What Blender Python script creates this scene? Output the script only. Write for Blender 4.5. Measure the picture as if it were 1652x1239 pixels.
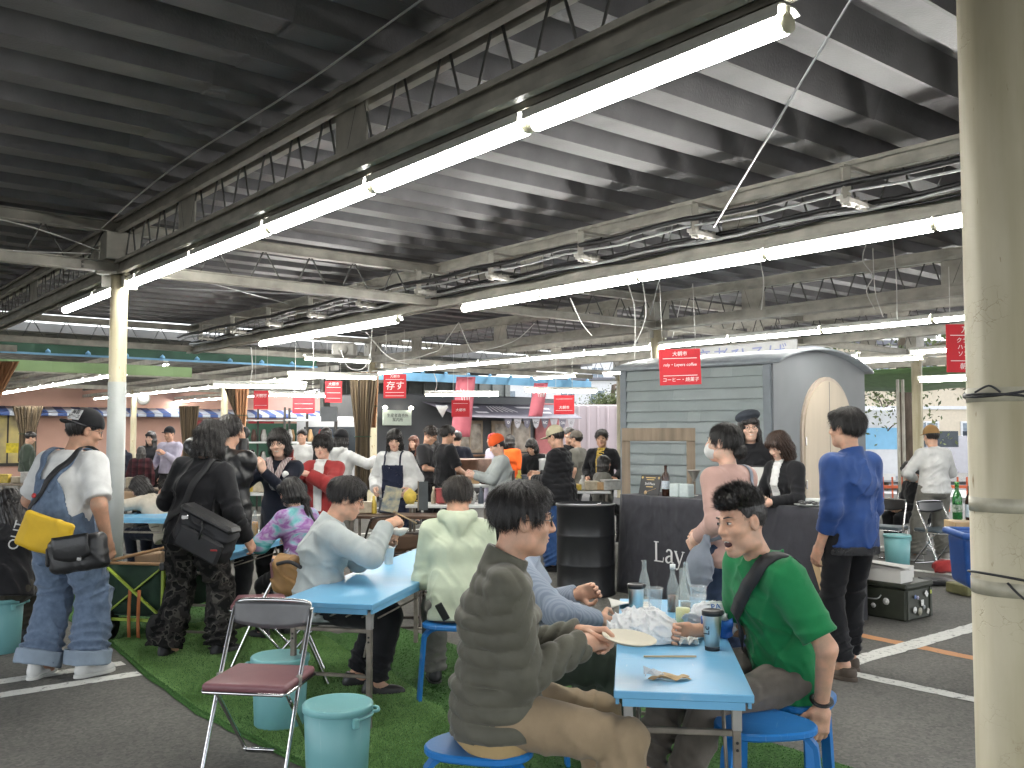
import bpy, bmesh, math, random
import numpy as np
from mathutils import Vector, Matrix, Euler

for _o in list(bpy.data.objects): bpy.data.objects.remove(_o)
SC = bpy.context.scene
COL = SC.collection
PI = math.pi
R_ = math.radians
random.seed(7)

# ------------------------------------------------------------------ camera
FPX, CAMH = 1500.0, 1.6                       # focal length in pixels of a 1652 px wide frame, eye height
PITCH = math.atan(78.5 / FPX)
cam_data = bpy.data.cameras.new('camera')
cam_data.sensor_fit = 'HORIZONTAL'; cam_data.sensor_width = 36.0
cam_data.lens = FPX / 1652.0 * 36.0
cam_data.clip_end = 2000.0; cam_data.clip_start = 0.05
cam = bpy.data.objects.new('camera', cam_data); COL.objects.link(cam)
cam.location = (0, 0, CAMH); cam.rotation_euler = (PI / 2 + PITCH, 0, 0)
SC.camera = cam

# ------------------------------------------------------------------ sky, sun, exposure
SUN_EL, SUN_AZ = R_(48), R_(70)               # overcast: high and soft, from the far right
world = bpy.data.worlds.new('World'); SC.world = world; world.use_nodes = True
_nt = world.node_tree; _bg = _nt.nodes['Background']
_sky = _nt.nodes.new('ShaderNodeTexSky'); _sky.sky_type = 'NISHITA'; _sky.sun_disc = False
_sky.sun_elevation = SUN_EL; _sky.sun_rotation = SUN_AZ; _sky.dust_density = 1.0; _sky.air_density = 1.0; _sky.ozone_density = 1.0
_hs = _nt.nodes.new('ShaderNodeHueSaturation'); _hs.inputs['Saturation'].default_value = 0.25
_nt.links.new(_sky.outputs[0], _hs.inputs['Color']); _nt.links.new(_hs.outputs[0], _bg.inputs[0])
_bg.inputs[1].default_value = 0.15
_sd = bpy.data.lights.new('sun', 'SUN'); _sd.energy = 1.2; _sd.angle = R_(14); _sd.color = (1, .97, .93)
sun = bpy.data.objects.new('sun', _sd); COL.objects.link(sun)
sun.rotation_euler = Vector((-math.sin(SUN_AZ) * math.cos(SUN_EL), -math.cos(SUN_AZ) * math.cos(SUN_EL), -math.sin(SUN_EL))).to_track_quat('-Z', 'Y').to_euler()
SC.view_settings.view_transform = 'Standard'; SC.view_settings.look = 'None'
SC.view_settings.gamma = 1.0; SC.view_settings.exposure = 2.15
LAMP_E = 13.5                                  # radiance of the fluorescent tubes
SC.render.engine = 'CYCLES'
SC.cycles.use_denoising = True
SC.cycles.max_bounces = 6; SC.cycles.diffuse_bounces = 3; SC.cycles.glossy_bounces = 3
SC.cycles.transmission_bounces = 6; SC.cycles.transparent_max_bounces = 8
SC.cycles.caustics_reflective = False; SC.cycles.caustics_refractive = False
SC.cycles.sample_clamp_indirect = 4.0
SC.cycles.use_adaptive_sampling = True; SC.cycles.adaptive_threshold = 0.03

# ------------------------------------------------------------------ where things stand
_F = np.array([0, math.cos(PITCH), math.sin(PITCH)]); _U = np.array([0, -math.sin(PITCH), math.cos(PITCH)]); _R = np.array([1., 0, 0])
def _ray(px, py): return _F * FPX + _R * (px - 826) + _U * (619.5 - py)
def gp(px, py, z=0.0):
    d = _ray(px, py); q = d * (z - CAMH) / d[2]; return Vector((q[0], q[1], z))
def dp(px, py, Y):
    d = _ray(px, py); q = d * (Y / d[1]); return Vector((q[0], Y, CAMH + q[2]))
GRID = R_(39.05)                               # the market hall stands turned by this angle
_sa, _ca = math.sin(GRID), math.cos(GRID)
def UV(u, v, z=0.0): return Vector((-u * _sa + v * _ca, u * _ca + v * _sa, z))

# ------------------------------------------------------------------ materials
MATS = {}
def mat(name, col, rough=.6, metal=0., var=.12, scale=8., bump=0., bscale=40., spec=.5, coat=0., trans=0., alpha=1., col2=None, detail=5., stretch=None, rvar=.0, sss=0., sheen=0.):
    if name in MATS: return MATS[name]
    m = bpy.data.materials.new(name); m.use_nodes = True
    n = m.node_tree.nodes; l = m.node_tree.links; b = n['Principled BSDF']
    c = tuple(col) + (1,)
    b.inputs['Roughness'].default_value = rough; b.inputs['Metallic'].default_value = metal
    b.inputs['Specular IOR Level'].default_value = spec
    if coat: b.inputs['Coat Weight'].default_value = coat
    if trans: b.inputs['Transmission Weight'].default_value = trans
    if alpha < 1: b.inputs['Alpha'].default_value = alpha
    if sss:
        b.inputs['Subsurface Weight'].default_value = sss; b.inputs['Subsurface Radius'].default_value = (.012, .005, .003)
        b.inputs['Subsurface Scale'].default_value = 1.0
    if sheen: b.inputs['Sheen Weight'].default_value = sheen; b.inputs['Sheen Roughness'].default_value = .5
    tc = n.new('ShaderNodeTexCoord'); src = tc.outputs['Object']
    if stretch:
        mp = n.new('ShaderNodeMapping'); mp.inputs['Scale'].default_value = stretch; l.new(src, mp.inputs[0]); src = mp.outputs[0]
    if var or col2:
        t = n.new('ShaderNodeTexNoise'); t.inputs['Scale'].default_value = scale; t.inputs['Detail'].default_value = detail; l.new(src, t.inputs['Vector'])
        r = n.new('ShaderNodeValToRGB'); e = r.color_ramp.elements
        e[0].position, e[1].position = .3, .7
        e[0].color = tuple(x * (1 - var) for x in col) + (1,)
        e[1].color = (tuple(col2) if col2 else tuple(min(1, x * (1 + var)) for x in col)) + (1,)
        l.new(t.outputs['Fac'], r.inputs[0]); l.new(r.outputs[0], b.inputs['Base Color'])
        if rvar:
            mr = n.new('ShaderNodeMapRange'); mr.inputs[3].default_value = rough - rvar; mr.inputs[4].default_value = rough + rvar
            l.new(t.outputs['Fac'], mr.inputs[0]); l.new(mr.outputs[0], b.inputs['Roughness'])
    else: b.inputs['Base Color'].default_value = c
    if bump:
        t2 = n.new('ShaderNodeTexNoise'); t2.inputs['Scale'].default_value = bscale; t2.inputs['Detail'].default_value = 4; l.new(src, t2.inputs['Vector'])
        bp = n.new('ShaderNodeBump'); bp.inputs['Strength'].default_value = bump; bp.inputs['Distance'].default_value = .01
        l.new(t2.outputs['Fac'], bp.inputs['Height']); l.new(bp.outputs[0], b.inputs['Normal'])
    MATS[name] = m; return m
def glow(name, col, strength):
    if name in MATS: return MATS[name]
    m = bpy.data.materials.new(name); m.use_nodes = True; b = m.node_tree.nodes['Principled BSDF']
    b.inputs['Base Color'].default_value = (.8, .8, .8, 1); b.inputs['Emission Color'].default_value = tuple(col) + (1,); b.inputs['Emission Strength'].default_value = strength
    MATS[name] = m; return m
def bands(name, cols, axis=0, freq=1.0, rough=.7, hard=True, bump=0., also=None):
    """stripes of the given colours along one object axis (also = a second axis: a check)"""
    if name in MATS: return MATS[name]
    m = bpy.data.materials.new(name); m.use_nodes = True
    n = m.node_tree.nodes; l = m.node_tree.links; b = n['Principled BSDF']; b.inputs['Roughness'].default_value = rough
    tc = n.new('ShaderNodeTexCoord'); sp = n.new('ShaderNodeSeparateXYZ'); l.new(tc.outputs['Object'], sp.inputs[0])
    def ramp(ax):
        mu = n.new('ShaderNodeMath'); mu.operation = 'MULTIPLY'; mu.inputs[1].default_value = freq; l.new(sp.outputs[ax], mu.inputs[0])
        fr = n.new('ShaderNodeMath'); fr.operation = 'FRACT'; l.new(mu.outputs[0], fr.inputs[0])
        r = n.new('ShaderNodeValToRGB'); r.color_ramp.interpolation = 'CONSTANT' if hard else 'LINEAR'
        e = r.color_ramp.elements
        while len(e) < len(cols): e.new(.5)
        for i, cc in enumerate(cols): e[i].position = i / len(cols); e[i].color = tuple(cc) + (1,)
        l.new(fr.outputs[0], r.inputs[0]); return r.outputs[0]
    o = ramp(axis)
    if also is not None:
        mx = n.new('ShaderNodeMixRGB'); mx.blend_type = 'MULTIPLY'; mx.inputs[0].default_value = .8; l.new(o, mx.inputs[1]); l.new(ramp(also), mx.inputs[2]); o = mx.outputs[0]
    l.new(o, b.inputs['Base Color']); MATS[name] = m; return m
def node_mat(name):
    m = bpy.data.materials.new(name); m.use_nodes = True; MATS[name] = m
    return m, m.node_tree.nodes, m.node_tree.links, m.node_tree.nodes['Principled BSDF']

# ------------------------------------------------------------------ mesh collecting
class MB:
    def __init__(s): s.v = []; s.f = []; s.smooth = []
    def add(s, vs, fs, smooth=False, M=None):
        o = len(s.v)
        if M is not None: vs = [M @ Vector(q) for q in vs]
        s.v += [tuple(q) for q in vs]; s.f += [tuple(i + o for i in q) for q in fs]; s.smooth += [smooth] * len(fs); return s
    def box(s, c, d, ch=0., M=None, rz=0.):
        """box centred at c with size d, edges chamfered by ch"""
        x, y, z = d[0] / 2, d[1] / 2, d[2] / 2
        T = Matrix.Translation(Vector(c)) @ Matrix.Rotation(rz, 4, 'Z')
        if M is not None: T = M @ T
        if not ch:
            vs = [(-x, -y, -z), (x, -y, -z), (x, y, -z), (-x, y, -z), (-x, -y, z), (x, -y, z), (x, y, z), (-x, y, z)]
            return s.add(vs, [(0, 3, 2, 1), (4, 5, 6, 7), (0, 1, 5, 4), (1, 2, 6, 5), (2, 3, 7, 6), (3, 0, 4, 7)], False, T)
        vs = []; idx = {}
        for sx in (-1, 1):
            for sy in (-1, 1):
                for sz in (-1, 1):
                    for k in range(3):
                        q = [sx * x, sy * y, sz * z]
                        for j in range(3):
                            if j != k: q[j] -= (sx, sy, sz)[j] * ch
                        idx[sx, sy, sz, k] = len(vs); vs.append(tuple(q))
        fs = []
        def I(sx, sy, sz, k): return idx[sx, sy, sz, k]
        for a in (-1, 1):
            fs.append([I(a, -1, -1, 0), I(a, 1, -1, 0), I(a, 1, 1, 0), I(a, -1, 1, 0)][::a])
            fs.append([I(-1, a, -1, 1), I(-1, a, 1, 1), I(1, a, 1, 1), I(1, a, -1, 1)][::a])
            fs.append([I(-1, -1, a, 2), I(1, -1, a, 2), I(1, 1, a, 2), I(-1, 1, a, 2)][::a])
        for a in (-1, 1):
            for b_ in (-1, 1):
                fs.append([I(a, b_, -1, 0), I(a, b_, -1, 1), I(a, b_, 1, 1), I(a, b_, 1, 0)][::a * b_])
                fs.append([I(a, -1, b_, 0), I(a, 1, b_, 0), I(a, 1, b_, 2), I(a, -1, b_, 2)][::a * b_])
                fs.append([I(-1, a, b_, 1), I(-1, a, b_, 2), I(1, a, b_, 2), I(1, a, b_, 1)][::a * b_])
                for c_ in (-1, 1): fs.append([I(a, b_, c_, 0), I(a, b_, c_, 1), I(a, b_, c_, 2)][::a * b_ * c_])
        return s.add(vs, fs, False, T)
    def bar(s, p, q, w, h, up=(0, 0, 1), ch=0.):
        """box beam of section w (sideways) x h (up) from p to q"""
        p, q = Vector(p), Vector(q); y = (q - p); L = y.length; y.normalize()
        x = y.cross(Vector(up))
        if x.length < 1e-5: x = y.cross(Vector((1, 0, 0)))
        x.normalize(); z = x.cross(y)
        M = Matrix((x, y, z)).transposed().to_4x4(); M.translation = (p + q) / 2
        return s.box((0, 0, 0), (w, L, h), ch, M)
    def tube(s, pts, r, n=8, caps=True, closed=False, flat=1.):
        """round tube through pts; r a number or one per point; flat squashes the section"""
        pts = [Vector(p) for p in pts]; m = len(pts)
        rs = [r] * m if not hasattr(r, '__len__') else list(r)
        vs = []; prev = None
        for i, p in enumerate(pts):
            a = pts[i - 1] if (i or closed) else p; b = pts[(i + 1) % m] if (i < m - 1 or closed) else p
            t = (b - a)
            if t.length < 1e-9: t = Vector((0, 0, 1))
            t.normalize()
            if prev is None:
                ref = Vector((0, 0, 1)) if abs(t.z) < .95 else Vector((1, 0, 0))
                x = t.cross(ref).normalized()
            else:
                x = prev - t * prev.dot(t)
                x = x.normalized() if x.length > 1e-6 else t.orthogonal().normalized()
            prev = x; y = t.cross(x)
            for k in range(n):
                an = 2 * PI * k / n; vs.append(p + x * math.cos(an) * rs[i] + y * math.sin(an) * rs[i] * flat)
        fs = []
        for i in range(m if closed else m - 1):
            j = (i + 1) % m
            for k in range(n): fs.append((i * n + k, i * n + (k + 1) % n, j * n + (k + 1) % n, j * n + k))
        if caps and not closed: fs.append(tuple(range(n))[::-1]); fs.append(tuple((m - 1) * n + k for k in range(n)))
        return s.add(vs, fs, True)
    def lathe(s, prof, n=24, c=(0, 0, 0), M=None, caps=True):
        """profile [(r, z), ...] turned about z through c"""
        vs = []; c = Vector(c)
        for r, z in prof:
            for k in range(n): vs.append(c + Vector((r * math.cos(2 * PI * k / n), r * math.sin(2 * PI * k / n), z)))
        fs = []
        for i in range(len(prof) - 1):
            for k in range(n): fs.append((i * n + k, i * n + (k + 1) % n, (i + 1) * n + (k + 1) % n, (i + 1) * n + k))
        if caps:
            if prof[0][0] > 1e-4: fs.append(tuple(range(n))[::-1])
            if prof[-1][0] > 1e-4: fs.append(tuple((len(prof) - 1) * n + k for k in range(n)))
        return s.add(vs, fs, True, M)
    def prism(s, poly, z0, z1, M=None, smooth=False):
        """polygon [(x, y)...] (counter-clockwise) extruded from z0 to z1"""
        n = len(poly); vs = [(x, y, z0) for x, y in poly] + [(x, y, z1) for x, y in poly]
        fs = [tuple(range(n))[::-1], tuple(range(n, 2 * n))] + [(i, (i + 1) % n, n + (i + 1) % n, n + i) for i in range(n)]
        return s.add(vs, fs, smooth, M)
    def grid(s, fn, nu, nv, smooth=True, thick=0.):
        """surface fn(a, b), a and b from 0 to 1; thick > 0 gives it a back"""
        g = [[Vector(fn(i / nu, j / nv)) for j in range(nv + 1)] for i in range(nu + 1)]
        vs = [p for r in g for p in r]; W = nv + 1
        fs = [(i * W + j, (i + 1) * W + j, (i + 1) * W + j + 1, i * W + j + 1) for i in range(nu) for j in range(nv)]
        if thick:
            N = len(vs); nr = []
            for i in range(nu + 1):
                for j in range(nv + 1):
                    a = g[min(i + 1, nu)][j] - g[max(i - 1, 0)][j]; b = g[i][min(j + 1, nv)] - g[i][max(j - 1, 0)]
                    q = a.cross(b); nr.append(q.normalized() if q.length > 1e-9 else Vector((0, 0, 1)))
            vs = vs + [p - q * thick for p, q in zip(vs, nr)]
            fs = fs + [tuple(k + N for k in f)[::-1] for f in fs]
            for i in range(nu):
                for j in (0, nv):
                    q = (i * W + j, (i + 1) * W + j, (i + 1) * W + j + N, i * W + j + N); fs.append(q if j else q[::-1])
            for j in range(nv):
                for i in (0, nu):
                    q = (i * W + j, i * W + j + 1, i * W + j + 1 + N, i * W + j + N); fs.append(q[::-1] if i else q)
        return s.add(vs, fs, smooth)
    def mesh(s, name='mesh'):
        me = bpy.data.meshes.new(name); me.from_pydata(s.v, [], s.f); me.polygons.foreach_set('use_smooth', s.smooth); me.update(); return me
    def obj(s, name, m, parent=None, loc=None, autosm=True):
        return link(name, s.mesh(name), m, parent, loc, autosm)

def link(name, me, m, parent=None, loc=None, autosm=True):
    if m is not None and not me.materials: me.materials.append(m)
    o = bpy.data.objects.new(name, me); COL.objects.link(o)
    if parent is not None: o.parent = parent
    if loc is not None: o.location = loc
    return o
def tag(o, label=None, cat=None, group=None, kind=None):
    if label: o['label'] = label
    if cat: o['category'] = cat
    if group: o['group'] = group
    if kind: o['kind'] = kind
    return o
def thing(name, label, cat, loc=(0, 0, 0), rz=0., group=None):
    o = bpy.data.objects.new(name, None); COL.objects.link(o); o.location = loc; o.rotation_euler = (0, 0, rz); o.empty_display_size = .1
    return tag(o, label, cat, group)
def copy_tree(o, parent=None, label=None, loc=None, rz=None):
    c = o.copy(); COL.objects.link(c); c.parent = parent
    if label: c['label'] = label
    if loc is not None: c.location = loc
    if rz is not None: c.rotation_euler = (0, 0, rz)
    for ch in o.children: copy_tree(ch, c)
    return c
def part(name, m, parent, fn, *a, **k):
    b = MB(); getattr(b, fn)(*a, **k); return b.obj(name, m, parent)
def smooth_path(pts, n=6):
    """Catmull-Rom through pts"""
    P = [Vector(p) for p in pts]; out = []
    for i in range(len(P) - 1):
        a, b, c, d = P[max(i - 1, 0)], P[i], P[i + 1], P[min(i + 2, len(P) - 1)]
        for k in range(n):
            t = k / n
            out.append(.5 * ((2 * b) + (c - a) * t + (2 * a - 5 * b + 4 * c - d) * t * t + (3 * b - a - 3 * c + d) * t ** 3))
    return out + [P[-1]]
def text(name, body, m, parent, size, loc, rot, extrude=.0008, align='CENTER', shear=0.):
    cu = bpy.data.curves.new(name, 'FONT'); cu.body = body; cu.size = size; cu.extrude = extrude; cu.align_x = align; cu.align_y = 'CENTER'; cu.shear = shear; cu.resolution_u = 3
    cu.materials.append(m); o = bpy.data.objects.new(name, cu); COL.objects.link(o); o.parent = parent; o.location = loc; o.rotation_euler = rot; return o
# ================================================================== the setting
# ---- asphalt
m, n, l, b = node_mat('asphalt'); b.inputs['Specular IOR Level'].default_value = .35
tc = n.new('ShaderNodeTexCoord')
t1 = n.new('ShaderNodeTexNoise'); t1.inputs['Scale'].default_value = .7; t1.inputs['Detail'].default_value = 6; l.new(tc.outputs['Object'], t1.inputs['Vector'])
t2 = n.new('ShaderNodeTexVoronoi'); t2.inputs['Scale'].default_value = 62; l.new(tc.outputs['Object'], t2.inputs['Vector'])
t3 = n.new('ShaderNodeTexNoise'); t3.inputs['Scale'].default_value = 130; t3.inputs['Detail'].default_value = 4; l.new(tc.outputs['Object'], t3.inputs['Vector'])
r1 = n.new('ShaderNodeValToRGB'); e = r1.color_ramp.elements; e[0].position = .3; e[0].color = (.082, .080, .073, 1); e[1].position = .72; e[1].color = (.135, .132, .121, 1)
l.new(t1.outputs['Fac'], r1.inputs[0])
r2 = n.new('ShaderNodeValToRGB'); e = r2.color_ramp.elements; e[0].position = .0; e[0].color = (.66, .66, .66, 1); e[1].position = .9; e[1].color = (1.32, 1.3, 1.27, 1)
l.new(t2.outputs['Color'], r2.inputs[0])
mx = n.new('ShaderNodeMixRGB'); mx.blend_type = 'MULTIPLY'; mx.inputs[0].default_value = .9; l.new(r1.outputs[0], mx.inputs[1]); l.new(r2.outputs[0], mx.inputs[2])
t4 = n.new('ShaderNodeTexVoronoi'); t4.inputs['Scale'].default_value = 9; l.new(tc.outputs['Object'], t4.inputs['Vector'])
r4 = n.new('ShaderNodeValToRGB'); e = r4.color_ramp.elements; e[0].position = .0; e[0].color = (1, 1, 1, 1); e[1].position = .045; e[1].color = (0, 0, 0, 1); l.new(t4.outputs['Distance'], r4.inputs[0])
mx2 = n.new('ShaderNodeMixRGB'); l.new(r4.outputs[0], mx2.inputs[0]); l.new(mx.outputs[0], mx2.inputs[1]); mx2.inputs[2].default_value = (.33, .32, .3, 1)
l.new(mx2.outputs[0], b.inputs['Base Color']); b.inputs['Roughness'].default_value = .82
bp = n.new('ShaderNodeBump'); bp.inputs['Strength'].default_value = .5; bp.inputs['Distance'].default_value = .008; l.new(t3.outputs['Fac'], bp.inputs['Height']); l.new(bp.outputs[0], b.inputs['Normal'])
ASPHALT = m
gr = MB(); gr.add([(-400, -400, 0), (400, -400, 0), (400, 600, 0), (-400, 600, 0)], [(0, 1, 2, 3)])
tag(gr.obj('ground', ASPHALT), kind='structure')

# ---- worn road paint: the paint breaks up into asphalt through its alpha
def paint(name, col, wear=.5):
    m, n, l, b = node_mat(name); b.inputs['Roughness'].default_value = .75
    tc = n.new('ShaderNodeTexCoord'); t = n.new('ShaderNodeTexNoise'); t.inputs['Scale'].default_value = 22; t.inputs['Detail'].default_value = 8; t.inputs['Roughness'].default_value = .75
    l.new(tc.outputs['Object'], t.inputs['Vector'])
    r = n.new('ShaderNodeValToRGB'); e = r.color_ramp.elements; e[0].position = wear - .09; e[0].color = (.085, .085, .083, 1); e[1].position = wear + .02; e[1].color = tuple(col) + (1,)
    l.new(t.outputs['Fac'], r.inputs[0]); l.new(r.outputs[0], b.inputs['Base Color'])
    t3 = n.new('ShaderNodeTexNoise'); t3.inputs['Scale'].default_value = 260; l.new(tc.outputs['Object'], t3.inputs['Vector'])
    bp = n.new('ShaderNodeBump'); bp.inputs['Strength'].default_value = .4; bp.inputs['Distance'].default_value = .005; l.new(t3.outputs['Fac'], bp.inputs['Height']); l.new(bp.outputs[0], b.inputs['Normal'])
    return m
WHITE_LINE, ORANGE_LINE = paint('white_line', (.62, .62, .58), .44), paint('orange_line', (.50, .24, .10), .40)
def line(u0, v0, u1, v1, w, m, z=.004, name='road_marking'):
    p, q = UV(u0, v0), UV(u1, v1); d = (q - p).normalized(); s_ = Vector((-d.y, d.x, 0)); n_ = max(4, int((q - p).length / .07)); rnd = random.Random(int(u0 * 100 + v0 * 7))
    L = []; Rr = []
    for i in range(n_ + 1):
        c = p.lerp(q, i / n_); L.append(c + s_ * (w / 2 + rnd.uniform(-.008, .008))); Rr.append(c - s_ * (w / 2 + rnd.uniform(-.008, .008)))
    b = MB(); vs = [(x.x, x.y, z) for x in L] + [(x.x, x.y, z) for x in Rr]; k = n_ + 1
    b.add(vs, [(i, k + i, k + i + 1, i + 1) for i in range(n_)]); tag(b.obj(name, m), kind='structure')
line(6.43, -4, 6.43, 2.03, .13, WHITE_LINE); line(6.78, -4, 6.78, 2.03, .13, WHITE_LINE); line(8.6, -4, 8.6, -.3, .13, WHITE_LINE)
line(3.62, 5.5, 3.62, 10.5, .16, WHITE_LINE); line(3.55, 5.70, -1.0, 5.78, .12, WHITE_LINE, .0045); line(4.3, 6.85, 0, 6.52, .12, ORANGE_LINE, .003)
line(5.0, .65, 3.0, .65, .12, WHITE_LINE); line(11.5, -3, 11.5, 1.8, .14, WHITE_LINE); line(3.6, 10.5, 16, 10.6, .14, WHITE_LINE, .0035)
line(17.2, 12, 17.2, 1, .3, WHITE_LINE); line(9.5, 5.2, 15.5, 5.2, .13, ORANGE_LINE); line(13, 5.4, 13, 10.5, .13, WHITE_LINE)

# ---- artificial turf: a mat with an irregular border and short blades
TURF = mat('turf', (.04, .11, .025), .9, var=.4, scale=90, bump=.6, bscale=300, col2=(.09, .20, .055), detail=3, spec=.2)
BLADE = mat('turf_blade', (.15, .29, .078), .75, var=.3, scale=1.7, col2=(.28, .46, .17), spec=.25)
def turf_mat(name, poly, z, seed):
    rnd = random.Random(seed); pts = []
    for i in range(len(poly)):
        p, q = Vector(poly[i]), Vector(poly[(i + 1) % len(poly)]); k = max(1, int((q - p).length / .12))
        for j in range(k): t = p.lerp(q, j / k); pts.append((t.x + rnd.uniform(-.006, .006), t.y + rnd.uniform(-.006, .006)))
    b = MB(); b.prism(pts, .004, z); return b.obj(name, TURF)
def inside(x, y, poly):
    c = False; j = len(poly) - 1
    for i in range(len(poly)):
        (xi, yi), (xj, yj) = poly[i], poly[j]
        if (yi > y) != (yj > y) and x < (xj - xi) * (y - yi) / (yj - yi) + xi: c = not c
        j = i
    return c
def uvp(L): return [tuple(UV(u, v)[:2]) for u, v in L]
turf_a = uvp([(-2.5, 2.05), (-2.5, 4.05), (6.75, 4.12), (6.62, 3.6), (10.9, 3.6), (10.9, 2.1), (7.45, 2.12), (6.3, 2.03), (5.3, 1.99), (4.5, 2.05), (3.4, 2.12), (1.0, 2.0)])
ta = turf_mat('turf_mat', turf_a[::-1], .016, 3); tag(ta, kind='structure')
def blades(name, poly, z, n_, seed, hmin=.005, hmax=.012):
    rng = np.random.default_rng(seed); P = np.array(poly); lo, hi = P.min(0), P.max(0); out = []
    pts = rng.uniform(lo, hi, (int(n_ * 3), 2))
    pts = pts[(pts[:, 1] > 3.0)]; x, y = pts[:, 0], pts[:, 1]; c = np.zeros(len(pts), bool); j = len(poly) - 1
    for i in range(len(poly)):
        (xi, yi), (xj, yj) = poly[i], poly[j]; c ^= ((yi > y) != (yj > y)) & (x < (xj - xi) * (y - yi) / (yj - yi + 1e-12) + xi); j = i
    pts = pts[c]
    pts = pts[:n_]
    k = len(pts); an = rng.uniform(0, 2 * PI, k); h = rng.uniform(hmin, hmax, k); w = rng.uniform(.0025, .004, k) ; ln = rng.uniform(-.6, .6, (k, 2)) * h[:, None]
    A = np.stack([pts[:, 0] - np.cos(an) * w, pts[:, 1] - np.sin(an) * w, np.full(k, z)], 1); B = np.stack([pts[:, 0] + np.cos(an) * w, pts[:, 1] + np.sin(an) * w, np.full(k, z)], 1)
    T = np.stack([pts[:, 0] + ln[:, 0], pts[:, 1] + ln[:, 1], z + h], 1)
    V = np.stack([A, B, T], 1).reshape(-1, 3)
    me = bpy.data.meshes.new(name); me.vertices.add(len(V)); me.vertices.foreach_set('co', V.astype(np.float32).ravel()); me.loops.add(len(V)); me.loops.foreach_set('vertex_index', np.arange(len(V), dtype=np.int32)); me.polygons.add(k); me.polygons.foreach_set('loop_start', np.arange(k, dtype=np.int32) * 3); me.polygons.foreach_set('loop_total', np.full(k, 3, np.int32)); me.update(calc_edges=True); return me
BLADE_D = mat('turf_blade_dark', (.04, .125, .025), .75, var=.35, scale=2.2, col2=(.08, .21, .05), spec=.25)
light_px = [(180, 1040), (330, 1008), (470, 1000), (530, 1035), (572, 1064), (612, 1072), (640, 1100), (668, 1118), (690, 1140), (712, 1148), (728, 1172), (800, 1239), (880, 1320)]
turf_l = [tuple(gp(x, y)[:2]) for x, y in light_px] + uvp([(2.2, 2.2), (3.4, 2.14), (4.5, 2.07), (5.3, 2.01), (6.3, 2.05)])
tl = turf_mat('turf_mat', turf_l[::-1] if sum((turf_l[i][0] * turf_l[(i + 1) % len(turf_l)][1] - turf_l[(i + 1) % len(turf_l)][0] * turf_l[i][1]) for i in range(len(turf_l))) < 0 else turf_l, .030, 4); tag(tl, kind='structure')
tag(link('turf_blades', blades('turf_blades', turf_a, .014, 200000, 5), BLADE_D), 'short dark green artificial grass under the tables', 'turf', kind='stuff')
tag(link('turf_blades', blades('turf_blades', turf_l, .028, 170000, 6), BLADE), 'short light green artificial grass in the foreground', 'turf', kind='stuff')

# ---- columns
m, n, l, b = node_mat('column_paint'); b.inputs['Roughness'].default_value = .55
tc = n.new('ShaderNodeTexCoord'); mp = n.new('ShaderNodeMapping'); mp.inputs['Scale'].default_value = (1, 1, .28); l.new(tc.outputs['Object'], mp.inputs[0])
t1 = n.new('ShaderNodeTexNoise'); t1.inputs['Scale'].default_value = 6; t1.inputs['Detail'].default_value = 6; l.new(mp.outputs[0], t1.inputs['Vector'])
r1 = n.new('ShaderNodeValToRGB'); e = r1.color_ramp.elements; e[0].position = .3; e[0].color = (.40, .355, .235, 1); e[1].position = .65; e[1].color = (.55, .50, .365, 1); l.new(t1.outputs['Fac'], r1.inputs[0])
t2 = n.new('ShaderNodeTexVoronoi'); t2.feature = 'DISTANCE_TO_EDGE'; t2.inputs['Scale'].default_value = 26; 
wp = n.new('ShaderNodeTexNoise'); wp.inputs['Scale'].default_value = 14; wp.inputs['Detail'].default_value = 5; l.new(tc.outputs['Object'], wp.inputs['Vector'])
va = n.new('ShaderNodeMixRGB'); va.blend_type = 'ADD'; va.inputs[0].default_value = .12; l.new(tc.outputs['Object'], va.inputs[1]); l.new(wp.outputs['Color'], va.inputs[2]); l.new(va.outputs[0], t2.inputs['Vector'])
t5 = n.new('ShaderNodeTexNoise'); t5.inputs['Scale'].default_value = 4.2; t5.inputs['Detail'].default_value = 3; l.new(tc.outputs['Object'], t5.inputs['Vector'])
r2 = n.new('ShaderNodeValToRGB'); e = r2.color_ramp.elements; e[0].position = .0; e[0].color = (1, 1, 1, 1); e[1].position = .03; e[1].color = (0, 0, 0, 1); l.new(t2.outputs['Distance'], r2.inputs[0])
r5 = n.new('ShaderNodeValToRGB'); e = r5.color_ramp.elements; e[0].position = .55; e[0].color = (0, 0, 0, 1); e[1].position = .70; e[1].color = (.75, .75, .75, 1); l.new(t5.outputs['Fac'], r5.inputs[0])
mu = n.new('ShaderNodeMath'); mu.operation = 'MULTIPLY'; l.new(r2.outputs[0], mu.inputs[0]); l.new(r5.outputs[0], mu.inputs[1])
mx = n.new('ShaderNodeMixRGB'); l.new(mu.outputs[0], mx.inputs[0]); l.new(r1.outputs[0], mx.inputs[1]); mx.inputs[2].default_value = (.22, .15, .07, 1)
t6 = n.new('ShaderNodeTexNoise'); t6.inputs['Scale'].default_value = 38; t6.inputs['Detail'].default_value = 3; l.new(mp.outputs[0], t6.inputs['Vector']); r6 = n.new('ShaderNodeValToRGB'); e = r6.color_ramp.elements; e[0].position = .68; e[0].color = (0, 0, 0, 1); e[1].position = .72; e[1].color = (1, 1, 1, 1); l.new(t6.outputs['Fac'], r6.inputs[0])
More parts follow.
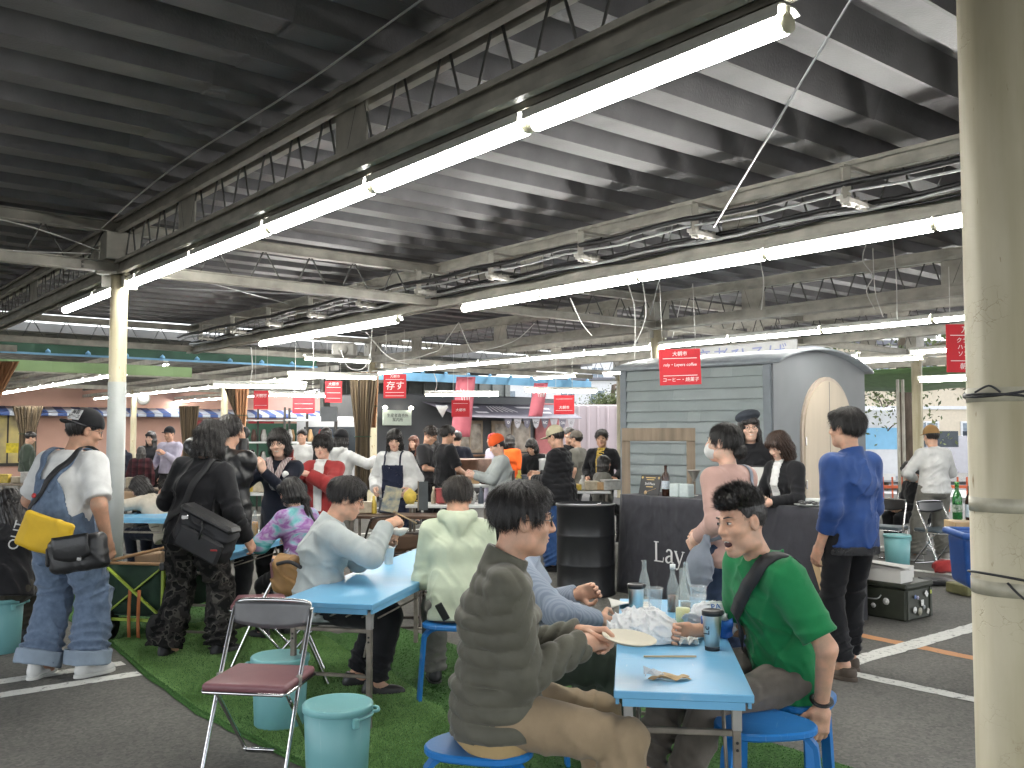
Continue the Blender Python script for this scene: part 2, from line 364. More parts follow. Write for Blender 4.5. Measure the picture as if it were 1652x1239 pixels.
mp7 = n.new('ShaderNodeMapping'); mp7.inputs['Scale'].default_value = (14, 14, .8); l.new(tc.outputs['Object'], mp7.inputs[0]); t7 = n.new('ShaderNodeTexNoise'); t7.inputs['Scale'].default_value = 1.6; t7.inputs['Detail'].default_value = 5; l.new(mp7.outputs[0], t7.inputs['Vector']); r7 = n.new('ShaderNodeValToRGB'); e = r7.color_ramp.elements; e[0].position = .35; e[0].color = (.90, .89, .85, 1); e[1].position = .6; e[1].color = (1, 1, 1, 1); l.new(t7.outputs['Fac'], r7.inputs[0])
mxa = n.new('ShaderNodeMixRGB'); l.new(r6.outputs[0], mxa.inputs[0]); l.new(mx.outputs[0], mxa.inputs[1]); mxa.inputs[2].default_value = (.20, .12, .045, 1)
mxb = n.new('ShaderNodeMixRGB'); mxb.blend_type = 'MULTIPLY'; mxb.inputs[0].default_value = 1; l.new(mxa.outputs[0], mxb.inputs[1]); l.new(r7.outputs[0], mxb.inputs[2]); l.new(mxb.outputs[0], b.inputs['Base Color'])
bp = n.new('ShaderNodeBump'); bp.inputs['Strength'].default_value = .5; bp.inputs['Distance'].default_value = .004; bp.invert = True; l.new(mu.outputs[0], bp.inputs['Height']); l.new(bp.outputs[0], b.inputs['Normal'])
COLM = m
COLW = mat('column_white', (.40, .42, .41), .5, var=.08, scale=5, bump=.1)
STEEL = mat('beam_paint', (.40, .38, .33), .5, var=.25, scale=5, bump=.12, bscale=30, col2=(.50, .48, .42))
STEELD = mat('beam_dark', (.17, .165, .15), .55, var=.25, scale=5)
ROD = mat('rod_steel', (.12, .12, .115), .5, metal=.2, var=.3, scale=12)
BOLT = mat('bolt_steel', (.3, .29, .27), .45, metal=.6)
WIRE = mat('white_cord', (.62, .62, .6), .5, var=.1); BLACKW = mat('black_cable', (.02, .02, .022), .42, var=.2); GREYP = mat('conduit_grey', (.42, .43, .44), .35, metal=.4, var=.15)
TRUSS_V = [-1.05, 2.5, 5.95, 9.55, 13.05, 16.6]
ZB0, ZB1, ZT0, ZT1 = 3.0, 3.13, 3.38, 3.50
def column(u, v, label, top=3.0, white=False, r=.093, n_=28):
    t = thing('steel_column', label, 'column', UV(u, v)); t['group'] = 'steel columns of the market hall'
    b = MB(); b.lathe([(r + .02, 0), (r + .02, .02), (r, .022), (r, top)], n_); o = b.obj('shaft', COLM, t)
    if white: c = MB(); c.lathe([(r + .0, .03), (r + .003, .03), (r + .003, 2.05), (r, 2.05)], n_, caps=False); c.obj('white_paint_band', COLW, t)
    part('cap_plate', STEEL, t, 'box', (0, 0, top + .01), (.3, .3, .02))
    for k in range(4):
        an = GRID + PI / 2 * k; part('cap_bracket', STEEL, t, 'box', (math.cos(an) * (r + .03), math.sin(an) * (r + .03), top - .06), (.012, .1, .1), 0, None, an + PI / 2)
    return t
column(8.64, 2.48, 'cream painted column with white lower half behind the man in dungarees', white=True, r=.074)
colR = column(1.045, 2.47, 'big peeling cream column at the right edge, tied with black cord', r=.092, n_=48)
for z in (1.695, 1.42, 1.215):    # clear tape bands and cords on the near column
    b = MB(); b.lathe([(.0925, z - .018), (.0932, z - .018), (.0932, z + .018), (.0925, z + .018)], 48, caps=False)
    b.obj('tape_band', mat('clear_tape', (.40, .37, .28), .4, var=.15, scale=30), colR)
for z, s_ in ((1.71, .02), (1.685, -.012), (1.232, -.02)):
    b = MB(); b.tube([(.098 * math.cos(k / 24 * 2 * PI), .098 * math.sin(k / 24 * 2 * PI), z + s_ * math.sin(k / 24 * 2 * PI + 1.2)) for k in range(24)], .0032, 6, closed=True); b.obj('black_cord', BLACKW, colR)
b = MB(); b.tube(smooth_path([(-.06, -.085, 1.70), (-.09, -.09, 1.715), (-.11, -.06, 1.70)]), .0028, 6); b.tube(smooth_path([(-.055, -.085, 1.235), (-.03, -.12, 1.20), (.02, -.13, 1.195)]), .003, 6); b.obj('cord_end', BLACKW, colR)
column(8.6, 9.55, 'column behind the grey hut, carrying the white banner')
column(8.6, 16.6, 'pale column in front of the street tree')
column(16.2, 9.55, 'pale column with brown striped curtain tied beside it')
column(23.8, 9.55, 'column between the far curtains'); column(31.4, 9.55, 'far column carrying the round wall clock')
column(16.2, 2.5, 'column at the far left edge of the hall'); column(16.2, 16.6, 'column beside the food truck awning'); column(31.4, 2.5, 'far column beside the shop curtain')

# ---- roof deck: one folded sheet per rib and span
m, n, l, b = node_mat('deck_steel'); b.inputs['Metallic'].default_value = .35
tc = n.new('ShaderNodeTexCoord'); mp = n.new('ShaderNodeMapping'); mp.inputs['Scale'].default_value = (1, 1, 1); l.new(tc.outputs['Object'], mp.inputs[0])
oi = n.new('ShaderNodeObjectInfo')
t1 = n.new('ShaderNodeTexNoise'); t1.inputs['Scale'].default_value = 3; t1.inputs['Detail'].default_value = 7; l.new(mp.outputs[0], t1.inputs['Vector'])
r1 = n.new('ShaderNodeValToRGB'); e = r1.color_ramp.elements; e[0].position = .3; e[0].color = (.125, .122, .128, 1); e[1].position = .7; e[1].color = (.205, .20, .208, 1); l.new(t1.outputs['Fac'], r1.inputs[0])
mr = n.new('ShaderNodeMapRange'); mr.inputs[3].default_value = .82; mr.inputs[4].default_value = 1.12; l.new(oi.outputs['Random'], mr.inputs[0])
hs = n.new('ShaderNodeHueSaturation'); l.new(mr.outputs[0], hs.inputs['Value']); l.new(r1.outputs[0], hs.inputs['Color']); l.new(hs.outputs[0], b.inputs['Base Color'])
t2 = n.new('ShaderNodeTexNoise'); t2.inputs['Scale'].default_value = 70; t2.inputs['Detail'].default_value = 3; l.new(tc.outputs['Object'], t2.inputs['Vector'])
mr2 = n.new('ShaderNodeMapRange'); mr2.inputs[3].default_value = .36; mr2.inputs[4].default_value = .58; l.new(t1.outputs['Fac'], mr2.inputs[0]); l.new(mr2.outputs[0], b.inputs['Roughness'])
bp = n.new('ShaderNodeBump'); bp.inputs['Strength'].default_value = .35; bp.inputs['Distance'].default_value = .006; l.new(t2.outputs['Fac'], bp.inputs['Height']); l.new(bp.outputs[0], b.inputs['Normal'])
DECK = m
roof = bpy.data.objects.new('roof', None); COL.objects.link(roof); tag(roof, kind='structure')
ZD = 3.53
PITCH_R = .5
def deck_mesh(v0, v1):
    # section over one pitch in u: bottom flange, web, top flange, web
    prof = [(0, 0), (.17, 0), (.235, .175), (.415, .175), (.48, .0), (.5, 0)]
    b = MB(); vs = []
    for v in (v0, v1):
        for u, z in prof: vs.append(UV(u, v, z))
    k = len(prof); b.add(vs, [(i, i + 1, k + i + 1, k + i) for i in range(k - 1)])
    vs2 = [Vector((p[0], p[1], p[2] + .004)) for p in vs]
    b.add(vs2, [(i, k + i, k + i + 1, i + 1) for i in range(k - 1)])
    return b.mesh('deck_sheet')
U_ROOF0, U_ROOF1, V_ROOF0, V_ROOF1 = -3.5, 16.5, -5.0, 17.6
spans = [(-5.0, -1.75), (-1.80, 1.95), (1.90, 5.30), (5.25, 8.90), (8.85, 12.4), (12.35, 17.6)]
for si, (v0, v1) in enumerate(spans):
    me = deck_mesh(v0, v1); me.materials.append(DECK); k = 0; u = U_ROOF0
    while u < U_ROOF1 - .01:
        o = link('deck_sheet', me, DECK, roof, (*UV(u, 0)[:2], ZD + .006 * (si % 2))); u += PITCH_R
# unseen slab laid over the deck, so no daylight comes through the laps
b = MB(); b.prism([tuple(UV(u, v)[:2]) for u, v in ((U_ROOF0, V_ROOF0), (U_ROOF0, V_ROOF1), (U_ROOF1, V_ROOF1), (U_ROOF1, V_ROOF0))][::-1], ZD + .2, ZD + .23); b.obj('daylight_seal', STEELD, roof)

# ---- trusses along u, with rods as their own pieces
def truss(v, u0, u1, rods=True, name='roof_truss'):
    t = bpy.data.objects.new(name, None); COL.objects.link(t); tag(t, kind='structure')
    def chord(z0, z1, w, nm):
        b = MB()
        for s_ in (-1, 1):   # a pair of lipped channels back to back
            vv = v + s_ * .03
            b.bar(UV(u0, vv, (z0 + z1) / 2), UV(u1, vv, (z0 + z1) / 2), .006, z1 - z0)
            b.bar(UV(u0, vv + s_ * .022, z0 + .003), UV(u1, vv + s_ * .022, z0 + .003), .05, .006); b.bar(UV(u0, vv + s_ * .022, z1 - .003), UV(u1, vv + s_ * .022, z1 - .003), .05, .006)
            b.bar(UV(u0, vv + s_ * .046, z0 + .016), UV(u1, vv + s_ * .046, z0 + .016), .005, .03); b.bar(UV(u0, vv + s_ * .046, z1 - .016), UV(u1, vv + s_ * .046, z1 - .016), .005, .03)
        return b.obj(nm, STEEL, t)
    chord(ZB0, ZB1, .1, 'bottom_chord'); chord(ZT0, ZT1, .1, 'top_chord')
    if rods:
        q = MB(); a, c = UV(0, 0, ZB1 - .02), UV(.10, 0, ZT0 + .02); q.tube([a, c], .0075, 6); me = q.mesh('rod')
        q = MB(); q.tube([UV(.10, 0, ZT0 + .02), UV(.22, 0, ZB1 - .02)], .0075, 6); me2 = q.mesh('rod')
        me.materials.append(ROD); me2.materials.append(ROD); u = u0 + .05; i = 0
        while u < u1 - .4 and i < 110: 
            link('rod', me, ROD, t, UV(u, v)); link('rod', me2, ROD, t, UV(u + .08, v)); u += .40; i += 1
    q = MB()
    for k, u in enumerate(np.arange(u0 + .3, u1, 2.53)): q.box(UV(u, v, (ZB1 + ZT0) / 2), (.012, .34, .30), 0, None, GRID)
    q.obj('gusset_plate', STEEL, t)
    return t
for v in TRUSS_V: truss(v, -3.4, 16.4, v in (2.5, 5.95, 9.55, 13.05))
# ---- girders along v at the column rows
def girder(u, v0, v1):
    t = bpy.data.objects.new('roof_girder', None); COL.objects.link(t); tag(t, kind='structure')
    for z0, z1, nm in ((3.02, 3.12, 'bottom_flange'), (3.38, 3.48, 'top_flange')):
        b = MB(); b.bar(UV(u, v0, (z0 + z1) / 2), UV(u, v1, (z0 + z1) / 2), .012, z1 - z0 - .02)
        b.bar(UV(u, v0, z0 + .005), UV(u, v1, z0 + .005), .10, .009); b.bar(UV(u, v0, z1 - .005), UV(u, v1, z1 - .005), .10, .009); b.obj(nm, STEEL, t)
    q = MB(); q.tube([UV(0, 0, 3.11), UV(0, .13, 3.39)], .0075, 6); me = q.mesh('rod'); me.materials.append(ROD)
    q = MB(); q.tube([UV(0, .13, 3.39), UV(0, .30, 3.11)], .0075, 6); me2 = q.mesh('rod'); me2.materials.append(ROD); v = v0 + .1
    while v < v1 - .5: link('rod', me, ROD, t, UV(u, v)); link('rod', me2, ROD, t, UV(u, v + .02)); v += .5
    for v in (2.48, 9.55, 16.6):
        if v0 < v < v1:
            p = MB(); p.box(UV(u, v, 3.25), (.30, .20, .245), .004, None, GRID); p.obj('joint_box', STEEL, t)
            for a_ in (-.32, .32):
                for z in (3.05, 3.09): part('bolt', BOLT, t, 'tube', [UV(u - .012, v + a_, z), UV(u + .0, v + a_, z), UV(u - .022, v + a_, z)], .011, 6)
for u in (1.04, 8.62, 16.2): girder(u, -4.9, 17.4)
# thin tie rods under the deck (diagonal bracing)
for p, q in ((gp(1396, -40, 3.52), gp(1152, 366, 3.12)), (UV(1.2, 2.6, 3.4), UV(1.9, 5.8, 3.36)), (UV(8.5, 2.6, 3.1), UV(12.0, 5.7, 3.4)), (UV(8.6, 9.4, 3.2), UV(5.4, 6.2, 3.42)), (UV(12.2, 2.6, 3.4), UV(8.7, 5.8, 3.1))):
    b = MB(); b.tube([p, q], .007, 6); tag(b.obj('brace_rod', GREYP), kind='structure')

# ---- power lines along the second truss
tb = bpy.data.objects.new('cable_run', None); COL.objects.link(tb)
tag(tb, 'black power cables and pipes running along the middle truss', 'cables')
for dv, z, r, m_ in ((-.42, 3.235, .022, BLACKW), (-.16, 3.155, .018, BLACKW), (-.20, 3.11, .013, GREYP), (-.40, 3.18, .009, GREYP), (-.13, 3.10, .010, BLACKW)):
    pts = [UV(u, 5.95 + dv + .012 * math.sin(u * 3.1 + dv * 9), z + .012 * math.sin(u * 4.7 + dv * 20)) for u in np.arange(-3, 16.2, .35)]
    b = MB(); b.tube(pts, r, 8); b.obj('cable', m_, tb)
INSU = mat('insulator', (.48, .46, .42), .5, var=.2, scale=20)
for i, u in enumerate(np.arange(2.05, 15.5, 1.28)):
    b = MB(); b.bar(UV(u, 5.55, 3.36), UV(u, 5.55, 3.10), .04, .05); b.bar(UV(u, 5.50, 3.36), UV(u, 5.93, 3.36), .035, .02); b.obj('hanger', STEEL, tb)
    b = MB(); b.bar(UV(u - .02, 5.50, 3.125), UV(u - .02, 5.84, 3.115), .07, .028); b.bar(UV(u + .03, 5.52, 3.155), UV(u + .03, 5.80, 3.15), .05, .026)
    for k in range(3): b.tube([UV(u - .02, 5.55 + .1 * k, 3.09), UV(u - .02, 5.55 + .1 * k, 3.165)], .016, 8)
    b.obj('insulator_rack', INSU, tb)

# ---- fluorescent lights
TUBE = glow('fluorescent_tube', (1.0, .985, .93), LAMP_E)
WHITEM = mat('lamp_white', (.62, .62, .58), .4, var=.08); CAPM = mat('lamp_holder', (.55, .54, .42), .45, var=.15)
def make_lamp(L, hang=0.):
    t = bpy.data.objects.new('fluorescent_light', None); COL.objects.link(t)
    b = MB(); b.tube([(0, -L / 2 + .018, 0), (0, L / 2 - .018, 0)], .037, 10); b.obj('tube', TUBE, t)  # radius enlarged so that the glare is part of the tube's shape
    b = MB(); b.prism([(-.070, .004), (-.066, .046), (-.034, .0585), (.034, .0585), (.064, .040), (.060, .038), (.030, .054), (-.030, .054), (-.062, .042), (-.066, .004)][::-1], -L / 2, L / 2, Matrix.Rotation(PI / 2, 4, 'X')); b.obj('reflector', WHITEM, t)  # longer left skirt shaped to keep light off the chord and left deck
    for s_ in (-1, 1):
        b = MB(); b.tube([(0, s_ * (L / 2 - .022), 0), (0, s_ * (L / 2 - .001), 0)], .034, 12); b.box((0, s_ * (L / 2 - .018), .028), (.026, .03, .058), .004); b.obj('lamp_holder', CAPM, t)
    return t
ORD = ['first', 'second', 'third', 'fourth', 'fifth', 'sixth', 'seventh', 'eighth', 'ninth', 'tenth', 'eleventh', 'twelfth', 'thirteenth', 'fourteenth', 'fifteenth']
lampA = make_lamp(1.29)
def place_lamp(p, rz, label, group, first=[True]):
    o = lampA if first[0] else copy_tree(lampA); first[0] = False
    o.location = p; o.rotation_euler = (0, 0, rz); tag(o, label, 'light', group); return o
for i in range(7): place_lamp(UV(1.72 + 1.32 * i + .66, 2.575, 2.938), GRID, (ORD[i] + ' fluorescent tube counted from the big column along the nearest beam') if i < 5 else ['fluorescent tube just left of the white column under the nearest beam', 'farthest fluorescent tube under the nearest beam at the left edge'][i - 5], 'fluorescent lights on the nearest beam')
for i in (0, 1, 2, 3, 4, 6, 7, 8): place_lamp(UV(1.6 + 1.30 * i + .65, 5.885, 2.938), GRID + PI, ORD[i if i < 5 else i - 1] + ' fluorescent tube from the right in the row under the cable beam', 'fluorescent lights under the cable beam')
for i in range(11): place_lamp(UV(4.1 + 1.31 * i, 9.55, 2.785), GRID, ORD[i] + ' fluorescent tube from the right in the hung row above the hut', 'fluorescent lights above the hut')
for i in range(5): place_lamp(UV(6.2 + 1.32 * i * 1.6, 13.05, 2.78), GRID, ORD[i] + ' fluorescent tube from the right in the far row behind the hut', 'fluorescent lights behind the hut')
for i, (px, py, Y, a_) in enumerate([(537, 607, 13.5, 20), (420, 622, 13.2, 18), (545, 580, 16.2, -52), (485, 637, 17.5, -52), (745, 636, 16.2, 5), (905, 630, 16.4, 6), (1425, 580, 14.5, 39), (1553, 610, 13.5, 39)]):
    place_lamp(dp(px, py, Y), R_(90 + a_) if abs(a_) < 30 else GRID + PI / 2 if a_ < 0 else GRID, ['single fluorescent tube hung on cords left of the curtain', 'single hung tube above the women with phones', 'tube fixed across the green awning', 'tube hung among the red signs', 'tube hung in front of the dark food truck', 'tube hung over the truck awning', 'tube right of the hut roof', 'tube beside the red sign near the big column'][i], 'single hung fluorescent tubes')
# cords the hung lamps and signs hang on
def cord(pts, r=.004, m_=None, label='thin cord hanging from the roof beam', n_=5):
    b = MB(); b.tube(smooth_path(pts, n_), r, 5); return tag(b.obj('electric_wire', m_ or WIRE), label, 'wire', 'wires hanging under the roof')
for u in np.arange(4.0, 16, 2.62):
    cord([UV(u, 9.53, 3.05), UV(u + .01, 9.54, 2.86)], label=ORD[int((u - 4) / 2.6)] + ' short cord from the right holding the hung lights above the hut')
# swags of flex between the beams
_k = 0
for P_ in ([(1225, 415), (1232, 455), (1228, 500)], [(1398, 393), (1392, 420), (1408, 445), (1398, 470), (1412, 500)], [(1440, 386), (1446, 450), (1447, 520)], [(1408, 400), (1412, 470), (1425, 512)], [(1036, 452), (1042, 510), (1022, 560)], [(1012, 455), (1024, 500), (1024, 580)], [(920, 480), (938, 520), (955, 542)]):
    cord([dp(x, y, 9.3 - .0 * i) for i, (x, y) in enumerate(P_)], .0055, label=ORD[_k] + ' white flex looping down in the row of flexes above the hut'); _k += 1
_k = 0
for P_ in ([(740, 520), (712, 560), (705, 566)], [(740, 520), (758, 562), (766, 568)], [(766, 568), (810, 558), (838, 545), (862, 522)], [(706, 566), (670, 578), (640, 582)], [(590, 535), (620, 570), (640, 582), (660, 588)], [(550, 565), (560, 590), (575, 597), (590, 590), (600, 560)], [(600, 530), (598, 570), (594, 600)], [(505, 550), (506, 580), (504, 610)], [(405, 560), (407, 590), (404, 616)], [(1085, 545), (1100, 480), (1110, 450)], [(700, 602), (705, 620), (700, 636)]):
    cord([dp(x, y, 13) for x, y in P_], .0065, label=ORD[_k] + ' white flex draped between the lights left of the hut'); _k += 1
# long thin wire beside the nearest truss
cord([UV(8.4, 2.25, 3.36), UV(6.5, 2.2, 3.45), UV(4.5, 2.22, 3.47), UV(3.0, 2.2, 3.50), UV(1.5, 2.22, 3.46)], .006, label='pale wire strung along the nearest truss')
_k = 0
for P_ in ([UV(8.6, 2.3, 3.2), UV(8.3, 1.5, 3.3), UV(8.5, .2, 3.4)], [UV(8.5, 2.2, 3.15), UV(8.6, 1.2, 3.12), UV(8.5, 0, 3.34)], [UV(8.4, 2.6, 3.2), UV(7.9, 2.5, 3.2), UV(7.4, 2.6, 3.2)]): cord(P_, .006, label='loose wire at the head of the white column, %s' % ('leaving up to the left', 'leaving level to the left', 'leaving to the right')[_k]); _k += 1

# ---- hut and further setting follow in their own sections
# second hall behind: dark roof, its lights and its fascia
b = MB(); b.prism([tuple(UV(u, v)[:2]) for u, v in ((17.6, -14), (17.6, 17.0), (47, 17.0), (47, -14))][::-1], 3.35, 3.5); tag(b.obj('roof', mat('far_deck', (.13, .13, .125), .6, var=.25, scale=1.2)), kind='structure')
b = MB()
for u in np.arange(18, 47, .9): b.bar(UV(u, -14, 3.31), UV(u, 16.9, 3.31), .12, .08)
tag(b.obj('roof_ribs', STEELD), kind='structure')
for v in (-1.05, 2.5, 5.95, 9.55, 13.0):
    b = MB(); b.bar(UV(17.7, v, 2.98), UV(46, v, 2.98), .1, .1); b.bar(UV(17.7, v, 3.22), UV(46, v, 3.22), .1, .08); tag(b.obj('far_beam', STEEL), kind='structure')
for u in (23.8, 31.4, 39): b = MB(); b.bar(UV(u, -14, 3.05), UV(u, 13, 3.05), .1, .12); tag(b.obj('far_beam', STEEL), kind='structure')
for v, us in ((2.5, np.arange(18.6, 30, 1.4)), (5.95, np.arange(18.3, 36, 1.4)), (9.55, np.arange(18.5, 36, 1.4)), (13.0, np.arange(26.0, 40, 1.4))):
    for i, u in enumerate(us): place_lamp(UV(u, v, 2.84), GRID, '%s small tube from the near end of the %s row in the second hall' % (ORD[i], {2.5: 'leftmost', 5.95: 'second', 9.55: 'clock column', 13.0: 'rightmost'}[v]), 'fluorescent lights of the second hall')
# ================================================================== figures: signed-distance shapes turned into meshes
A3 = lambda *q: np.array(q, float)
def _ln(a): return np.sqrt(np.einsum('...i,...i->...', a, a))
def nrm(a): a = np.asarray(a, float); return a / (np.linalg.norm(a) + 1e-12)
def rc(P, a, b, ra, rb, wave=None):
    """tapered capsule; wave = (amplitude, wavelength, phase, from, to) rings of cloth along it"""
    ba = b - a; L2 = ba @ ba + 1e-12; t = np.clip(((P - a) @ ba) / L2, 0, 1); d = P - a - t[:, None] * ba
    r = ra + (rb - ra) * t
    if wave is not None:
        am, lam, ph, f0, f1 = wave; L = math.sqrt(L2); ax = nrm(np.cross(ba, (.3, .5, .81)))
        s = t * L + .35 * (d @ ax)
        w = np.clip(1 - np.abs(t - (f0 + f1) / 2) / (abs(f1 - f0) / 2 + 1e-6), 0, 1)
        r = r + am * w * (1 - 2 * np.abs(np.sin(PI * s / lam + ph)) ** .8)
    return _ln(d) - r
def ell(P, c, r, M=None):
    q = P - c
    if M is not None: q = q @ M
    r = np.asarray(r, float); k0 = _ln(q / r); k1 = _ln(q / (r * r)) + 1e-9
    return k0 * (k0 - 1) / k1
def rbox(P, c, h, rad, M=None):
    q = P - c
    if M is not None: q = q @ M
    q = np.abs(q) - (np.asarray(h, float) - rad); return _ln(np.maximum(q, 0)) + np.minimum(q.max(-1), 0) - rad
def etube(P, pts, wd, side, fwd=None, cap=.6, k=.03):
    """chain of elliptical sections: pts, (half width, half depth), side axis of each"""
    out = None
    for i in range(len(pts) - 1):
        a, b = pts[i], pts[i + 1]; ba = b - a; L = np.linalg.norm(ba); ax = ba / L; q = P - a; t0 = q @ ax; t = np.clip(t0 / L, 0, 1)
        sx = side[i] * (1 - t[:, None]) + side[i + 1] * t[:, None]; sx = sx - (sx @ ax)[:, None] * ax; sx /= _ln(sx)[:, None]
        fy = np.cross(ax, sx); r = q - t[:, None] * ba
        w = wd[i][0] + (wd[i + 1][0] - wd[i][0]) * t; d = wd[i][1] + (wd[i + 1][1] - wd[i][1]) * t
        x = np.einsum('ij,ij->i', r, sx); y = np.einsum('ij,ij->i', r, fy); z = r @ ax
        c = np.minimum(w, d) * cap
        k0 = np.sqrt((x / w) ** 2 + (y / d) ** 2 + (z / c) ** 2); k1 = np.sqrt((x / w ** 2) ** 2 + (y / d ** 2) ** 2 + (z / c ** 2) ** 2) + 1e-9
        v = k0 * (k0 - 1) / k1
        v = np.where(k0 < 1e-4, -np.minimum(w, d), v)
        out = v if out is None else smin(out, v, k)
    return out
def smin(a, b, k):
    h = np.clip(.5 + .5 * (b - a) / k, 0, 1); return b * (1 - h) + a * h - k * h * (1 - h)
def smax(a, b, k): return -smin(-a, -b, k)
def plane(P, c, nn): return (P - c) @ nrm(nn)
def folds(P, amp, seed, scale=1.):
    rng = np.random.default_rng(seed); w = np.zeros(len(P))
    q = P + .03 * np.sin(P[:, [1, 2, 0]] * 13 * scale + rng.uniform(0, 6, 3))
    q = q + .012 * np.sin(q[:, [2, 0, 1]] * 31 * scale + rng.uniform(0, 6, 3))
    for i in range(4):
        k = rng.normal(size=3); k[2] *= .8; k = nrm(k) * rng.uniform(38, 70) * scale
        w += (1 - np.abs(np.sin(q @ k * .5 + rng.uniform(0, 6)))) ** 2.2 * np.clip(.25 + np.sin(q @ (rng.normal(size=3) * 8) + rng.uniform(0, 6)), 0, 1)
    return -amp * (w - .4)
def net(fn, lo, hi, h):
    """surface nets over fn(P) < 0; the grid is only filled in near the surface"""
    lo = np.asarray(lo, float) - 2 * h; hi = np.asarray(hi, float) + 2 * h; C = 4
    nb = np.maximum(1, np.ceil((hi - lo) / (C * h)).astype(int)); n = nb * C + 1
    g = [lo[i] + (np.arange(nb[i]) + .5) * C * h for i in range(3)]
    G = np.stack(np.meshgrid(*g, indexing='ij'), -1).reshape(-1, 3); d = fn(G).reshape(nb)
    F = np.repeat(np.repeat(np.repeat(np.where(d < 0, -1., 1.), C, 0), C, 1), C, 2); F = np.pad(F, ((0, 1),) * 3, mode='edge')
    near = np.abs(d) < C * h * 1.12
    Mk = np.repeat(np.repeat(np.repeat(near, C, 0), C, 1), C, 2); Mk = np.pad(Mk, ((0, 1),) * 3, mode='edge')
    for ax in range(3): Mk |= np.roll(Mk, 1, ax)
    I = np.argwhere(Mk); F[Mk] = fn(lo + I * h)
    F[0] = F[-1] = 1; F[:, 0] = F[:, -1] = 1; F[:, :, 0] = F[:, :, -1] = 1
    S = F < 0
    cs = [S[i:n[0] - 1 + i, j:n[1] - 1 + j, k:n[2] - 1 + k] for i in (0, 1) for j in (0, 1) for k in (0, 1)]
    cnt = sum(c.astype(np.int8) for c in cs); act = (cnt > 0) & (cnt < 8)
    ix = np.argwhere(act); vid = -np.ones(act.shape, np.int64); vid[act] = np.arange(len(ix))
    acc = np.zeros((len(ix), 3)); num = np.zeros(len(ix))
    cor = [A3(i, j, k).astype(int) for i in (0, 1) for j in (0, 1) for k in (0, 1)]
    vals = [F[ix[:, 0] + c[0], ix[:, 1] + c[1], ix[:, 2] + c[2]] for c in cor]
    for a in range(8):
        for b_ in range(a + 1, 8):
            if np.abs(cor[a] - cor[b_]).sum() != 1: continue
            va, vb = vals[a], vals[b_]; m_ = (va < 0) != (vb < 0); t = np.where(m_, va / np.where(m_, va - vb, 1), 0)
            acc += np.where(m_[:, None], cor[a] + t[:, None] * (cor[b_] - cor[a]), 0); num += m_
    V = lo + (ix + acc / num[:, None]) * h; Q = []
    for ax in range(3):
        sl0 = [slice(1, n[i] - 1) for i in range(3)]; sl0[ax] = slice(0, n[ax] - 1); sl1 = list(sl0); sl1[ax] = slice(1, n[ax])
        s0, s1 = S[tuple(sl0)], S[tuple(sl1)]; e = np.argwhere(s0 != s1)
        if not len(e): continue
        fl = s0[tuple(e.T)]; o = e.copy()
        for i in range(3):
            if i != ax: o[:, i] += 1
        a1, a2 = (ax + 1) % 3, (ax + 2) % 3
        def at_(da, db): q = o.copy(); q[:, a1] -= da; q[:, a2] -= db; return vid[tuple(q.T)]
        q = np.stack([at_(1, 1), at_(0, 1), at_(0, 0), at_(1, 0)], 1); q[~fl] = q[~fl][:, ::-1]; Q.append(q)
    return V, (np.concatenate(Q) if Q else np.zeros((0, 4), int))
def np_mesh(name, parts, smooth=True):
    """one mesh out of (V, F) pairs (quads or triangles)"""
    V = np.concatenate([p[0] for p in parts]); fs = []; o = 0
    for v, f in parts: fs.append((f + o)); o += len(v)
    tot = np.concatenate([np.full(len(f), f.shape[1]) for f in fs]); loops = np.concatenate([f.reshape(-1) for f in fs])
    me = bpy.data.meshes.new(name); me.vertices.add(len(V)); me.vertices.foreach_set('co', V.astype(np.float32).ravel())
    me.loops.add(len(loops)); me.loops.foreach_set('vertex_index', loops.astype(np.int32))
    me.polygons.add(len(tot)); st = np.concatenate([[0], np.cumsum(tot)[:-1]]); me.polygons.foreach_set('loop_start', st.astype(np.int32)); me.polygons.foreach_set('loop_total', tot.astype(np.int32))
    me.polygons.foreach_set('use_smooth', np.full(len(tot), smooth)); me.update(calc_edges=True); return me
def sdf_obj(name, m, parent, fn, lo, hi, h, loc=None):
    return link(name, np_mesh(name, [net(fn, lo, hi, h)]), m, parent, loc)
def rotm(rx=0, ry=0, rz=0):
    return np.array((Matrix.Rotation(R_(rz), 3, 'Z') @ Matrix.Rotation(R_(rx), 3, 'X') @ Matrix.Rotation(R_(ry), 3, 'Y')))
def ik(a, b, l1, l2, pole):
    d = b - a; D = np.linalg.norm(d); D2 = min(D, (l1 + l2) * .995); ax = d / (D + 1e-9); b = a + ax * D2
    x = (l1 * l1 - l2 * l2 + D2 * D2) / (2 * D2); y = math.sqrt(max(l1 * l1 - x * x, 1e-6)); p = np.asarray(pole, float); p = p - (p @ ax) * ax
    return a + ax * x + nrm(p) * y, b

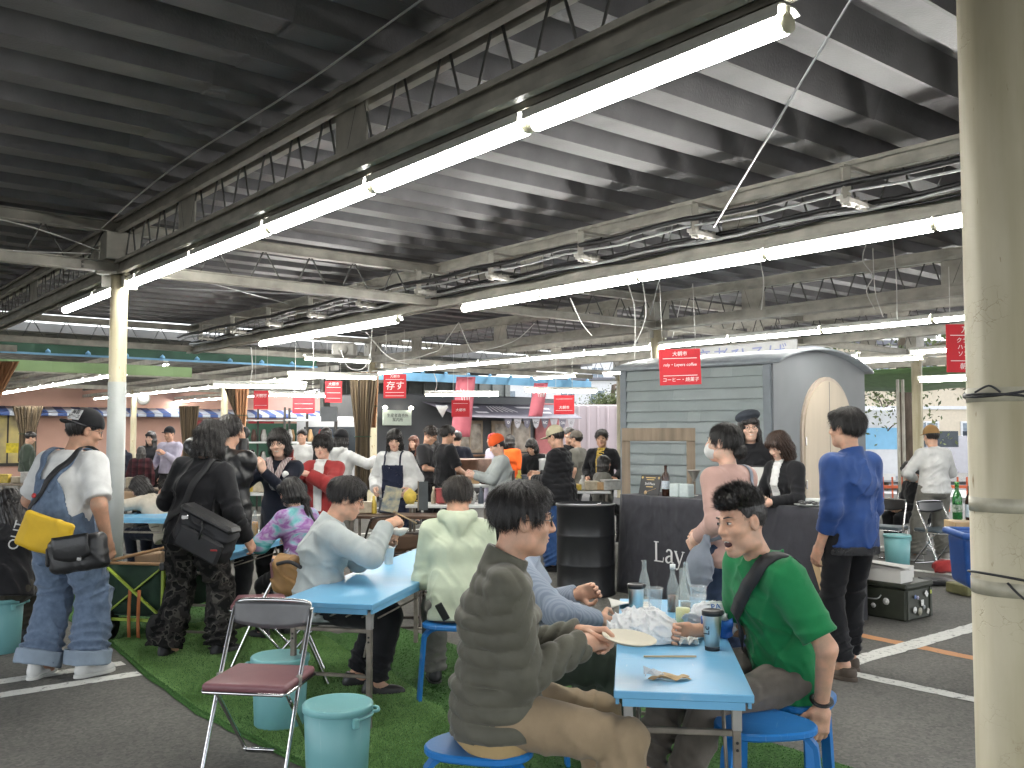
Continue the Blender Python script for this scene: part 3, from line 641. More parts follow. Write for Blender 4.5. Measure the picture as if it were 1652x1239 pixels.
# ---- skin and hair
SKINS = {}
def skin(i):
    cols = [(.60, .39, .285), (.56, .35, .245), (.66, .45, .345), (.43, .26, .175)]
    if i not in SKINS: SKINS[i] = mat('skin_%d' % i, cols[i], .52, var=.16, scale=22, bump=.14, bscale=220, sss=.06, spec=.4, col2=tuple(min(1, c * k) for c, k in zip(cols[i], (1.18, 1.02, .98))))
    return SKINS[i]
def hairmat(name, col): return mat('hair_' + name, col, .40, var=.65, scale=90, stretch=(1, 1, .12), bump=.3, bscale=120, spec=.5)
HAIRS = {'black': (.019, .016, .015), 'brown': (.045, .024, .016), 'soft': (.034, .027, .023), 'red': (.10, .035, .02), 'grey': (.06, .055, .05)}
EYEW = mat('eye_white', (.62, .58, .54), .3, var=0); EYED = mat('eye_dark', (.012, .008, .006), .25, var=0); LIP = mat('lip', (.42, .17, .14), .45, var=.1); MOUTH = mat('mouth_inside', (.06, .012, .012), .5, var=0); TEETH = mat('teeth', (.66, .63, .57), .3, var=0)
FRAME = mat('glasses_frame', (.02, .018, .016), .3, var=0); LENS = mat('glasses_lens', (.9, .92, .92), .05, var=0, trans=1.)

def head_sdf(P, mouth='closed', jaw=1.):
    d = ell(P, A3(0, -.014, .032), (.0755, .094, .098))
    d = smin(d, ell(P, A3(0, .024, -.035), (.061 * jaw, .068, .085)), .03)
    op = .016 if mouth == 'open' else 0
    d = smin(d, ell(P, A3(0, .058, -.098 - op), (.030 * jaw, .027, .022)), .03)
    for s in (-1, 1):
        d = smin(d, ell(P, A3(s * .045 * jaw, .005, -.075 - op * .6), (.022, .04, .024)), .03)      # jaw corners
        d = smin(d, ell(P, A3(s * .041, .058, -.028), (.024, .024, .02)), .02)                     # cheekbones
        d = smax(d, -ell(P, A3(s * .032, .101, .006), (.020, .014, .011)), .014)                    # eye sockets
        d = smin(d, rc(P, A3(s * .012, .086, .025), A3(s * .048, .073, .026), .0075, .006), .012)   # brow
        d = smin(d, ell(P, A3(s * .0315, .0795, .004), (.0145, .0125, .0105)), .004)                # lids
        e = ell(P, A3(s * .0785, -.004, -.006), (.009, .021, .033)); e = smax(e, -ell(P, A3(s * .088, .002, -.004), (.008, .011, .019)), .006)
        d = smin(d, e, .006)
    n = smin(rc(P, A3(0, .088, .016), A3(0, .108, -.026), .0075, .0115), ell(P, A3(0, .098, -.031), (.0185, .013, .009)), .008)
    d = smin(d, n, .012)
    if mouth == 'open':
        d = smin(d, ell(P, A3(0, .084, -.060), (.026, .012, .008)), .01); d = smin(d, ell(P, A3(0, .080, -.094), (.022, .012, .008)), .01)
        d = smax(d, -ell(P, A3(0, .092, -.077), (.019, .03, .0125)), .005)
    else:
        d = smin(d, ell(P, A3(0, .0855, -.0575), (.023, .0105, .0065)), .007); d = smin(d, ell(P, A3(0, .0845, -.0695), (.019, .0105, .007)), .007)
        d = smax(d, -rc(P, A3(-.021, .093, -.063), A3(.021, .093, -.063), .0022, .0022), .003)
    return d
def hair_sdf(P, style, seed=0, hv=1.):
    P = (P - A3(0, -.014, .03)) / hv + A3(0, -.014, .03)
    ph = seed * 1.7
    an = np.arctan2(P[:, 0], -P[:, 1]); r = .0022 * np.sin(an * 23 + ph + 9 * P[:, 2] * 4) + .0018 * np.sin(an * 41 + ph * 2 + P[:, 2] * 60) + .004 * np.sin(P[:, 0] * 37 + ph) * np.sin(P[:, 1] * 33 + P[:, 2] * 29)
    cap = ell(P, A3(0, -.017, .040), (.089, .108, .101)) + r
    face = ell(P, A3(0, .118, -.028), (.078, .075, .092))
    sweep = P[:, 2] - (-.012 + .55 * P[:, 1])
    if style == 'short':
        d = smax(cap, -sweep, .012); d = smax(d, -face, .012)
        d = smin(d, ell(P, A3(-.02, .06, .085), (.055, .035, .028)) + r, .02)
        for sg in (-1, 1): d = smax(d, -ell(P, A3(sg * .086, .004, -.016), (.026, .036, .040)), .008)
    elif style == 'fade':       # shaved sides, volume on top
        d = smax(ell(P, A3(0, -.016, .036), (.079, .098, .096)) + r * .2, -(P[:, 2] - (-.03 + .45 * P[:, 1])), .01); d = smax(d, -ell(P, A3(0, .125, -.02), (.078, .075, .088)), .01)
        d = smax(d, P[:, 1] - .028 - .30 * np.maximum(P[:, 2], 0), .006); d = smin(d, ell(P, A3(0, .0, .088), (.078, .096, .050)) + r * 1.6, .02)
    elif style in ('bowl', 'fringe'):
        d = smax(ell(P, A3(0, -.012, .034), (.095, .112, .104)) + r, -(P[:, 2] - (-.062 + .2 * P[:, 1])), .012); d = smax(d, -ell(P, A3(0, .12, -.075), (.07, .09, .085)), .01)
        d = smin(d, smax(rc(P, A3(-.05, .075, .045), A3(.05, .075, .045), .028, .028) + r, -(P[:, 2] - .022), .006), .015)
    elif style in ('bob', 'long', 'tail', 'mop'):
        zb = {'bob': -.125, 'long': -.26, 'tail': -.09, 'mop': -.105}[style]; fl = {'bob': .012, 'long': .02, 'tail': -.01, 'mop': .012}[style]
        d = cap; body = etube(P, [A3(0, -.02, .04), A3(0, -.028, -.05), A3(0, -.03, zb)], [(.09, .103), (.093 + fl * .3, .10), (.088 + fl, .085 + fl)], [A3(1, 0, 0)] * 3, cap=.25) + r * 1.3
        d = smin(d, body, .02); d = smax(d, -ell(P, A3(0, .135, -.07), (.068, .105, .125)), .014)
        d = smax(d, -smax(ell(P, A3(0, .03, -.16), (.06, .08, .11)), -P[:, 2] - .5, .01), .012)
        d = smin(d, smax(rc(P, A3(-.05, .07, .055), A3(.05, .07, .055), .027, .024) + r, -(P[:, 2] - .03), .006), .015)
        if style == 'mop': d = d - .006 * np.abs(np.sin(P[:, 0] * 60 + P[:, 2] * 40 + ph))
        if style == 'tail':
            d = smin(d, rc(P, A3(0, -.115, -.01), A3(.01, -.15, -.07), .022, .03) + r, .012); d = smin(d, rc(P, A3(.01, -.15, -.07), A3(.02, -.13, -.26), .03, .010) + r * 1.5, .015)
    elif style == 'bun':
        d = smax(ell(P, A3(0, -.017, .034), (.083, .103, .097)) + r * .7, -(P[:, 2] - (-.035 + .35 * P[:, 1])), .012); d = smax(d, -face, .012)
        d = smin(d, ell(P, A3(.0, -.115, -.055), (.042, .036, .036)) + r * 2, .012)
    elif style == 'curly':
        d = smax(ell(P, A3(0, -.008, .055), (.092, .108, .094)), -(P[:, 2] - (.0 + .4 * P[:, 1])), .012) - .009 * np.sin(P[:, 0] * 90 + ph) * np.sin(P[:, 1] * 85) * np.sin(P[:, 2] * 88); d = smax(d, -face, .012)
    else: d = smax(cap, -sweep, .012)
    return d
def strands(V, F, n_, L, wid, style, rng, zmax=None):
    """thin tapered locks lying on a hair mesh"""
    fv = V[F]; c = fv.mean(1); nn = np.cross(fv[:, 2] - fv[:, 0], fv[:, 3] - fv[:, 1]); ar = _ln(nn); nn /= ar[:, None] + 1e-12
    if style == 'fade': ar2 = ar * np.where(c[:, 2] > .055, 1, .8)
    else: ar2 = ar
    if zmax is not None: ar2 = ar2 * (c[:, 2] < zmax)
    i = rng.choice(len(F), n_, p=ar2 / ar2.sum()); p = c[i] + rng.normal(0, .002, (n_, 3)); q = nn[i]
    crown = A3(0, -.045, .135); fl = p - crown; fl[:, 2] -= .06; fl = fl + rng.normal(0, .014, (n_, 3))
    if style == 'fade': fl = q * .05 + A3(0, .05, .05) * (p[:, 2:3] > .055) + fl * (p[:, 2:3] <= .055) + rng.normal(0, .02, (n_, 3))
    if style in ('curly', 'mop'): fl = fl + rng.normal(0, .045, (n_, 3))
    t = fl - (fl * q).sum(1)[:, None] * q * (np.where(p[:, 2:3] > .055, .35, .95) if style == 'fade' else .92); t /= _ln(t)[:, None] + 1e-9
    s = np.cross(q, t); s /= _ln(s)[:, None] + 1e-9; l = L * rng.uniform(.45, 1.2, n_) * np.where(p[:, 1] > .055, .55, 1.) * np.where((p[:, 2] < .0) & (style in ('short', 'bun', 'curly', 'fade')), .35, 1.) * (np.where(p[:, 2] > .055, 1., .22) if style == 'fade' else 1.); w = wid * rng.uniform(.6, 1.3, n_)
    b = p + q * .0015; m_ = b + t * (l * .5)[:, None] + q * (.0018 * rng.uniform(.2, 1.6, n_))[:, None]; e = b + t * l[:, None] + (t * 0 + A3(0, 0, -1)) * (l * .15)[:, None] * (0 if style == 'fade' else 1)
    VV = np.stack([b - s * w[:, None], b + s * w[:, None], m_ - s * (w * .8)[:, None], m_ + s * (w * .8)[:, None], e - s * (w * .12)[:, None], e + s * (w * .12)[:, None], m_ + q * (w * .9)[:, None]], 1).reshape(-1, 3)
    k = np.arange(n_)[:, None] * 7
    return VV, np.concatenate([k + A3(0, 1, 3, 6).astype(int), k + A3(0, 6, 2, 2).astype(int), k + A3(2, 6, 5, 4).astype(int), k + A3(6, 3, 5, 5).astype(int)])

def hand_sdf(P, w, d, back, side, curl=.5, spread=.0, s=1., thumb=.6, fine=True):
    """palm and five fingers; w wrist, d pointing direction, back = back of the hand, side = +1/-1 thumb side along cross(d, back)"""
    d = nrm(d); back = np.asarray(back, float); back = nrm(back - (back @ d) * d); x = np.cross(d, back) * side
    M = np.stack([x, d, back], 1); q = (P - w) @ M / s
    o = rbox(q, A3(0, .048, 0), (.039, .047, .0135), .012); o = smin(o, rc(q, A3(0, -.02, 0), A3(0, .02, 0), .026, .027), .02)
    xs = (.029, .0095, -.010, -.0285); Ls = (.070, .078, .072, .056)
    for i in range(4):
        p = A3(xs[i], .086 - .004 * (i == 3), .001); a = 0.; L = Ls[i]; fan = (1.5 - i) * spread
        cu = curl * (1 + .12 * i) if not hasattr(curl, '__len__') else curl[i]
        for j, fr in enumerate((.46, .30, .24)):
            a += cu * (1.0, 1.15, .8)[j]; e = p + L * fr * A3(math.sin(fan) * math.cos(a), math.cos(a), -math.sin(a))
            ra = (.0098, .0088, .0080)[j] * (1 if i < 3 else .88); f = rc(q, p, e, ra, ra * .92)
            o = smin(o, f, .006 if j == 0 else .003); p = e
    p0 = A3(.030, .018, -.006); p1 = p0 + A3(.028, .030, -.012 - .018 * thumb); p2 = p1 + A3(.010 - .020 * thumb, .030, -.010 * thumb - .004); p3 = p2 + A3(-.004 - .016 * thumb, .024, -.008 * thumb)
    o = smin(o, rc(q, p0, p1, .0145, .0115), .012); o = smin(o, rc(q, p1, p2, .0108, .0098), .004); o = smin(o, rc(q, p2, p3, .0098, .0082), .003)
    return o * s

def person(label, loc, yaw, H=1.70, build=1., lod=1, sk=0, hair='short', hcol='black', pelvis=None, lean=0., side=0., twist=0., head=(0, 0, 0), hips=0.,
           hands=(None, None), poles=(None, None), hdir=(None, None), hback=(None, None), curl=(.45, .45), feet=None, knees=None, toe=(8, -8),
           top=None, bottom=None, shoes=None, mouth='closed', glasses=False, cap=None, belly=0., face=True, smile=False, seed=0, jaw=1., group=None, hair_len=1., hv=1., neck=0., hunch=0.):
    """one figure; local frame: faces +Y, its right hand at +X. hands/feet: wrist/ankle targets (left, right) in that frame"""
    t = thing('person', label, 'person', loc, yaw, group); s = H / 1.72; g = {}
    rng = np.random.default_rng(seed + 11)
    h_head, h_arm, h_cl = [(.0105, .0125, .017), (.0062, .0075, .0115), (.0042, .0052, .0078)][lod]
    pel = np.array(pelvis, float) if pelvis is not None else A3(0, 0, .525 * H)
    Rt = rotm(-lean, side, 0); up = Rt @ A3(0, 0, 1); Rs = Rt @ rotm(0, 0, twist); Rh0 = rotm(0, 0, hips)
    sx_p = Rh0 @ A3(1, 0, 0); sx_c = Rs @ A3(1, 0, 0); fw_c = Rs @ A3(0, 1, 0)
    up2 = nrm(up + Rt @ A3(0, hunch, 0))
    waist = pel + up * .135 * s; chest = waist + nrm(up + up2) * .172 * s; nb = chest + up2 * .175 * s
    g['pel'], g['chest'], g['neck'] = pel, chest, nb
    shw = .160 * s * build ** .6
    S = [nb - up2 * .060 * s - sx_c * shw, nb - up2 * .060 * s + sx_c * shw]
    Hm = rotm(-head[1], head[2], head[0]); hc = nb + nrm(up2 + A3(0, .28 + neck, .55)) * .116 * s + Hm @ A3(0, .018, .055) * s
    g['head'], g['hm'] = hc, Hm
    def hl(P): return (P - hc) @ Hm / s
    ua, fa = .285 * s, .25 * s; W = [None, None]; E = [None, None]
    for i, sg in enumerate((-1, 1)):
        tgt = hands[i]
        tgt = S[i] + sg * sx_c * .07 * s + A3(0, .03, -.515 * s) if tgt is None else np.array(tgt, float)
        pole = poles[i] if poles[i] is not None else sx_c * sg * .5 - fw_c * .8 - up * .35
        E[i], W[i] = ik(S[i], tgt, ua, fa, pole)
    HP = [pel - sx_p * .088 * s + A3(0, 0, -.01), pel + sx_p * .088 * s + A3(0, 0, -.01)]; K = [None] * 2; AN = [None] * 2
    th, sh = .248 * H, .235 * H
    for i, sg in enumerate((-1, 1)):
        ft = A3(sg * .10 * s, 0, .085 * s) if feet is None else np.array(feet[i], float)
        if len(ft) == 2: ft = A3(ft[0], ft[1], .085 * s)
        kp = knees[i] if knees is not None else Rh0 @ A3(sg * .15, 1, .25)
        K[i], AN[i] = ik(HP[i], ft, th, sh, kp)
    g.update(S=S, E=E, W=W, K=K, A=AN)
    b = build
    tor = [pel - up * .03 * s, waist, chest, nb - up2 * .06 * s]
    # ---- body: head, neck and shoulders, each arm with its hand, legs
    def sd_head(P):
        d = head_sdf(hl(P), mouth, jaw) * s
        d = smin(d, rc(P, hc + Hm @ A3(0, -.022, -.055) * s, nb + up2 * -.01, .051 * s * b ** .5, .057 * s * b ** .5), .03)
        return smin(d, etube(P, [chest, nb - up2 * .055 * s], [(.13 * s, .08 * s), (.12 * s, .06 * s)], [sx_c, sx_c]), .03)
    parts = [net(sd_head, np.minimum(hc, chest) - .15 * s, np.maximum(hc, chest) + .17 * s, h_head)]
    for i, sg in enumerate((-1, 1)):
        fd = nrm(W[i] - E[i]); hd = nrm(hdir[i]) if hdir[i] is not None else fd
        bk = hback[i] if hback[i] is not None else sx_c * sg
        def sd_arm(P):
            d = smin(rc(P, S[i], E[i], .052 * s * b, .041 * s * b), rc(P, E[i], W[i], .042 * s * b, .028 * s * b ** .5), .02)
            x_ = np.cross(hd, np.asarray(bk, float)); sd_ = 1 if (x_ @ (fw_c if hback[i] is None else fw_c + .001)) >= 0 else -1
            if hback[i] is not None: sd_ = sg * -1 if True else sd_
            return smin(d, hand_sdf(P, W[i] + hd * .012, hd, bk, sd_, curl[i], .03, s), .012)
        pts = np.stack([S[i], E[i], W[i], W[i] + hd * .2 * s]); parts.append(net(sd_arm, pts.min(0) - .08, pts.max(0) + .08, h_arm))
        def sd_leg(P): return smin(rc(P, HP[i], K[i], .075 * s * b, .052 * s * b), smin(rc(P, K[i], AN[i], .054 * s, .036 * s), rc(P, AN[i], AN[i] + A3(0, .1, -.05) * s, .038 * s, .03 * s), .02), .02)
        pts = np.stack([HP[i], K[i], AN[i]]); parts.append(net(sd_leg, pts.min(0) - .12, pts.max(0) + .12, .02))
    body = link('body', np_mesh('body', parts), skin(sk), t)
    def hp_part(name, m_, fn, par=body, h=.0035, lo=(-.12, -.16, -.16), hi=(.12, .15, .18)):
        V, F = net(fn, A3(*lo), A3(*hi), h); V = (V * s) @ Hm.T + hc; return link(name, np_mesh(name, [(V, F)]), m_, par)
    HM = hairmat(hcol, HAIRS[hcol])
    if face:
        for sg in (-1, 1):
            if lod == 2:
                hp_part('eye', EYEW, lambda P: ell(P, A3(sg * .032, .0835, .0045), (.0125, .0095, .0052)), h=.0014, lo=(sg * .032 - .02, .065, -.01), hi=(sg * .032 + .02, .105, .02))
                hp_part('iris', EYED, lambda P: ell(P, A3(sg * .0315, .0900, .0045), (.0056, .0045, .0048)), h=.0012, lo=(sg * .032 - .012, .08, -.006), hi=(sg * .032 + .012, .1, .014))
                hp_part('eyelid', HM, lambda P: smin(rc(P, A3(sg * .0195, .0895, .0082), A3(sg * .031, .0935, .0108), .0013, .0018), rc(P, A3(sg * .031, .0935, .0108), A3(sg * .0455, .0845, .0072), .0018, .0012), .002), h=.0012, lo=(min(sg * .018, sg * .047) - .004, .075, .0), hi=(max(sg * .018, sg * .047) + .004, .1, .016))
            else:
                hp_part('eye', EYED, lambda P: ell(P, A3(sg * .032, .088, .005), (.0135, .007, .0042)), h=.0018, lo=(sg * .032 - .02, .07, -.008), hi=(sg * .032 + .02, .1, .018))
            hp_part('eyebrow', HM, lambda P: smin(rc(P, A3(sg * .015, .0945, .0275), A3(sg * .036, .0895, .0305), .0030, .0028), rc(P, A3(sg * .036, .0895, .0305), A3(sg * .052, .0765, .026), .0028, .0016), .004), h=.0022, lo=(min(sg * .012, sg * .056) - .006, .066, .016), hi=(max(sg * .012, sg * .056) + .006, .104, .042))
        if lod == 0: pass
        elif mouth == 'open':
            hp_part('mouth', MOUTH, lambda P: ell(P, A3(0, .078, -.077), (.021, .016, .0145)), h=.0025, lo=(-.03, .05, -.1), hi=(.03, .1, -.05)); hp_part('teeth', TEETH, lambda P: rbox(P, A3(0, .0865, -.0665), (.014, .0035, .0035), .002), h=.0016, lo=(-.02, .07, -.08), hi=(.02, .1, -.055))
        elif smile:
            hp_part('teeth', TEETH, lambda P: smax(ell(P, A3(0, .0905, -.0585), (.0215, .0055, .0085)), P[:, 2] + .0585, .001), h=.0018, lo=(-.03, .07, -.08), hi=(.03, .11, -.045)); hp_part('mouth', LIP, lambda P: rc(P, A3(-.02, .0895, -.0585), A3(.02, .0895, -.0585), .003, .003), h=.0018, lo=(-.03, .07, -.08), hi=(.03, .11, -.045))
        else:
            hp_part('mouth', LIP, lambda P: smin(ell(P, A3(0, .0875, -.058), (.0205, .0105, .0048)), ell(P, A3(0, .0865, -.0685), (.0165, .0105, .0052)), .002), h=.0022, lo=(-.03, .06, -.085), hi=(.03, .11, -.045))
    if hair:
        lo, hi = A3(-.15, -.20, -.30 if hair in ('long', 'tail') else -.16), A3(.15, .13, .17)
        V, F = net((lambda P: smax(hair_sdf(P, hair, seed, hv), P[:, 2] - {'beret': .10, 'scarf': .03}.get(cap[0], .036) - (.0 if cap[0] != 'beanie' else -.0), .004)) if cap else (lambda P: hair_sdf(P, hair, seed, hv)), lo, hi, (.008, .0058, .0045)[lod]); ps = [(V, F)]
        k = (0, 1200, 7500)[lod]
        if cap: k = k // 5
        if k: ps.append(strands(V, F, k, (.032 if hair == 'fade' else .046) * hair_len, (.0024, .0018, .0009)[lod], hair, rng, -.01 if cap else None))
        ps = [((v * s) @ Hm.T + hc, f) for v, f in ps]; link('hair', np_mesh('hair', ps), HM, t)
    if glasses:
        bm = MB(); ln_ = MB()
        for sg in (-1, 1):
            c = [Hm @ A3(sg * .0335 + .0225 * math.cos(a), .1015 - .012 * abs(math.cos(a)) * (1 if math.cos(a) * sg > 0 else .1), .003 + .0185 * math.sin(a)) * s + hc for a in np.arange(0, 2 * PI, PI / 9)]
            bm.tube(c, .0015 * s, 6, closed=True); bm.tube([Hm @ A3(sg * .056, .090, .008) * s + hc, Hm @ A3(sg * .079, .04, .008) * s + hc, Hm @ A3(sg * .082, -.005, .004) * s + hc, Hm @ A3(sg * .080, -.018, -.012) * s + hc], .0016 * s, 6)
        bm.tube([Hm @ A3(-.011, .103, .006) * s + hc, Hm @ A3(.011, .103, .006) * s + hc], .0015 * s, 6); bm.obj('glasses', FRAME, t)
    if cap:
        kind, cm, yawc = cap; Mz = rotm(0, 0, yawc)
        def cp(P):
            q = P @ Mz
            if kind == 'beanie': d = smax(ell(P, A3(0, -.02, .055), (.096, .114, .108)) - .004 * np.abs(np.sin(np.arctan2(P[:, 0], P[:, 1]) * 24)), -(P[:, 2] - .035 + .25 * P[:, 1]), .008); return smin(d, etube(P, [A3(0, -.02, .035 - .0), A3(0, -.018, .07)], [(.094, .112), (.094, .112)], [A3(1, 0, 0)] * 2, cap=.05), .006)
            if kind == 'beret': d = ell(P, A3(.0, -.03, .10), (.115, .125, .058), rotm(14, 6, 0)); return smin(d, smax(ell(P, A3(0, -.02, .045), (.092, .110, .09)), -(P[:, 2] - .06 + .3 * P[:, 1]), .008), .02)
            if kind == 'scarf': return smax(ell(P, A3(0, -.02, .04), (.092, .112, .102)), -(P[:, 2] - .02 + .3 * P[:, 1]), .01)
            d = smax(ell(q, A3(0, -.008, .042), (.094, .113, .108)), -(q[:, 2] - .030), .006)
            br = smax(smax(ell(q, A3(0, .095, .040), (.078, .105, .060)), np.abs(q[:, 2] - .040 + 3.2 * q[:, 0] ** 2) - .0035, .003), -(q[:, 1] - .02), .004)
            return smin(smin(d, br, .004), ell(q, A3(0, -.008, .150), (.008, .008, .004)), .004)
        hp_part('cap', cm, cp, t, h=(.007, .0045, .0035)[lod], lo=(-.22, -.22, -.05), hi=(.22, .22, .18))
    # ---- top
    if top:
        lo_ = top.get('loose', .012); sl = top.get('sleeve', 1.); hem = top.get('hem', -.06); puff = top.get('puffer'); fd_ = top.get('fold', .0105); sr = top.get('sr', 1.)
        lw = lo_ * .8; wd = [(.140 * s * b + lw, .102 * s * b + lw + belly * .7), (.131 * s * b + lw, .095 * s * b + lw + belly), (.149 * s * b + lw, .108 * s * b + lw + belly * .3), (.138 * s * b + lw, .078 * s * b + lw)]
        tp = [pel + up * (hem - .05), waist, chest, nb - up2 * .062 * s]
        def sd_top(P):
            d = etube(P, tp, wd, [sx_p, (sx_p + sx_c) / 2, sx_c, sx_c], cap=.75, k=.05)
            d = smin(d, etube(P, [S[0] - 0 * up, S[1]], [(.048 * s + lo_ * .5, .044 * s + lo_ * .35)] * 2, [fw_c, fw_c], cap=.8), .045)
            for i in (0, 1): d = smin(d, rc(P, nb - up2 * .012 * s - fw_c * .01, S[i] + up2 * .004, .042 * s + lo_ * .3, .044 * s + lo_ * .35), .03)
            if bottom and not top.get('tuck'):
                bl = max(lo_ * .8, bottom.get('loose', .015)) + (.018 if not puff else .036)
                d = smin(d, etube(P, [pel - up * .10 * s, pel + up * .08 * s], [(.142 * s * b + bl, .106 * s * b + bl + belly * .6), (.130 * s * b + bl, .095 * s * b + bl + belly * .8)], [sx_p, sx_p], cap=.5), .04)
            if puff: ax = (P - pel) @ up; d = d - .017 * (np.abs(np.sin(PI * (ax + .06 * np.abs((P - pel) @ sx_c)) / .062)) ** .45 - .74) - .004 * np.sin(ax * 60 + 30 * ((P - pel) @ sx_c)) * np.sin(45 * ((P - pel) @ sx_c))
            if top.get('nofold') is None: d = d + folds(P, fd_, seed + 3)
            d = smax(d, -plane(P, pel + up * hem, up), .006)
            for i in (0, 1):
                if sl <= 0: break
                eE = S[i] + (E[i] - S[i]) * min(1, sl * 2) if sl < .5 else E[i]
                wv = (fd_ * .38, .062 * s, seed + i, .45, 1.25) if not puff else None
                r0, r1, r2 = (.052 * s * b ** .7 + lo_ * .50) * sr, (.043 * s * b ** .7 + lo_ * .55) * sr, (.031 * s + lo_ * .5) * sr
                if top.get('wide'): r1 += .018; r2 += .014
                a_ = rc(P, S[i], eE, r0, r1, wv)
                if sl < .5: a_ = smax(a_, plane(P, eE, eE - S[i]), .005)
                else:
                    wE = E[i] + (W[i] - E[i]) * min(1., (sl - .5) * 2) ; f_ = rc(P, E[i], wE, r1, r2, (fd_ * .42, .052 * s, seed + i * 2, -.25, .75) if not puff else None); f_ = smax(f_, plane(P, wE, wE - E[i]), .005)
                    a_ = smin(a_, f_, .02)
                if puff:
                    u1 = np.clip((P - S[i]) @ nrm(E[i] - S[i]), 0, ua); u2 = np.clip((P - E[i]) @ nrm(W[i] - E[i]), 0, fa); a_ = a_ - .015 * (np.abs(np.sin(PI * (u1 + u2) / .064)) ** .45 - .74)
                d = smin(d, a_, .042)
            nk = hc + Hm @ A3(0, -.02, -.055) * s
            if top.get('hood'):
                bk_ = -fw_c; hd_ = smin(rc(P, nb + bk_ * .075 * s + up * .04 - sx_c * .085, nb + bk_ * .115 * s - up * .01, .040, .045), rc(P, nb + bk_ * .115 * s - up * .01, nb + bk_ * .075 * s + up * .04 + sx_c * .085, .045, .040), .03)
                hd_ = smin(hd_, rc(P, nb + bk_ * .115 * s, nb + bk_ * .128 * s - up * .15 * s, .06, .03), .05); hd_ = smin(hd_, rc(P, nb - sx_c * .09 + up * .035, nb - sx_c * .05 + fw_c * .075 - up * .03, .035, .02), .03); hd_ = smin(hd_, rc(P, nb + sx_c * .09 + up * .035, nb + sx_c * .05 + fw_c * .075 - up * .03, .035, .02), .03)
                d = smin(d, hd_ + folds(P, .005, seed + 9, 1.3), .012); d = smax(d, -rc(P, nb - up2 * .02, nk, .058 * s, .06 * s), .01)
            if top.get('collar'):
                ch_ = top['collar']; c_ = rc(P, nb - up2 * .02 * s - fw_c * .01, nb + (nk - nb) * .8 + up2 * ch_ * .3, .082 * s * b ** .4, .076 * s * b ** .4); c_ = smax(c_, plane(P, nb + up2 * ch_ - fw_c * .01, up2 + fw_c * .35), .004); d = smin(d, c_, .010); d = smax(d, -rc(P, nb + up2 * .0, nk, .060 * s * b ** .4, .062 * s * b ** .4), .004)
            else:
                d = smin(d, smax(etube(P, [nb - up2 * .055 * s, nb + up2 * .004 * s - fw_c * .008], [(.105 * s, .08 * s), (.068 * s * b ** .4, .066 * s * b ** .4)], [sx_c, sx_c], cap=.2), plane(P, nb + up2 * .002 * s, up2 - fw_c * .45), .004), .025)
            return d
        q = np.stack(S + E + W + [pel, nb, pel + up * hem]); o = sdf_obj(top.get('name', 'shirt'), top['m'], t, sd_top, q.min(0) - .22, q.max(0) + .2, h_cl)
        if top.get('label'): o['label'] = top['label']
        g['sd_top'] = sd_top
    # ---- bottom
    if bottom:
        lo_ = bottom.get('loose', .015); ln_ = bottom.get('len', 1.); fd_ = bottom.get('fold', .009)
        def sd_bot(P):
            d = etube(P, [pel - up * .06 * s, pel + up * bottom.get('rise', .09) * s], [(.141 * s * b + lo_, .106 * s * b + lo_ + belly * .6), (.130 * s * b + lo_, .095 * s * b + lo_ + belly * .8)], [sx_p, sx_p], cap=.5)
            if top and not top.get('tuck') and not bottom.get('over'): d = smax(d, plane(P, pel + up * (top.get('hem', -.06) + .05), up), .004)
            for i in (0, 1):
                l_ = rc(P, HP[i], K[i], .080 * s * b + lo_ * .85, .057 * s * b + lo_ * .85, (fd_ * .7, .07 * s, seed + i, .55, 1.3))
                e_ = K[i] + (AN[i] - K[i]) * ln_ ; w2 = bottom.get('hemr', .05) * s
                l2 = rc(P, K[i], e_, .058 * s * b + lo_ * .85, w2 + lo_ * .85, (fd_ * 1.1, .052 * s, seed + 4 + i, .35, 1.3)); l2 = smax(l2, plane(P, e_, e_ - K[i]), .005)
                d = smin(d, smin(l_, l2, .02), .022)
            if bottom.get('skirt'): d = smin(d, smax(etube(P, [pel + up * .05, A3(pel[0], pel[1], bottom['skirt'])], [(.16 * s, .12 * s), (.23 * s, .19 * s)], [sx_p, sx_p], cap=.1), -(P[:, 2] - bottom['skirt']), .005) - .008 * np.sin(np.arctan2(P[:, 0] - pel[0], P[:, 1] - pel[1]) * 11), .03)
            return d + folds(P, fd_ * .8, seed + 5)
        q = np.stack(HP + K + AN + [pel]); sdf_obj(bottom.get('name', 'trousers'), bottom['m'], t, sd_bot, q.min(0) - .2, q.max(0) + .2, h_cl * (1.15 if lod == 2 else 1))
        if bottom.get('cuff'):
            for i in (0, 1):
                e_ = K[i] + (AN[i] - K[i]) * ln_; ax = nrm(AN[i] - K[i]); w2 = bottom.get('hemr', .05) * s + lo_
                sdf_obj('cuff', bottom['cuff'], t, lambda P: smax(smax(rc(P, e_ - ax * .2, e_ + ax * .2, w2 + .010, w2 + .010), np.abs((P - e_) @ ax + .02) - .048, .008), -rc(P, e_ - ax * .2, e_ + ax * .2, w2 - .02, w2 - .02), .004) + folds(P, .004, seed), e_ - .2, e_ + .2, h_cl)
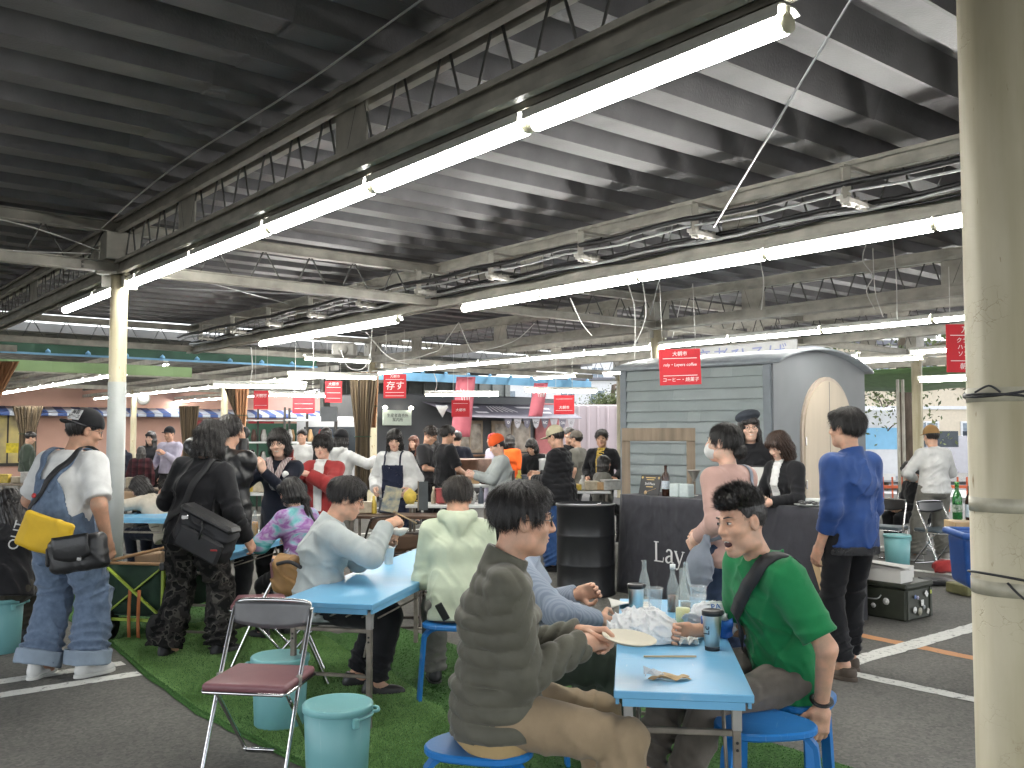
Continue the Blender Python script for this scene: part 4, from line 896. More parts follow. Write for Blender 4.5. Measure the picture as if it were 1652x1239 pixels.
    if shoes:
        for i, sg in enumerate((-1, 1)):
            an = R_(toe[i]); f = nrm(A3(-math.sin(an), math.cos(an), 0)); pit = 0.
            if feet is not None and len(feet[i]) == 3 and feet[i][2] > .10 * s: pit = shoes.get('pitch', 0.)
            M = rotm(-pit, 0, toe[i]); c = AN[i] - A3(0, 0, .085 * s)
            def shl(P): return (P - c) @ M / s
            flat = shoes.get('flat', 1.)
            def up_(P):
                q = shl(P); d = smin(ell(q, A3(0, -.022, .048), (.040, .058, .052)), ell(q, A3(0, .085, .036 * flat), (.046, .10, .040 * flat)), .03)
                d = smin(d, rc(q, A3(0, -.02, .06), A3(0, -.02, .095 * flat), .038, .040), .02); d = smax(d, -(q[:, 2] - .018), .004)
                return smax(d, q[:, 2] - .108 * flat, .004) * s
            def so_(P):
                q = shl(P); d = smin(ell(q * A3(1, 1, .0) , A3(0, -.02, 0), (.043, .064, 1.)), ell(q * A3(1, 1, 0), A3(0, .082, 0), (.050, .106, 1.)), .03)
                return smax(d, np.abs(q[:, 2] - .013) - .013, .005) * s
            o = sdf_obj('shoe', shoes['m'], t, up_, c - .21 * s, c + .21 * s, h_cl * .75); sdf_obj('sole', shoes.get('sole', shoes['m']), o, so_, c - .21 * s, c + .21 * s, h_cl * .75)
    cz, sz = math.cos(yaw), math.sin(yaw); L0 = Vector(loc)
    def w(p): return Vector((p[0] * cz - p[1] * sz, p[0] * sz + p[1] * cz, p[2])) + L0
    g['w'] = w; g['obj'] = t; g['s'] = s; g['fw'] = fw_c; g['sx'] = sx_c; g['up'] = up; g['shirt_sd'] = g.get('sd_top')
    return g
def strap(g, pts, wdt, m_, name='strap', parent=None, off=.006, th=.004, n_=8):
    """a flat band laid on the clothes of a figure along rough points (local frame)"""
    sd = g['sd_top']; P = np.array([tuple(p) for p in smooth_path([tuple(q) for q in pts], n_)])
    for it in range(14):
        d = sd(P); e = .018; gr = np.stack([sd(P + A3(e, 0, 0)) - sd(P - A3(e, 0, 0)), sd(P + A3(0, e, 0)) - sd(P - A3(0, e, 0)), sd(P + A3(0, 0, e)) - sd(P - A3(0, 0, e))], 1) / (2 * e); gr /= _ln(gr)[:, None] + 1e-9
        P = P - gr * np.clip(d - off, -.05, .05)[:, None] * .7
        P[1:-1] = P[1:-1] * .6 + (P[:-2] + P[2:]) * .2
    for it in range(6): gr[1:-1] = (gr[:-2] + gr[1:-1] * 2 + gr[2:]) / 4
    gr /= _ln(gr)[:, None] + 1e-9
    T = np.gradient(P, axis=0); T /= _ln(T)[:, None] + 1e-9; Sd = np.cross(T, gr); Sd /= _ln(Sd)[:, None] + 1e-9; k = len(P)
    V = np.concatenate([P - Sd * wdt / 2, P + Sd * wdt / 2, P + Sd * wdt / 2 + gr * th, P - Sd * wdt / 2 + gr * th]); fs = []
    for i in range(k - 1):
        for a in range(4): b_ = (a + 1) % 4; fs.append((a * k + i, a * k + i + 1, b_ * k + i + 1, b_ * k + i))
    fs += [(0, k, 2 * k, 3 * k), (k - 1, 4 * k - 1, 3 * k - 1, 2 * k - 1)]
    return link(name, np_mesh(name, [(V, np.array(fs))]), m_, parent or g['obj'])
# ================================================================== people
def cloth(name, col, var=.10, bump=.12, bscale=260, rough=.88, wr=.75, **k):
    """woven cloth: fine weave plus soft ridged wrinkles"""
    key = 'cloth_' + name
    if key in MATS: return MATS[key]
    m = mat(key, col, rough, var=var, scale=k.pop('scale', 14), bump=bump, bscale=bscale, spec=.18, sheen=k.pop('sheen', .12), **k)
    n, l = m.node_tree.nodes, m.node_tree.links; b = n['Principled BSDF']; old = b.inputs['Normal'].links[0].from_node
    tc = [x for x in n if x.type == 'TEX_COORD'][0]; mp = n.new('ShaderNodeMapping'); mp.inputs['Rotation'].default_value = (.5, .3, .9); mp.inputs['Scale'].default_value = (1, 1, .5); l.new(tc.outputs['Object'], mp.inputs[0])
    t = n.new('ShaderNodeTexNoise'); t.noise_type = 'RIDGED_MULTIFRACTAL'; t.inputs['Scale'].default_value = 6.5; t.inputs['Detail'].default_value = 4; t.inputs['Distortion'].default_value = 1.1; l.new(mp.outputs[0], t.inputs['Vector'])
    bp = n.new('ShaderNodeBump'); bp.inputs['Strength'].default_value = wr; bp.inputs['Distance'].default_value = .026; l.new(t.outputs['Fac'], bp.inputs['Height']); l.new(bp.outputs[0], old.inputs['Normal']); return m
C_BLACK = cloth('black', (.013, .013, .015)); C_NAVY = cloth('navy', (.012, .014, .024)); C_WHITE = cloth('white', (.60, .60, .59)); C_CREAM = cloth('cream', (.46, .41, .34)); C_CHAR = cloth('charcoal', (.035, .035, .038))
C_DENIM = cloth('denim', (.095, .135, .205), var=.15, scale=30, col2=(.125, .17, .245)); C_DENIMD = cloth('denim_dark', (.03, .045, .085), var=.25); C_OLIVE = cloth('olive', (.096, .092, .070), rough=.6, var=.12, wr=.35); C_KHAKI = cloth('khaki', (.27, .20, .125)); C_TAUPE = cloth('taupe', (.115, .10, .085), var=.2)
C_GREEN = cloth('green', (.014, .175, .06), var=.08); C_MINT = cloth('mint', (.47, .52, .39), var=.06); C_GREY = cloth('light_grey', (.36, .39, .385), var=.06); C_PINK = cloth('pink', (.47, .30, .26), var=.06, bscale=420); C_BLUE = cloth('royal_blue', (.022, .060, .205), rough=.55, var=.1, wr=.8); C_RED = cloth('red', (.30, .035, .035)); C_BROWN = cloth('dark_olive', (.045, .04, .03)); C_DKGREEN = cloth('dark_green', (.05, .065, .05)); C_ORANGE = cloth('orange', (.75, .12, .02)); C_GREYP = cloth('grey_trousers', (.16, .155, .135)); C_BLUEP = cloth('blue_trousers', (.03, .075, .20)); C_APRON = cloth('denim_apron', (.018, .022, .045)); C_YEL = cloth('yellow', (.62, .43, .10)); C_LILAC = cloth('lilac', (.45, .42, .52))
TEAL_J = cloth('jade', (.04, .16, .15))
# camouflage, tie-dye, seersucker, plaid
def ramp_noise(name, stops, scale, detail=2., hard=True, warp=0., stretch=None):
    m, n, l, b = node_mat('cloth_' + name); b.inputs['Roughness'].default_value = .88; b.inputs['Specular IOR Level'].default_value = .2
    tc = n.new('ShaderNodeTexCoord'); t = n.new('ShaderNodeTexNoise'); t.inputs['Scale'].default_value = scale; t.inputs['Detail'].default_value = detail; t.inputs['Distortion'].default_value = warp
    src = tc.outputs['Object']
    if stretch: mp = n.new('ShaderNodeMapping'); mp.inputs['Scale'].default_value = stretch; l.new(src, mp.inputs[0]); src = mp.outputs[0]
    l.new(src, t.inputs['Vector']); r = n.new('ShaderNodeValToRGB'); r.color_ramp.interpolation = 'CONSTANT' if hard else 'LINEAR'; e = r.color_ramp.elements
    while len(e) < len(stops): e.new(.5)
    for i, (p, c) in enumerate(stops): e[i].position = p; e[i].color = c + (1,)
    l.new(t.outputs['Fac'], r.inputs[0]); l.new(r.outputs[0], b.inputs['Base Color'])
    t2 = n.new('ShaderNodeTexNoise'); t2.inputs['Scale'].default_value = 30; t2.inputs['Detail'].default_value = 6; l.new(tc.outputs['Object'], t2.inputs['Vector']); bp = n.new('ShaderNodeBump'); bp.inputs['Strength'].default_value = .4; bp.inputs['Distance'].default_value = .01; l.new(t2.outputs['Fac'], bp.inputs['Height']); l.new(bp.outputs[0], b.inputs['Normal']); return m
C_CAMO = ramp_noise('camo', [(0, (.008, .008, .008)), (.44, (.03, .028, .026)), (.54, (.075, .07, .062)), (.60, (.012, .012, .012))], 12, 2)
C_TIE = ramp_noise('tie_dye', [(.30, (.03, .25, .26)), (.42, (.18, .40, .42)), (.5, (.35, .30, .46)), (.58, (.26, .10, .30)), (.70, (.42, .38, .50))], 3.2, 3, False, 2.2, (1, 1, 2.2))
C_SEER = bands('cloth_seersucker', [(.27, .31, .37), (.21, .245, .31)], 0, 90, .9); C_PLAID = bands('cloth_plaid', [(.16, .03, .05), (.10, .02, .04), (.05, .02, .03), (.22, .07, .08)], 0, 9, .9, also=2)
SH_BLACK = mat('shoe_black', (.015, .015, .016), .5, var=.1); SH_WHITE = mat('shoe_white', (.58, .58, .56), .5, var=.06); SH_GREY = mat('shoe_grey', (.30, .28, .25), .7); SH_BROWN = mat('sandal_brown', (.075, .055, .04), .7); SOLE_W = mat('sole_white', (.56, .56, .53), .6); SOLE_D = mat('sole_dark', (.03, .03, .03), .7)
LEATHER = mat('bag_leather', (.014, .014, .015), .42, var=.15, bump=.15, bscale=60); NYLON = mat('bag_nylon', (.016, .016, .018), .7, var=.15, bump=.15, bscale=200); YELLOW = mat('bag_yellow', (.60, .38, .015), .65, var=.1, bump=.1); TAN = mat('bag_tan', (.25, .135, .045), .7, var=.2, bump=.1)
METAL = mat('steel_bright', (.55, .55, .55), .22, metal=1., var=.08, scale=20)
BLK = dict(m=SH_BLACK, sole=SOLE_D)
def at_hand(g, i, k=.08): # between palm and fingers of hand i
    return g['w'](g['W'][i] + nrm(g['W'][i] - g['E'][i]) * k)
def box_thing(name, label, cat, m_, c, size, rot=(0, 0, 0), ch=.004, group=None):
    o = MB().box((0, 0, 0), size, ch).obj(name, m_, None, c); o.rotation_euler = rot; return tag(o, label, cat, group)

# ---------------------------------------------------------------- foreground right: man in the green T-shirt
pos = dp(1268, 1085, 4.05); GP = Vector((pos.x, pos.y, 0))
g = person('man in green T-shirt on a blue stool, mouth open, turned to the table', GP, R_(108), H=1.80, build=.94, lod=2, sk=1, hair='fade', pelvis=(0, 0, .585), lean=13, hunch=.12, side=-4, hips=-6, neck=.3, head=(8, 6, 6),
           hands=((-.24, .0, .50), (.16, .36, .74)), poles=((-1, -.25, 0), (.3, -.5, -.8)), curl=(.35, .6), hdir=((0, .12, -1), None), hback=((-.95, .3, 0), None), feet=((-.10, .62, .085), (.02, .66, .24)), toe=(10, -5),
           top=dict(m=C_GREEN, sleeve=.42, loose=.036, hem=-.10, sr=1.22, fold=.011), bottom=dict(m=C_TAUPE, loose=.024, hemr=.058, fold=.012), shoes=dict(m=SH_WHITE, sole=SOLE_W), mouth='open', seed=2, hair_len=1.1, jaw=1.06)
G_GREEN = g
nz_ = g['neck']; strap(g, [nz_ + A3(-.10, -.14, -.16), nz_ + A3(-.095, -.05, -.03), nz_ + A3(-.08, .08, -.07), nz_ + A3(0, .13, -.20), nz_ + A3(.12, .08, -.36), nz_ + A3(.2, -.05, -.48)], .062, NYLON, 'bag_strap', off=.016)
w_ = g['W'][0]; ax_ = nrm(g['W'][0] - g['E'][0]); b = MB(); fr = Vector(ax_).orthogonal().normalized(); f2 = Vector(ax_).cross(fr)
b.tube([Vector(w_) - Vector(ax_) * .02 + (fr * math.cos(k * PI / 9) + f2 * math.sin(k * PI / 9)) * .035 for k in range(18)], .014, 6, closed=True, flat=.5); b.obj('wristwatch', SH_BLACK, g['obj'])
# ---------------------------------------------------------------- foreground centre: man in the quilted jacket
pos = dp(800, 1150, 3.45); GP = Vector((pos.x, pos.y, 0))
g = person('man in olive quilted jacket with glasses, seen from behind, eating from a plate', GP, R_(-83), H=1.82, build=1.0, lod=2, sk=1, hair='short', hv=.97, pelvis=(0, 0, .60), lean=-1, hunch=.14, neck=.25, head=(0, 4, 0), hips=6,
           hands=((-.04, .32, .85), (.07, .31, .835)), poles=((-.5, -.5, -.9), (.35, -.7, -1)), curl=(.75, .8), hdir=((.35, .9, .05), (-.55, .85, .02)), hback=((-.5, .2, .85), (.5, .1, .85)),
           feet=((-.12, .44, .085), (.14, .36, .085)), top=dict(m=C_OLIVE, puffer=True, loose=.034, hem=-.08, collar=.062, fold=.004, sr=1.10), bottom=dict(m=C_KHAKI, loose=.026, fold=.011, hemr=.07), shoes=BLK, glasses=True, seed=5, hair_len=1.0)
G_PUFF = g
o = sdf_obj('sweater_hem', mat('cloth_ochre', (.34, .24, .11), .9, bump=.2), g['obj'], lambda P: smax(etube(P, [A3(0, 0, .47), A3(0, .03, .65)], [(.188, .145), (.175, .135)], [A3(1, 0, 0)] * 2, cap=.2), np.abs(P[:, 2] - .505) - .035, .01) + folds(P, .006, 4), A3(-.25, -.25, .35), A3(.25, .25, .65), .009)
# ---------------------------------------------------------------- man in seersucker shirt and dark cap beyond him
pos = dp(842, 1010, 4.5); GP = Vector((pos.x, pos.y, 0))
g = person('man in striped grey-blue shirt and dark cap, mostly hidden behind the quilted jacket', GP, R_(-72), H=1.72, build=1.02, lod=2, sk=1, hair='short', pelvis=(0, 0, .56), lean=-3, twist=-28, head=(4, 4, 0), hands=((-.05, .30, .80), (.20, .30, .72)), poles=((-.7, -.4, -.8), (.9, -.3, -.5)), curl=(.5, .5),
           feet=((-.12, .42, .085), (.14, .46, .085)), top=dict(m=C_SEER, loose=.034, hem=-.08, collar=.035, sr=1.1), bottom=dict(m=C_DKGREEN, loose=.045, hemr=.075), shoes=BLK, cap=('cap', C_CHAR, 180), seed=7)
# ---------------------------------------------------------------- man in mint hoodie from behind
pos = dp(738, 1000, 5.65); GP = Vector((pos.x, pos.y, 0))
g = person('man in pale green hoodie sitting with his back to the viewer', GP, R_(4), H=1.72, build=.97, lod=2, sk=1, hair='short', hcol='soft', hv=.965, pelvis=(0, 0, .58), lean=8, hunch=.2, neck=.35, head=(-6, 14, 0), hands=((-.14, .34, .78), (.12, .32, .78)), poles=((-.35, -.6, -1), (.35, -.6, -1)), curl=(.6, .6), feet=((-.14, .40, .085), (.14, .42, .085)),
           top=dict(m=C_MINT, loose=.036, hem=-.10, hood=True, fold=.009, sr=1.1), bottom=dict(m=C_GREYP, loose=.03), shoes=BLK, seed=9)
b = box_thing('mobile_phone', 'dark phone sticking out of the back pocket of the hoodie man', 'phone', SH_BLACK, g['w'](A3(-.09, -.178, .56)), (.045, .008, .11), (R_(8), R_(-28), R_(4)))
# ---------------------------------------------------------------- man in light grey jacket eating, profile
pos = dp(512, 965, 5.75); GP = Vector((pos.x, pos.y, 0))
g = person('man in light grey jacket with glasses eating at the middle table, in profile', GP, R_(-76), H=1.72, build=1.08, lod=2, sk=1, hair='short', pelvis=(0, 0, .57), lean=5, hunch=.15, neck=.4, head=(-6, 16, 0), hands=((-.02, .40, .92), (.12, .40, 1.03)), poles=((-.7, -.3, -.9), (.8, -.5, -.8)), curl=(.7, .8), hdir=(None, (-.3, .8, .3)), hback=(None, (.6, -.2, .8)),
           feet=((-.10, .24, .085), (.13, .34, .085)), toe=(5, -5), top=dict(m=C_GREY, loose=.036, hem=-.09, collar=.045, fold=.013, sr=1.12), bottom=dict(m=C_BLACK, loose=.03, len=.93), shoes=BLK, glasses=True, seed=12)
b = MB(); hp_ = at_hand(g, 1, .07); b.tube([hp_ + Vector((.02, .02, .04)), hp_ + Vector((.17, -.02, -.03))], .003, 5); b.tube([hp_ + Vector((.02, .03, .035)), hp_ + Vector((.17, 0, -.035))], .003, 5); tag(b.obj('chopsticks', mat('chopstick_wood', (.45, .33, .19), .6)), 'pair of chopsticks held by the grey jacket man', 'chopsticks')
b = MB(); b.lathe([(.03, 0), (.05, .01), (.075, .045), (.072, .045), (.048, .014), (0, .010)], 20, at_hand(g, 0, .09) + Vector((.03, 0, -.01))); tag(b.obj('bowl', mat('paper_bowl', (.6, .59, .55), .7)), 'white paper bowl in the hand of the grey jacket man', 'bowl')
# ---------------------------------------------------------------- child in tie-dye shirt
pos = dp(490, 905, 7.1); GP = Vector((pos.x, pos.y, 0))
g = person('child with ponytail in tie-dye shirt leaning on the table', GP, R_(52), H=1.48, build=.92, lod=1, sk=2, hair='tail', pelvis=(0, 0, .60), lean=14, head=(12, 10, 0), hands=((-.12, .34, .78), (.16, .28, .76)), poles=((-.9, -.3, -.6), (.9, -.3, -.6)), feet=((-.1, .35, .085), (.1, .35, .085)), top=dict(m=C_TIE, loose=.035, hem=-.08, wide=True), bottom=dict(m=C_BLACK, loose=.02), shoes=BLK, seed=14)
strap(g, [A3(.10, -.12, .75), A3(.10, -.12, .95), A3(.09, .0, 1.06), A3(.09, .10, .95)], .03, NYLON, 'strap')
# ---------------------------------------------------------------- man in dungarees and cap, left
m_dung = C_DENIM
GP = gp(96, 1092)
g = person('man in blue dungarees, white T-shirt and black cap standing at the left', GP, R_(-20), H=1.82, build=1.13, lod=2, sk=3, hair='short', pelvis=(0, .0, .945), lean=4, hunch=.12, neck=.3, twist=2, head=(-32, 12, 0), hands=((-.26, .24, .98), (.30, .08, .88)), poles=((-.8, -.6, -.2), (.7, -.8, -.2)), curl=(.6, .6), feet=((-.13, -.06, .085), (.15, .08, .085)), toe=(14, -16),
           top=dict(m=C_WHITE, sleeve=.43, loose=.035, hem=-.02, tuck=True, sr=1.25, fold=.010), bottom=dict(m=m_dung, loose=.048, hemr=.085, fold=.014, rise=.10, cuff=mat('denim_cuff', (.20, .25, .31), .9, var=.15, bump=.3), len=.95), shoes=dict(m=SH_WHITE, sole=SOLE_W), glasses=True, cap=('cap', C_BLACK, 212), belly=.035, seed=21, mouth='closed')
G_DUNG = g; sd_ = g['sd_top']; nbz = g['neck'][2]; s_ = g['s']
def bib(P):   # back panel of the dungarees laid over the shirt
    d = np.abs(sd_(P) - .014) - .008
    y_ = P[:, 1]; z = P[:, 2]; ax = np.abs(P[:, 0])
    wdt = np.where(z < 1.12, .215 - (z - .90) * .30, .149 - (z - 1.12) * .30); d = smax(d, ax - wdt, .006); d = smax(d, y_ + .0, .004); d = smax(d, z - 1.30, .004); return smax(d, .93 - z, .004)
sdf_obj('dungaree_back', m_dung, g['obj'], bib, A3(-.3, -.35, .88), A3(.3, .1, 1.36), .008)
for sg in (-1, 1): strap(g, [A3(sg * .045, -.20, 1.22), A3(sg * .10, -.17, 1.38), A3(sg * .125, -.05, nbz + .0), A3(sg * .125, .08, nbz - .06), A3(sg * .11, .17, 1.30), A3(sg * .10, .2, 1.12)], .05, m_dung, 'dungaree_strap', off=.016)
strap(g, [A3(-.02, -.2, 1.27), A3(-.10, -.17, 1.02), A3(-.17, -.15, .95)], .012, mat('denim_seam', (.16, .20, .27), .9), 'seam', off=.024)
strap(g, [A3(-.22, -.12, 1.02), A3(-.02, -.20, 1.20), A3(.10, -.15, 1.42), A3(.14, -.03, nbz), A3(.14, .09, nbz - .06), A3(.05, .20, 1.2), A3(-.15, .2, 1.0)], .045, NYLON, 'bag_strap', off=.026)
b = MB(); b.lathe([(.0, 0), (.016, 0), (.016, .004), (0, .004)], 16); o = b.obj('red_patch', mat('red_patch', (.42, .03, .03), .6), g['obj']); o.location = (-.045, -.20, 1.195); o.rotation_euler = (R_(82), 0, R_(10))
o = text('cap_lettering', '海苔\nピース', FRAME, g['obj'], .034, (0, 0, 0), (0, 0, 0)); b = MB(); b.box((0, 0, 0), (.098, .074, .003), .001); o2 = b.obj('cap_patch', C_WHITE, g['obj'])
_hm = Matrix([list(r) for r in (g['hm'] @ rotm(0, 0, 212))]).to_4x4(); _pm = Matrix.Translation(Vector(g['head'])) @ _hm @ Matrix.Translation(Vector((.0, .110, .086)) * s_) @ Matrix.Rotation(PI, 4, 'Z') @ Matrix.Rotation(R_(72), 4, 'X')
o2.matrix_basis = _pm; o.matrix_basis = _pm @ Matrix.Translation((0, 0, .003))
# his two shoulder bags
t = thing('shoulder_bag', 'yellow and blue flat shoulder bag on the hip of the dungarees man', 'bag', dp(72, 862, 5.86), R_(10))
o = sdf_obj('pouch', YELLOW, t, lambda P: rbox(P, A3(0, 0, 0), (.155, .035, .115), .03) + folds(P, .008, 3), A3(-.2, -.08, -.16), A3(.2, .08, .16), .009); o.rotation_euler = (0, R_(20), 0); o = MB().tube([(-.16, -.0, .06), (.15, .0, .065 + .0)], .006, 6).obj('zip', FRAME, t); o.rotation_euler = (0, R_(20), 0)
t = thing('camera_bag', 'black leather camera bag with flap on the hip of the dungarees man', 'bag', dp(127, 893, 5.75), R_(-4))
o = sdf_obj('pouch', LEATHER, t, lambda P: rbox(P, A3(0, 0, 0), (.175, .065, .108), .045) + folds(P, .006, 4), A3(-.22, -.12, -.15), A3(.22, .12, .15), .009); o.rotation_euler = (0, R_(-9), 0)
o = MB().grid(lambda a, b_: (-.115 + .23 * a, -.070 - .012 * math.sin(PI * b_), .118 - .125 * b_ - .03 * math.sin(PI * a) * b_), 10, 6, True, .008).obj('flap', LEATHER, t); o.rotation_euler = (0, R_(-9), 0)
part('buckle', METAL, t, 'box', (.05, -.085, -.02), (.03, .008, .022), .003); part('side_pocket', LEATHER, t, 'box', (-.175, 0, -.02), (.03, .10, .12), .012)
# ---------------------------------------------------------------- person in black with camouflage trousers, from behind
GP = gp(308, 1062)
g = person('person all in black with camouflage trousers and hip bag, back to the viewer', GP, R_(-18), H=1.74, build=1.02, lod=2, sk=1, hair='mop', pelvis=(.0, .0, .905), side=7, lean=3, hunch=.05, neck=.15, twist=4, head=(4, 8, 2), hands=((-.16, .26, 1.06), (.34, .16, .84)), poles=((-.8, -1, -.5), (.4, -1, -.1)), curl=(.6, .4), feet=((-.17, -.06, .085), (.17, .10, .085)), toe=(16, -16),
           top=dict(m=C_BLACK, loose=.034, hem=-.10, sr=1.12, fold=.014), bottom=dict(m=C_CAMO, loose=.050, hemr=.075, fold=.016), shoes=BLK, seed=25)
G_CAMO = g
strap(g, [A3(-.20, -.10, .92), A3(.02, -.20, 1.1), A3(.14, -.12, 1.36), A3(.15, .0, 1.42), A3(.12, .13, 1.30)], .05, NYLON, 'bag_strap', off=.012)
t = thing('sling_bag', 'large black sling bag worn across the back in camouflage trousers', 'bag', dp(332, 862, 6.28), R_(-14))
o = sdf_obj('pouch', NYLON, t, lambda P: rbox(P, A3(0, 0, 0), (.22, .075, .13), .06) + folds(P, .010, 6), A3(-.28, -.13, -.18), A3(.28, .13, .18), .010); o.rotation_euler = (0, R_(24), 0); o = MB().box((0, -.02, .12), (.42, .15, .05), .02).obj('lid', LEATHER, t); o.rotation_euler = (0, R_(24), 0); o = MB().box((.03, -.09, -.05), (.34, .04, .15), .015).obj('front_pocket', NYLON, t); o.rotation_euler = (0, R_(24), 0)
part('buckle', METAL, t, 'box', (-.1, -.09, .12), (.05, .014, .03), .004); part('pull_tab', C_RED, t, 'box', (.13, -.112, -.09), (.05, .006, .012), .002, None, 0); part('tripod_strap', SH_BLACK, t, 'tube', [(.02, -.09, .1), (.05, -.12, .05), (.02, -.11, -.02)], .008, 6)
# ---------------------------------------------------------------- two women photographing, the photographer behind
GP = dp(450, 950, 8.2); GP.z = 0
g = person('smiling woman in black coat and scarf holding up a phone', GP, R_(172), H=1.67, build=.92, lod=2, sk=2, hair='tail', head=(6, 6, 4), hands=((.03, .30, 1.27), (.18, .30, 1.29)), poles=((-.7, -.2, -1), (.7, -.2, -1)), curl=(.75, .75), hdir=((.15, .5, .85), (-.15, .55, .85)), hback=((-.8, .5, 0), (.8, .5, 0)), top=dict(m=C_NAVY, name='coat', loose=.024, hem=-.28), bottom=dict(m=C_BLACK), shoes=BLK, smile=True, glasses=True, seed=31)
strap(g, [A3(-.09, -.02, g['neck'][2]), A3(-.075, .10, 1.36), A3(-.02, .14, 1.22), A3(.0, .15, 1.10)], .055, bands('scarf_cloth', [(.42, .36, .34), (.10, .05, .06), (.5, .45, .43), (.22, .12, .13)], 0, 40), 'scarf', off=.02); strap(g, [A3(.09, -.02, g['neck'][2]), A3(.075, .10, 1.36), A3(.03, .14, 1.24), A3(.01, .15, 1.12)], .055, MATS['scarf_cloth'], 'scarf', off=.022)
ph = g['w']((g['W'][0] + g['W'][1]) / 2 + A3(0, .09, .10)); box_thing('mobile_phone', 'black phone held up by the woman in the black coat', 'phone', SH_BLACK, ph, (.078, .012, .155), (R_(-8), R_(6), R_(172)))
b = MB()
for dx, dz in ((-.014, .05), (.012, .05), (0, .03)): b.tube([ph + Vector((dx + .012, -.004, dz)), ph + Vector((dx + .012, -.012, dz))], .010, 10)
tag(b.obj('phone_lens', METAL), 'lenses of the black phone held up by the woman', 'phone lens')
b = MB(); b.lathe([(0, 0), (.03, 0), (.03, .006), (0, .006)], 16); o = b.obj('badge', C_WHITE, g['obj']); o.location = (-.10, .135, 1.24); o.rotation_euler = (R_(-80), 0, 0)
GP = dp(520, 940, 9.2); GP.z = 0
g = person('woman with bowl cut in red cardigan holding up a red phone', GP, R_(168), H=1.62, build=.98, lod=2, sk=2, hair='bowl', head=(8, 2, 0), hands=((.03, .28, 1.20), (.20, .32, 1.26)), poles=((-.9, .1, -.8), (.7, -.2, -1)), curl=(.4, .75), hdir=((.8, .4, .3), (-.1, .6, .8)), hback=((0, .5, .8), (.8, .5, 0)), top=dict(m=C_RED, name='cardigan', loose=.04, hem=-.22, wide=True), bottom=dict(m=C_BLACK), shoes=BLK, seed=33)
box_thing('mobile_phone', 'red cased phone held by the bowl cut woman', 'phone', mat('red_case', (.28, .03, .03), .4), g['w'](g['W'][1] + A3(-.03, .09, .11)), (.08, .014, .155), (R_(-8), R_(-8), R_(168)))
o = sdf_obj('inner_shirt', C_WHITE, g['obj'], lambda P: smax(np.abs(g['sd_top'](P) - .012) - .007, smax(np.abs(P[:, 0]) - .045 - (P[:, 2] - 1.0) * .03, -P[:, 1], .004), .004), A3(-.07, .0, .85), A3(.07, .185, 1.30), .01)
GP = dp(364, 960, 7.6); GP.z = 0
g = person('tall photographer in black jacket holding a camera to the face', GP, R_(-8), H=1.78, lod=1, sk=1, hair='short', head=(10, 0, 0), hands=((-.15, .20, 1.58), (.0, .26, 1.55)), poles=((-1, -.25, -.45), (.1, -.2, -1)), curl=(.8, .8), hdir=((.6, .7, .3), None), top=dict(m=mat('black_shell', (.012, .012, .013), .35, var=.2, bump=.3, bscale=25), name='jacket', loose=.05, hem=-.1, fold=.014), bottom=dict(m=C_BLACK), shoes=BLK, seed=35)
c = g['w'](A3(-.04, .30, 1.60)); t = thing('photo_camera', 'black camera held by the tall photographer', 'camera', c, R_(-8)); part('housing', SH_BLACK, t, 'box', (0, 0, 0), (.14, .07, .10), .012); part('lens', SH_BLACK, t, 'tube', [(0, .03, 0), (0, .14, 0)], .038, 16)
# ---------------------------------------------------------------- left table guests
GP = dp(268, 880, 10.5); GP.z = 0
g = person('person in beige jacket sitting at the left table, head bowed', GP, R_(70), H=1.62, build=1.0, lod=1, sk=2, hair='bob', pelvis=(0, 0, .50), lean=28, hunch=.3, head=(10, 34, 0), hands=((-.15, .40, .80), (.15, .38, .80)), feet=((-.1, .35, .085), (.1, .35, .085)), top=dict(m=C_CREAM, name='jacket', loose=.045, hem=-.1, fold=.014), bottom=dict(m=C_NAVY), shoes=BLK, seed=41)
strap(g, [A3(.15, -.1, .70), A3(.02, -.15, .85), A3(-.1, -.05, .98)], .018, NYLON, 'strap')
GP = dp(236, 880, 10.9); GP.z = 0
person('dark haired child bowed over the left table beside the beige jacket', GP, R_(-120), H=1.45, lod=1, sk=2, hair='short', pelvis=(0, 0, .50), lean=24, hunch=.3, head=(0, 40, 0), hands=((-.12, .30, .78), (.12, .30, .78)), feet=((-.1, .3, .085), (.1, .3, .085)), top=dict(m=C_BLACK, loose=.03), bottom=dict(m=C_NAVY), shoes=BLK, seed=43)
GP = dp(8, 880, 6.9); GP.z = 0
g = person('seated person in black jacket with white lettering at the left edge', GP, R_(18), H=1.66, lod=1, sk=2, hair='long', pelvis=(0, 0, .47), lean=14, hunch=.2, head=(25, 25, 0), feet=((-.1, .35, .085), (.1, .38, .085)), hands=((-.15, .3, .7), (.15, .3, .7)), top=dict(m=C_BLACK, name='jacket', loose=.04, hem=-.08), bottom=dict(m=C_BROWN, loose=.05), shoes=BLK, seed=45)
o = text('jacket_lettering', 'OUT', C_WHITE, g['obj'], .10, (.11, -.185, .86), (R_(84), R_(-75), R_(10)))
